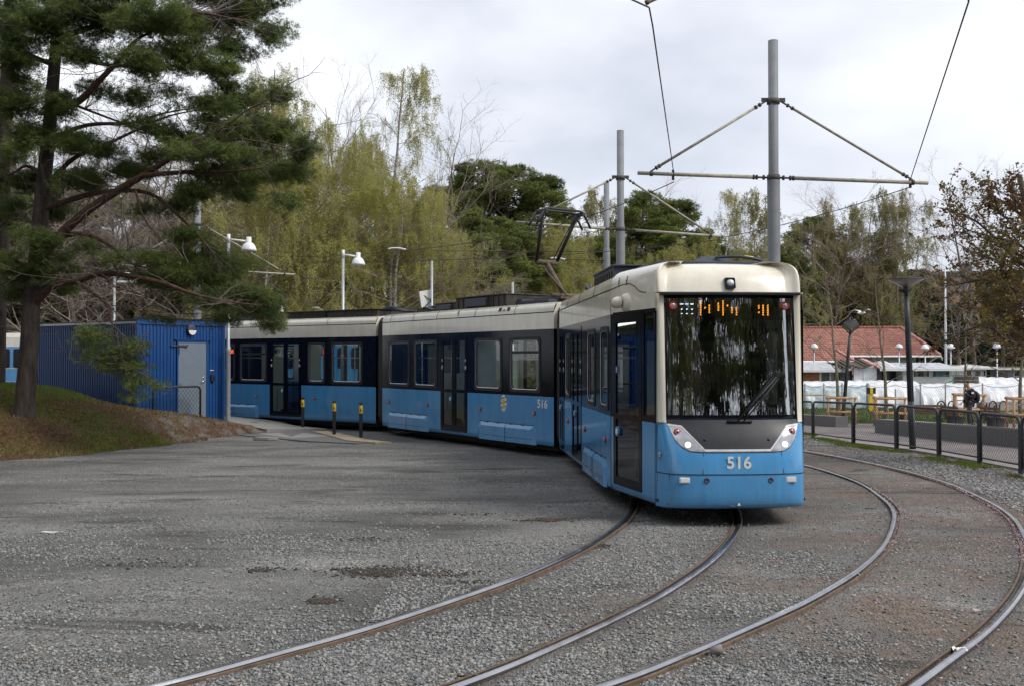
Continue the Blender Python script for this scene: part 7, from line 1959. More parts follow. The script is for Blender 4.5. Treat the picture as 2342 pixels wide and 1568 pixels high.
for lst, dens in ((PADS, 1.0), (SPARSE, .38)):
    for (u, v, ru, rv) in lst:
        Y = rg.uniform(22.2, 24.6) if u > 170 else rg.uniform(23.2, 25.5)
        if 180 < u < 380 and v > 740: Y = 22.6
        ctr = np.array(P(u, v, Y)); k = Y / 2302; R3 = np.array([ru * k, max(.35, ru * k * .7), rv * k])
        near_ = allp[np.argmin(((allp - ctr) ** 2).sum(1))]
        nt = max(3, int(ru * rv / 260))
        for i in range(nt * 2):
            q = ctr + rg.normal(0, .5, 3) * R3; mid_ = (near_ + q) / 2 + rg.normal(0, .08, 3); a = near_ * .35 + ctr * .65 if i % 2 else near_
            pts = smooth3([a, (a + q) / 2 + rg.normal(0, .10, 3), q], 3); tw.append((pts, np.linspace(.010, .003, len(pts))))
        # sub-clumps make an uneven outline
        ns = max(6, int(ru * rv / 75))
        for i in range(ns):
            a = rg.normal(0, 1, 3); a /= np.linalg.norm(a); sc_ = ctr + a * R3 * rg.uniform(.2, 1.08); sr = rg.uniform(.12, .36)
            n = int((1.9 * ru * rv / ns) * .23 * dens * (sr / .24)) + 4
            w = rg.normal(0, 1, (n, 3)); w /= np.linalg.norm(w, axis=1)[:, None]; C.append(sc_ + w * rg.uniform(.2, 1, (n, 1)) ** .6 * sr * np.array([1.2, 1.1, .62]))
C = np.concatenate(C)
V_, F_q = needle_tufts(rg, C, .105, .0052, 11, .3); npmesh('crown', V_ - O_, F_q, M['needle'], bp_)
# dead side twigs
for i in range(190):
    j = rg.integers(0, len(allp)); a = allp[j]; d = unit(np.array([rg.normal(), rg.normal() * .5, rg.normal() * .6])); b, r_ = branch(rg, a, d, rg.uniform(.5, 2.0), .012, 5, .22, -.02); tw.append((b, r_))
    for k in range(5):
        q, dq = at(b, rg.uniform(.2, 1)); tw.append(branch(rg, q, side_dir(rg, dq, .8), rg.uniform(.2, .7), .006, 3, .25, 0))
V_, F_q = tubes_np(tw, 4); npmesh('twigs', V_ - O_, F_q, M['bark'], bp_)
# second pine, its trunk just inside the left edge
c2 = smooth3(PL([(-8, 760), (0, 600), (4, 450), (10, 300), (18, 150), (24, 0), (28, -150)], 26.5), 4)
t = thing('pine_tree', 'second pine whose dark trunk runs up the left edge of the picture', 'pine tree', tuple(c2[0] - np.array([0, 0, 1.5])))
c2[0, 2] -= 1.6; O2 = np.array(t.location)
npmesh('trunk', *(lambda VF: (VF[0] - O2, VF[1]))(tubes_np([(c2, np.linspace(.22, .14, len(c2)))], 12)), M['pinebark'], t, smooth=True)
C = []; tw = []
for (u, v, ru, rv) in [(10, 200, 60, 50), (40, 350, 60, 36), (-10, 60, 60, 60), (70, 200, 50, 26), (20, 540, 50, 28), (60, 460, 40, 22), (-20, 420, 50, 60), (110, 430, 40, 18)]:
    ctr = np.array(P(u, v, rg.uniform(26, 28))); k = 27 / 2302; R3 = np.array([ru * k, .5, rv * k]); n = int(ru * rv * .16)
    w = rg.normal(0, 1, (n, 3)); w /= np.linalg.norm(w, axis=1)[:, None]; C.append(ctr + w * R3 * rg.uniform(.3, 1, (n, 1)))
    nn = c2[np.argmin(((c2 - ctr) ** 2).sum(1))]
    for i in range(6): q = ctr + rg.normal(0, .5, 3) * R3; pts = smooth3([nn, (nn + q) / 2 + rg.normal(0, .15, 3), q], 3); tw.append((pts, np.linspace(.03, .005, len(pts))))
V_, F_q = needle_tufts(rg, np.concatenate(C), .13, .0075, 10, .3); npmesh('crown', V_ - O2, F_q, M['needle'], t)
V_, F_q = tubes_np(tw, 4); npmesh('branches', V_ - O2, F_q, M['bark'], t)

# ---- birches in young leaf behind the tram
B1 = make_birch(1, 16, 9.5, .022, 1.15, forks=2); B2 = make_birch(2, 16, 7.5, .022, 1.15, forks=1, bare=.2); B3 = make_birch(3, 13, 9.5, .022, 1.25, forks=2)
B4 = make_birch(4, 15, 8, .032, .9, 'oliveleaf', forks=2, bare=.3, droop=.8)
gB = 'weeping birches in young leaf behind the tram'
def birch(T, u, v, Y, label, rz=0.0, w=1.0, H=16.0, lm=None):
    x = at_u(u, Y); s = s_for(v, Y, H, x); o = put(T, 'birch_tree', label, 'birch tree', x, Y, s, rz, 'birchbark', 'twig', lm, gB); o.scale = (s * w, s * w, s); return o
birch(B1, 628, 160, 52, 'tall yellow-green weeping birch rising behind the pine tip, left of the white dome lamp', .3)
birch(B2, 888, 172, 54, 'tallest slender birch top in the middle, above the second pantograph', 0, 1.0)
birch(B3, 560, 330, 46, 'low broad weeping birch just right of the pine limb, above the shed', 1.0, 1.0, 13)
birch(B3, 745, 330, 48, 'dense weeping birch directly behind the arm lamp', 2.6, 1.05, 13)
birch(B1, 900, 400, 47, 'spreading yellow-green birch behind the tilted sign post', 2.0, 1.25)
birch(B3, 1000, 430, 50, 'right-hand weeping birch next to the dark pines', 4.1, .95, 13)
birch(B2, 690, 250, 60, 'birch top further back between the two tall birches', 2.2, 1.1)
birch(B1, 820, 300, 62, 'back-row birch filling the gap left of the tallest birch top', 4.4, .9)
birch(B2, 1615, 436, 72, 'yellow-green birch right of the second mast', .8, 1.0)
birch(B4, 1410, 428, 76, 'thin-leaved birch behind the two grey masts', 0, .9, 15)
birch(B4, 1275, 442, 80, 'sparse birch top right of the dark pines', 1.0, .7, 15)
birch(B4, 1735, 452, 74, 'sparse birch just left of the nearest mast', 2.0, .9, 15)
birch(B1, 1530, 560, 66, 'low birch behind the roof of the tram front', 5.0, 1.1)
birch(B2, 1345, 560, 64, 'small birch between the pantograph and the masts', 3.3, 1.4)
birch(B4, 1870, 470, 108, 'olive birch group right of the nearest mast, left tree', 2.4, .75, 15)
birch(B4, 1960, 440, 108, 'olive birch group right of the nearest mast, middle tree', 3.8, .75, 15)
birch(B4, 2065, 432, 105, 'large round-topped olive birch ending the row toward the open sky', 5.1, .85, 15)
birch(B4, 2010, 520, 107, 'lower olive tree above the right end of the red roof', .6, .7, 15)
birch(B4, 1905, 560, 110, 'lower olive tree above the red roof', 1.7, .8, 15)

# ---- bare trees
D1 = make_bare(31, 14, 10, 1.0); D2 = make_bare(32, 13, 9, .9, up=1.0); gD = 'leafless grey trees of the wood'
def bare(T, u, v, Y, label, rz=0.0, w=1.0, H=14.0, tm='twig_p', g=gD):
    x = at_u(u, Y); s = s_for(v, Y, H, x); o = put(T, 'bare_tree', label, 'bare tree', x, Y, s, rz, 'bark', tm, None, g); o.scale = (s * w, s * w, s); return o
bare(D1, 790, 225, 64, 'leafless tree top between the two tall birches', 0, .8); bare(D2, 985, 330, 60, 'leafless spreading tree right of the tallest birch', 1, 1.3, 13)
bare(D1, 1030, 520, 50, 'purplish leafless tree beside the sign post', 2, 1.2); bare(D2, 690, 400, 66, 'leafless tree behind the left birches', 3, 1.2, 13)
bare(D1, 300, 300, 50, 'leafless tree seen through the pine above the shed', 4, 1.2); bare(D2, 420, 360, 46, 'leafless tree right behind the pale mast', 5, 1.3, 13)
bare(D1, 180, 340, 44, 'leafless tree behind the pine trunk', .7, 1.2); bare(D2, 60, 300, 48, 'leafless tree at the left edge behind the pines', 1.9, 1.3, 13)
bare(D2, 1520, 460, 92, 'leafless tree far behind the masts', 2.2, 1.0, 13); bare(D1, 1900, 460, 104, 'leafless tree behind the olive birches', 3.1, 1.1)
bare(D1, 2230, 420, 92, 'tall leafless tree between the flagpole and the maple', .2, .95); bare(D2, 2190, 600, 86, 'small leafless tree behind the flagpole', .9, 1.2, 13)
bare(D2, 2290, 560, 84, 'leafless tree behind the maple at the right edge', 4.4, 1.3, 13); bare(D1, 520, 420, 58, 'leafless tree behind the low birch', 2.9, 1.2)
bare(D1, 1130, 660, 47, 'leafless bush-like tree behind the thin steel pole', 1.1, 2.2)

for k, (u, v, Y) in enumerate(((-40, 260, 52), (30, 420, 56), (110, 300, 58), (230, 450, 52), (330, 380, 62), (390, 460, 54), (455, 480, 60), (150, 480, 60), (260, 250, 66), (540, 520, 62), (610, 500, 66))):
    bare(D1 if k % 2 else D2, u, v, Y, 'one of the leafless trees massed behind the shed and the big pine', k * 1.7, 1.35, 14 if k % 2 else 13, g='leafless trees massed behind the shed')
# ---- dark pines of the wood
N1 = make_pine(41, 14, 6.5); N2 = make_pine(42, 13, 7.5, bare=.25); gN = 'dark pines of the wood behind the tram'
N3 = make_pine(43, 12, 6, bare=.05, pads=60, top_round=False, mat_='spruce')
def pine(T, u, v, Y, label, rz=0.0, w=1.0, H=13.6, name='pine_tree', cat='pine tree', g=gN):
    x = at_u(u, Y); s = s_for(v, Y, H, x); o = put(T, name, label, cat, x, Y, s, rz, 'pinebark', 'bark', None, g); o.scale = (s * w, s * w, s); return o
pine(N1, 1085, 398, 68, 'dark pine just right of the birches'); pine(N2, 1150, 396, 66, 'broad dark pine with the highest crown left of the masts', 1, 1, 12.7)
pine(N1, 1215, 420, 67, 'dark pine behind the pantograph head', 2, 1.0); pine(N2, 1120, 500, 58, 'lower dark pine in front of the group', 3, 1.2, 12.7); pine(N1, 1190, 530, 60, 'dark pine behind the knee of the pantograph', 4, 1.2)
pine(N2, 1460, 455, 78, 'dark pine between the two masts', .6, .9, 12.7); pine(N1, 1520, 478, 80, 'dark pine right of the second mast', 1.4, 1.1); pine(N2, 1570, 540, 84, 'lower dark pine above the tram roof', 2.4, 1.0, 12.7); pine(N1, 1400, 560, 72, 'dark pine low behind the armless mast', 5.0, 1.3)
pine(N2, 1850, 512, 112, 'dark flat-topped pine directly right of the nearest mast', .3, 1.15, 12.7); pine(N1, 1905, 600, 110, 'dark pine behind the left part of the red roof', 2.1, 1.3); pine(N2, 1800, 580, 104, 'dark pine half hidden by the nearest mast', 4.1, 1.1, 12.7)
pine(N3, 2098, 622, 111, 'dark spruce with a pointed top behind the right end of the red roof', 0, 1.35, 11.9, 'spruce_tree', 'spruce', None); pine(N3, 2160, 700, 104, 'lower dark spruce beside the flagpole', 2, 1.6, 11.9, 'spruce_tree', 'spruce', None)
pine(N3, 2215, 720, 95, 'dark spruce behind the small gabled garden house', 4, 1.6, 11.9, 'spruce_tree', 'spruce', None); pine(N3, 2300, 700, 98, 'dark spruce at the right edge behind the maple', 5, 1.7, 11.9, 'spruce_tree', 'spruce', None)
pine(N1, 470, 440, 66, 'dark pine behind the pale mast', .9, 1.3); pine(N2, 250, 420, 60, 'dark pine behind the big pine, left of the shed door', 2.9, 1.5, 12.7); pine(N1, 120, 430, 62, 'dark pine far left behind the big trunk', 3.6, 1.4); pine(N2, 20, 420, 58, 'dark pine at the left edge of the wood', 5.2, 1.4, 12.7)
pine(N1, 380, 480, 70, 'dark pine between the mast and the limb of the big pine', 1.5, 1.4); pine(N2, 1290, 610, 74, 'low dark pine left of the masts', 2.5, 1.3, 12.7); pine(N1, 1700, 590, 88, 'low dark pine above the roof cap of the tram', 3.3, 1.4); pine(N2, 2000, 640, 109, 'low dark pine above the red roof ridge', 1.2, 1.3, 12.7)
pine(N1, 760, 560, 70, 'dark pine low behind the arm lamp', 2.7, 1.4); pine(N2, 900, 560, 74, 'dark pine low behind the birches', 3.9, 1.5, 12.7)
pine(N1, 600, 560, 72, 'dark pine low behind the left birches', 4.9, 1.4)

for k, (u, v, Y) in enumerate(((-30, 520, 54), (70, 560, 60), (180, 560, 56), (300, 560, 62), (400, 600, 58), (500, 590, 60))):
    pine(N1 if k % 2 else N2, u, v, Y, 'one of the low dark pines crowded behind the shed', k * 1.3, 1.7, g='low pines crowded behind the shed')
for k, (u, v, Y) in enumerate(((1260, 520, 62), (1215, 560, 60), (1320, 590, 62))):
    birch(B3, u, v, Y, 'one of the yellow-green birches behind the raised pantograph', k * 2.2 + .5, 1.0, 13)
for k, (u, v, Y) in enumerate(((1925, 500, 112), (2030, 500, 110), (1990, 580, 106), (2060, 600, 112), (1835, 620, 106))):
    birch(B4, u, v, Y, 'one of the olive trees filling the row behind the red roof', k * 1.9, .8, 15)
for k, (u, v, Y) in enumerate(((1055, 450, 72), (1335, 560, 78), (1480, 520, 76), (1640, 540, 84), (1110, 560, 54))):
    pine(N2 if k % 2 else N1, u, v, Y, 'one of the dark pines closing the wood behind the pantograph and the masts', k * 1.1 + .4, 1.45, g='pines closing the wood behind the masts')
# ---- undergrowth closing the wood
rg = np.random.default_rng(91); n = 90000
u = rg.uniform(-250, 2600, n); Yq = rg.uniform(64, 112, n) + 8 * np.sin(u / 170.); Xq = (u - 1170) / 2302 * Yq
hm = (4.6 + 1.6 * np.sin(u / 90.) + 1.2 * np.sin(u / 37. + 2) + 1.5 * np.sin(Yq * .5)) * np.where(u > 1800, .8, 1.0)
Z = hm * rg.random(n) ** .8
k = (u < 1500) | (Yq > 103)
C = np.column_stack([Xq, Yq, Z + np.where(u > 1700, -.9, 0)])[k]
V_, F_q = tri_leaves(rg, C, .11, elong=1.5); tag(npmesh('undergrowth', V_, F_q, M['scrub']), 'dense brown-green undergrowth of the wood behind the tram', 'undergrowth', kind='stuff')
n = 70000; u = rg.uniform(-300, 1250, n); Yq = rg.uniform(52, 64, n); Xq = (u - 1170) / 2302 * Yq; Z = (3.2 + .9 * np.sin(u / 60.) + .5 * np.sin(u / 23.) + np.clip((620 - u) / 120, 0, 1) * 3.6) * rg.random(n) ** .8
V_, F_q = tri_leaves(rg, np.column_stack([Xq, Yq, Z]), .085, elong=1.5); tag(npmesh('hedge', V_, F_q, M['scrub']), 'dark scrub growing along the far side of the tram stop', 'undergrowth', kind='stuff')
# wooded rise behind everything
rows = []
for yy, hh in ((112, -2), (122, 4.5), (140, 6.5), (180, 8), (260, 9), (380, -3)):
    rows.append([(x * yy / 110, yy + 4 * math.sin(x * .05), hh * (1 + .10 * math.sin(x * .07 + yy)) * (1 if x < 55 else .75)) for x in range(-95, 100, 5)])
mb = MB(); mb.grid(rows); M['hill'] = mat('wooded_hill', (.035, .04, .018), .95, var=.5, vs=.4, c2=(.07, .062, .035), bump=1, bs=2)
tag(mb.build('hill', [M['hill']]), kind='structure')

# ---- young plane trees on the plaza
Y1 = make_bare(51, 6.2, 3.6, .62, up=.55, depth=3, r0=.085, lowest=.30)
gY = 'young leafless trees in timber guards'
for p, lb_, rz_, s in zip(gp, ('young leafless tree in the guard nearest the tram, before the red roof', 'young leafless tree with a bent trunk left of the leaning lamp', 'young leafless tree whose trunk stands right behind the walking person', 'young leafless tree at the right edge under the maple'), (0, 1.2, 2.4, 3.9), (1.0, .92, .86, .95)):
    o = put(Y1, 'young_tree', lb_, 'young tree', p[0], p[1], s, rz_, 'youngbark', 'youngbark', None, gY) if 'youngbark' in M else None
    if o is None:
        M['youngbark'] = mat('lichen_grey_young_bark', (.15, .125, .08), .85, var=.35, vs=9, c2=(.24, .21, .14)); o = put(Y1, 'young_tree', lb_, 'young tree', p[0], p[1], s, rz_, 'youngbark', 'youngbark', None, gY)

# ---- the maple reaching in from the right
rg = np.random.default_rng(66); YM = 20.5
mx0 = np.array([P(2430, 818, YM).x, YM, 0.]); tw = []; lv = []
tpt = smooth3([mx0, mx0 + np.array([-.1, 0, 1.6]), np.array(P(2400, 640, YM)), np.array(P(2360, 520, YM)), np.array(P(2330, 400, YM))], 5)
seeds = []
ML = [([(2420, 760), (2360, 740), (2290, 730), (2220, 752), (2165, 778)], .05), ([(2410, 700), (2340, 670), (2260, 640), (2190, 650), (2150, 655)], .05), ([(2400, 640), (2330, 600), (2270, 540), (2220, 500), (2150, 476)], .05),
      ([(2400, 620), (2330, 560), (2260, 540), (2200, 520), (2165, 478)], .03), ([(2390, 560), (2340, 500), (2290, 460), (2240, 445)], .04), ([(2370, 520), (2330, 470), (2310, 440)], .04), ([(2420, 800), (2370, 790), (2310, 780), (2260, 740)], .04),
      ([(2410, 660), (2350, 640), (2290, 600), (2230, 580), (2170, 545)], .04), ([(2400, 600), (2360, 560), (2300, 500), (2270, 470)], .03), ([(2420, 820), (2380, 800), (2330, 760), (2290, 720)], .03), ([(2420, 720), (2350, 700), (2280, 690), (2230, 690)], .03),
      ([(2430, 740), (2370, 700), (2310, 660), (2280, 610)], .03), ([(2430, 780), (2370, 770), (2320, 740), (2250, 700)], .03), ([(2430, 700), (2380, 640), (2330, 620)], .03), ([(2430, 760), (2380, 720), (2340, 710), (2300, 650)], .03), ([(2440, 810), (2390, 790), (2350, 740)], .03), ([(2400, 560), (2360, 520), (2330, 540), (2300, 560)], .02)]
for pts, r_ in ML:
    Y_ = YM + rg.uniform(-1.2, .8); c_ = smooth3(PL(pts, Y_), 5); tw.append((c_, np.linspace(r_, .008, len(c_))))
    for j in range(26):
        q, d = at(c_, rg.uniform(.08, 1)); b, r2 = branch(rg, q, side_dir(rg, d, rg.uniform(.4, 1.1)), rg.uniform(.35, 1.15), .009, 4, .18, .03); tw.append((b, r2))
        for k in range(5):
            q2, _ = at(b, rg.uniform(.2, 1)); nl = 7; lv.append(q2 + rg.normal(0, .038, (nl, 3)))
lv = np.concatenate(lv)
mt_ = thing('maple_tree', 'maple with red-green young leaves reaching in from the right edge', 'maple tree', tuple(mx0))
npmesh('trunk', *(lambda VF: (VF[0] - mx0, VF[1]))(tubes_np([(tpt, np.linspace(.16, .05, len(tpt)))], 10)), M['bark'], mt_, smooth=True)
V_, F_q = tubes_np(tw, 4); npmesh('branches', V_ - mx0, F_q, M['bark'], mt_)
V_, F_q = tri_leaves(rg, lv, .027, flat=.3, elong=1.25); npmesh('crown', V_ - mx0, F_q, M['mapleleaf'], mt_)

# ---- trees behind the photographer, seen only as reflections in the windscreen and the sides; unseen ones added at left darken the shed wall
gR = 'trees behind the viewpoint'
for i, (x, y, k, s) in enumerate([(-11.0, -13.5, 1, 0.96), (-9.2, -13.0, 0, 1.17), (-8.3, -16.1, 1, 1.11), (-5.9, -8.6, 2, 1.04), (-4.3, -9.7, 1, 0.92), (-3.4, -17.9, 3, 1.11), (-1.1, -8.2, 1, 0.96), (-0.1, -12.2, 0, 1.13), (2.3, -13.4, 1, 1.14), (3.0, -8.2, 2, 0.92), (4.9, -13.7, 1, 0.97), (6.9, -8.1, 3, 0.9), (8.5, -8.2, 1, 0.96), (9.2, -9.7, 0, 1.18), (11.4, -17.0, 1, 1.18), (12.9, -13.6, 2, 1.13), (14.8, -9.7, 1, 1.08), (16.7, -9.5, 3, 1.1), (18.2, -17.5, 1, 1.2), (20.0, -8.3, 0, 1.02), (21.5, -8.8, 1, 0.91), (22.4, -17.0, 2, 1.07), (24.4, -13.8, 1, 1.16), (25.6, -9.2, 3, 1.2), (27.5, -9.2, 1, 1.08), (28.4, -9.6, 0, 1.03), (30.4, -9.4, 1, 0.99), (32.2, -9.9, 2, 1.13), (34.2, -13.3, 1, 1.13), (35.5, -9.1, 3, 0.97), (-19, 6, 1, 1.1), (-23, 12, 1, 1.2), (-18.5, 14.5, 1, 0.9), (-26, 19, 1, 1.2), (-22, 3, 1, 1.2), (-29, 10, 1, 1.3), (-32, 24, 1, 1.3), (-25, 28, 1, 1.0), (-20.5, 17, 3, 1.4), (-22, 21, 3, 1.4), (-16.5, 11, 3, 1.3), (-20, 9, 3, 1.5), (-15, 7, 1, 1.2), (-13.5, 3.5, 3, 1.2), (-6, -22, 3, 0.75), (0, -22, 3, 0.75), (5, -22, 3, 0.75), (9, -22, 3, 0.75), (13, -22, 3, 0.75), (18, -22, 3, 0.75), (24, -22, 3, 0.75), (30, -22, 3, 0.75), (36, -22, 3, 0.75)]):
    T, H_, nm, cat_, tm, wm = ((D1, 14, 'bare_tree', 'bare tree', 'bark', 'twig_p'), (N1, 14, 'pine_tree', 'pine tree', 'pinebark', 'bark'), (B2, 16, 'birch_tree', 'birch tree', 'birchbark', 'twig'), (N3, 12, 'spruce_tree', 'spruce', 'pinebark', 'bark'))[k]
    o = put(T, nm, 'tree standing behind the viewpoint, only mirrored in the tram glass' if y < 0 else 'unseen tree added outside the left edge to darken the shed wall and mound', cat_, x, y, s, i * 1.3, tm, wm, None, gR)
# ================================================================ PERSON walking left behind the granite wall
PY = 39.5
pp = P(2216, 818, PY); pz = zg(pp.x, PY)
per = thing('person', 'person with short dark hair, black jacket and patterned trousers, head bowed over a raised hand', 'person', (pp.x, PY, pz))
HS = 1.80
# x: forward is -x (walking left), y: away from the camera, z: up
def skin_mesh(name, verts, edges, radii, m_, parent, root=0, sub=2):
    me = bpy.data.meshes.new(name); me.from_pydata([tuple(v) for v in verts], edges, []); me.materials.append(m_)
    o = bpy.data.objects.new(name, me); link(o, parent)
    sk = o.modifiers.new('skin', 'SKIN'); sk.use_smooth_shade = True
    for i, v in enumerate(me.skin_vertices[0].data):
        r_ = radii[i]; v.radius = r_ if isinstance(r_, tuple) else (r_, r_); v.use_root = (i == root)
    sb = o.modifiers.new('sub', 'SUBSURF'); sb.levels = sub; sb.render_levels = sub
    return o
M['skin'] = mat('skin', (.42, .23, .15), .55, var=.08); M['jacket'] = mat('black_jacket', (.012, .012, .014), .75, var=.3, vs=12)
M['shirt'] = mat('grey_shirt', (.10, .09, .10), .85); M['trous'] = mat('dark_patterned_trousers', (.02, .025, .03), .8, var=.2, vs=45, c2=(.07, .075, .08)); M['hair'] = mat('dark_hair', (.02, .016, .013), .7, var=.3, vs=60)
V0 = [(0, 0, .94), (-.01, 0, 1.08), (0, 0, 1.25), (.02, 0, 1.40), (-.03, 0, 1.49), (-.09, 0, 1.57),        # 0-5 pelvis..head base
      (-.115, 0, 1.63), (-.10, 0, 1.70),                                                                     # 6,7 head
      (-.02, -.10, .90), (-.09, -.10, .50), (-.02, -.10, .10), (-.15, -.10, .035),                            # near leg 8-11
      (.02, .10, .90), (.06, .10, .50), (.20, .10, .12), (.10, .10, .035),                                     # far leg 12-15
      (.02, -.19, 1.38), (.06, -.24, 1.12), (-.16, -.20, 1.17), (-.24, -.14, 1.33),                           # near arm bent up, wrist 19
      (.02, .19, 1.38), (.05, .23, 1.12), (-.12, .2, .98), (-.2, .18, .92)]
E0 = [(0, 1), (1, 2), (2, 3), (3, 4), (4, 5), (5, 6), (6, 7), (0, 8), (8, 9), (9, 10), (10, 11), (0, 12), (12, 13), (13, 14), (14, 15), (3, 16), (16, 17), (17, 18), (18, 19), (3, 20), (20, 21), (21, 22), (22, 23)]
R0v = [(.13, .10), .12, .13, .13, .055, .075, .095, .06, .085, .062, .045, .04, .085, .062, .045, .04, .07, .05, .04, .03, .07, .05, .04, .03]
body = skin_mesh('body', V0, E0, R0v, M['skin'], per)
# face: nose, ears, eyes, mouth line
fm = MB(); fm.lathe([(0, .03), (.012, .02), (.018, 0)], (-.205, 0, 1.615), 8, 0, Matrix.Rotation(R(-100), 3, 'Y'))
for s_ in (-1, 1): fm.lathe([(0, .012), (.02, .01), (.028, 0)], (-.08, s_ * .085, 1.62), 10, 0, Matrix.Rotation(R(90 * -s_), 3, 'X'))
fm.build('nose_and_ears', [M['skin']], per)
fm = MB()
for s_ in (-1, 1): fm.lathe([(0, .004), (.010, .002), (.012, -.004)], (-.185, s_ * .035, 1.64), 8, 0, Matrix.Rotation(R(-95), 3, 'Y'))
fm.build('eyes', [M['hair']], per)
fm = MB(); rows = []
for j in range(7):
    ph = R(6 + j * 13); rows.append([(-.078 + .100 * math.sin(ph) * math.cos(a) + .012 * (1 - math.cos(a)), .092 * math.sin(ph) * math.sin(a), 1.665 + .105 * math.cos(ph) - (.02 if math.cos(a) < -.3 and j == 6 else 0)) for a in np.linspace(0, 2 * math.pi, 20, endpoint=False)])
fm.grid(rows, closed=True); fm.add(rows[0], [tuple(range(20))]); fm.build('hair', [M['hair']], per)
# raised near hand at the mouth and far hand
def hand(w, d, up, parent, label=None):
    w = Vector(w); d = Vector(d).normalized(); up = Vector(up).normalized(); sd_ = d.cross(up)
    vs = [w, w + d * .045, w + d * .085]; es = [(0, 1), (1, 2)]; rs = [.024, (.036, .016), (.036, .015)]
    for k, (off_, ln_, cu) in enumerate(((-.030, .066, .5), (-.010, .075, .45), (.010, .070, .5), (.030, .055, .6))):
        b = w + d * .09 + sd_ * off_; i = len(vs); vs += [b, b + d * ln_ * .5 + up * ln_ * cu * .3, b + d * ln_ * .75 + up * ln_ * cu * .9]; rs += [.0095, .009, .008]; es += [(2, i), (i, i + 1), (i + 1, i + 2)]
    b = w + d * .035 - sd_ * .035; i = len(vs); vs += [b, b + d * .03 - sd_ * .022 + up * .01, b + d * .055 - sd_ * .018 + up * .03]; rs += [.012, .011, .009]; es += [(1, i), (i, i + 1), (i + 1, i + 2)]
    return skin_mesh('hand', vs, es, rs, M['skin'], parent, 0, 1)
hand((-.245, -.135, 1.345), (-.25, .35, .85), (.6, .2, .3), per); hand((-.205, .18, .915), (-.6, 0, -.7), (-.5, 0, .5), per)
# jacket, open over a grey shirt
jv = [(0, 0, .92), (0, 0, 1.05), (.005, 0, 1.22), (.03, 0, 1.40), (-.01, 0, 1.475), (.025, -.20, 1.37), (.065, -.25, 1.12), (-.15, -.205, 1.17), (-.225, -.15, 1.30), (.025, .20, 1.37), (.06, .24, 1.12), (-.11, .205, .99), (-.17, .185, .94)]
je = [(0, 1), (1, 2), (2, 3), (3, 4), (3, 5), (5, 6), (6, 7), (7, 8), (3, 9), (9, 10), (10, 11), (11, 12)]
jr = [(.175, .17), (.165, .155), (.17, .16), (.16, .15), .085, .09, .075, .062, .052, .09, .075, .062, .052]
jk = skin_mesh('jacket', jv, je, jr, M['jacket'], per, 1)
sv_ = [(-.10, 0, .98), (-.115, 0, 1.15), (-.10, 0, 1.36)]
skin_mesh('shirt', sv_, [(0, 1), (1, 2)], [(.075, .11), (.085, .115), (.07, .09)], M['shirt'], per, 0)
tv = [(0, 0, .93), (-.02, -.10, .86), (-.09, -.10, .50), (-.025, -.10, .09), (.02, .10, .86), (.06, .10, .50), (.19, .10, .13)]
skin_mesh('trousers', tv, [(0, 1), (1, 2), (2, 3), (0, 4), (4, 5), (5, 6)], [(.15, .13), .105, .085, .066, .105, .085, .066], M['trous'], per, 0)
for i, (x, y, z, a) in enumerate(((-.08, -.10, .0, 0), (.13, .10, .03, .5))):
    fm = MB(); fm.tube([(x + .12, y, z + .05), (x + .02, y, z + .055), (x - .10, y, z + .04), (x - .16, y, z + .035)], [.045, .052, .045, .03], 10); fm.build('shoe', [M['rubber']], per)
fm = MB(); fm.box((-.02, -.305, 1.30), (.085, .012, .07)); fm.build('sleeve_patch', [M['white']], jk)
bpk = thing('backpack', 'black rounded backpack worn by the walking person', 'backpack', (pp.x + .02, PY, pz + .95))
fm = MB(); rows = []
for j in range(11):
    t = j / 10; z = -.02 + .46 * t; w = .15 * math.sin(math.pi * (.12 + .8 * t)) ** .5; dx = .17 * math.sin(math.pi * (.08 + .78 * (1 - t) ** .8)) ** .6
    rows.append([(.13 + .10 * (1 - t) * .5 + dx * (1 + math.cos(a)) * .62, w * math.sin(a), z) for a in np.linspace(0, 2 * math.pi, 18, endpoint=False)])
fm.grid(rows, closed=True); fm.add(rows[0], [tuple(range(18))]); fm.add(rows[-1], [tuple(range(18))]); fm.build('bag', [M['jacket']], bpk)
fm = MB()
for s_ in (-1, 1): fm.tube([(.16, s_ * .10, .42), (.04, s_ * .13, .50), (-.09, s_ * .15, .42), (-.13, s_ * .165, .25), (-.02, s_ * .18, .08), (.16, s_ * .13, .05)], .016, 6)
fm.build('strap', [M['rubber']], bpk)
per.scale = (HS / 1.76,) * 3; bpk.scale = per.scale

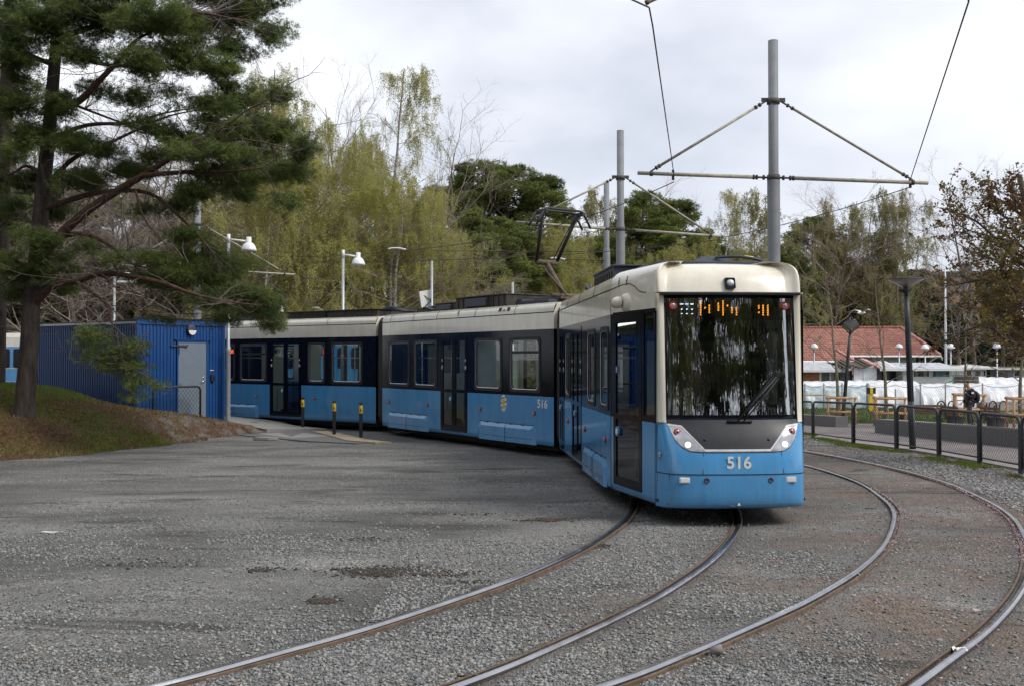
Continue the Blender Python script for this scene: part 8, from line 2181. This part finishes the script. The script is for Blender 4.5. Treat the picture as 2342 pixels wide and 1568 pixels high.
# ---- small litter on the yard
def litter(name, label, cat, p, fn, m_):
    t = thing(name, label, cat, tuple(p)); mb = MB(); fn(mb); mb.build(name + '_piece', [M[m_]], t); return t
p = G(1625, 1497, .012)
t = thing('paper_cup', 'crushed beige paper cup lying against the outer track rail', 'litter', tuple(p)); mb = MB()
mb.lathe([(.0, 0), (.026, 0), (.032, .05), (.036, .085), (.033, .085), (.024, .01)], (.0, 0, .03), 14, 0, Matrix.Rotation(R(78), 3, 'Y')); mb.build('cup', [M['concrete_l']], t)
for (u_, v_, s_, lb_, m_, nm) in ((2193, 1485, .10, 'white crumpled tissue beside the outer rail', 'white', 'tissue'), (2232, 1395, .06, 'bright pink scrap on the brown earth by the outer rail', 'petal', 'pink_scrap'), (115, 1216, .22, 'thin white scrap of string on the left of the gravel yard', 'white', 'string_scrap'), (300, 1023, .07, 'small white scrap at the grass edge', 'white', 'paper_scrap'), (1960, 1018, .07, 'white scrap on the ballast by the mesh fence', 'white', 'paper_scrap')):
    p = G(u_, v_, .02); t = thing(nm, lb_, 'litter', tuple(p)); mb = MB(); r_ = random.Random(int(u_)); rows = []
    for j in range(4): rows.append([((i - 2) * s_ / 4, (j - 1.5) * s_ / (4 if nm != 'string_scrap' else 22), r_.uniform(0, s_ * .25 if nm != 'string_scrap' else .012)) for i in range(5)])
    mb.grid(rows, smooth=False); mb.build('scrap', [M[m_]], t)
for (u_, v_, ln_, lb_) in ((1080, 1545, .22, 'rust-brown stick lying across the gravel between the tracks'), (1990, 1162, .16, 'dry leaf stalk by the inner rail of the outer track'), (1230, 1189, .5, 'flat dark twig on the gravel left of the tram')):
    p = G(u_, v_, .015); t = thing('stick', lb_, 'stick', tuple(p)); mb = MB(); mb.tube([(-ln_ / 2, 0, 0), (0, .012, .006), (ln_ / 2, .0, .002)], .008, 5); mb.build('twig', [M['rust']], t)
# loose slab by the path
p = G(608, 1003, .03); t = thing('loose_slab', 'broken pinkish stone slab lying at the gravel edge', 'stone', tuple(p)); mb = MB(); mb.prism([(-.32, -.12), (.1, -.16), (.34, .0), (.2, .14), (-.25, .10)], lambda x, y, t_: (x, y, t_), -.02, .05); mb.build('slab_piece', [M['slab']], t)
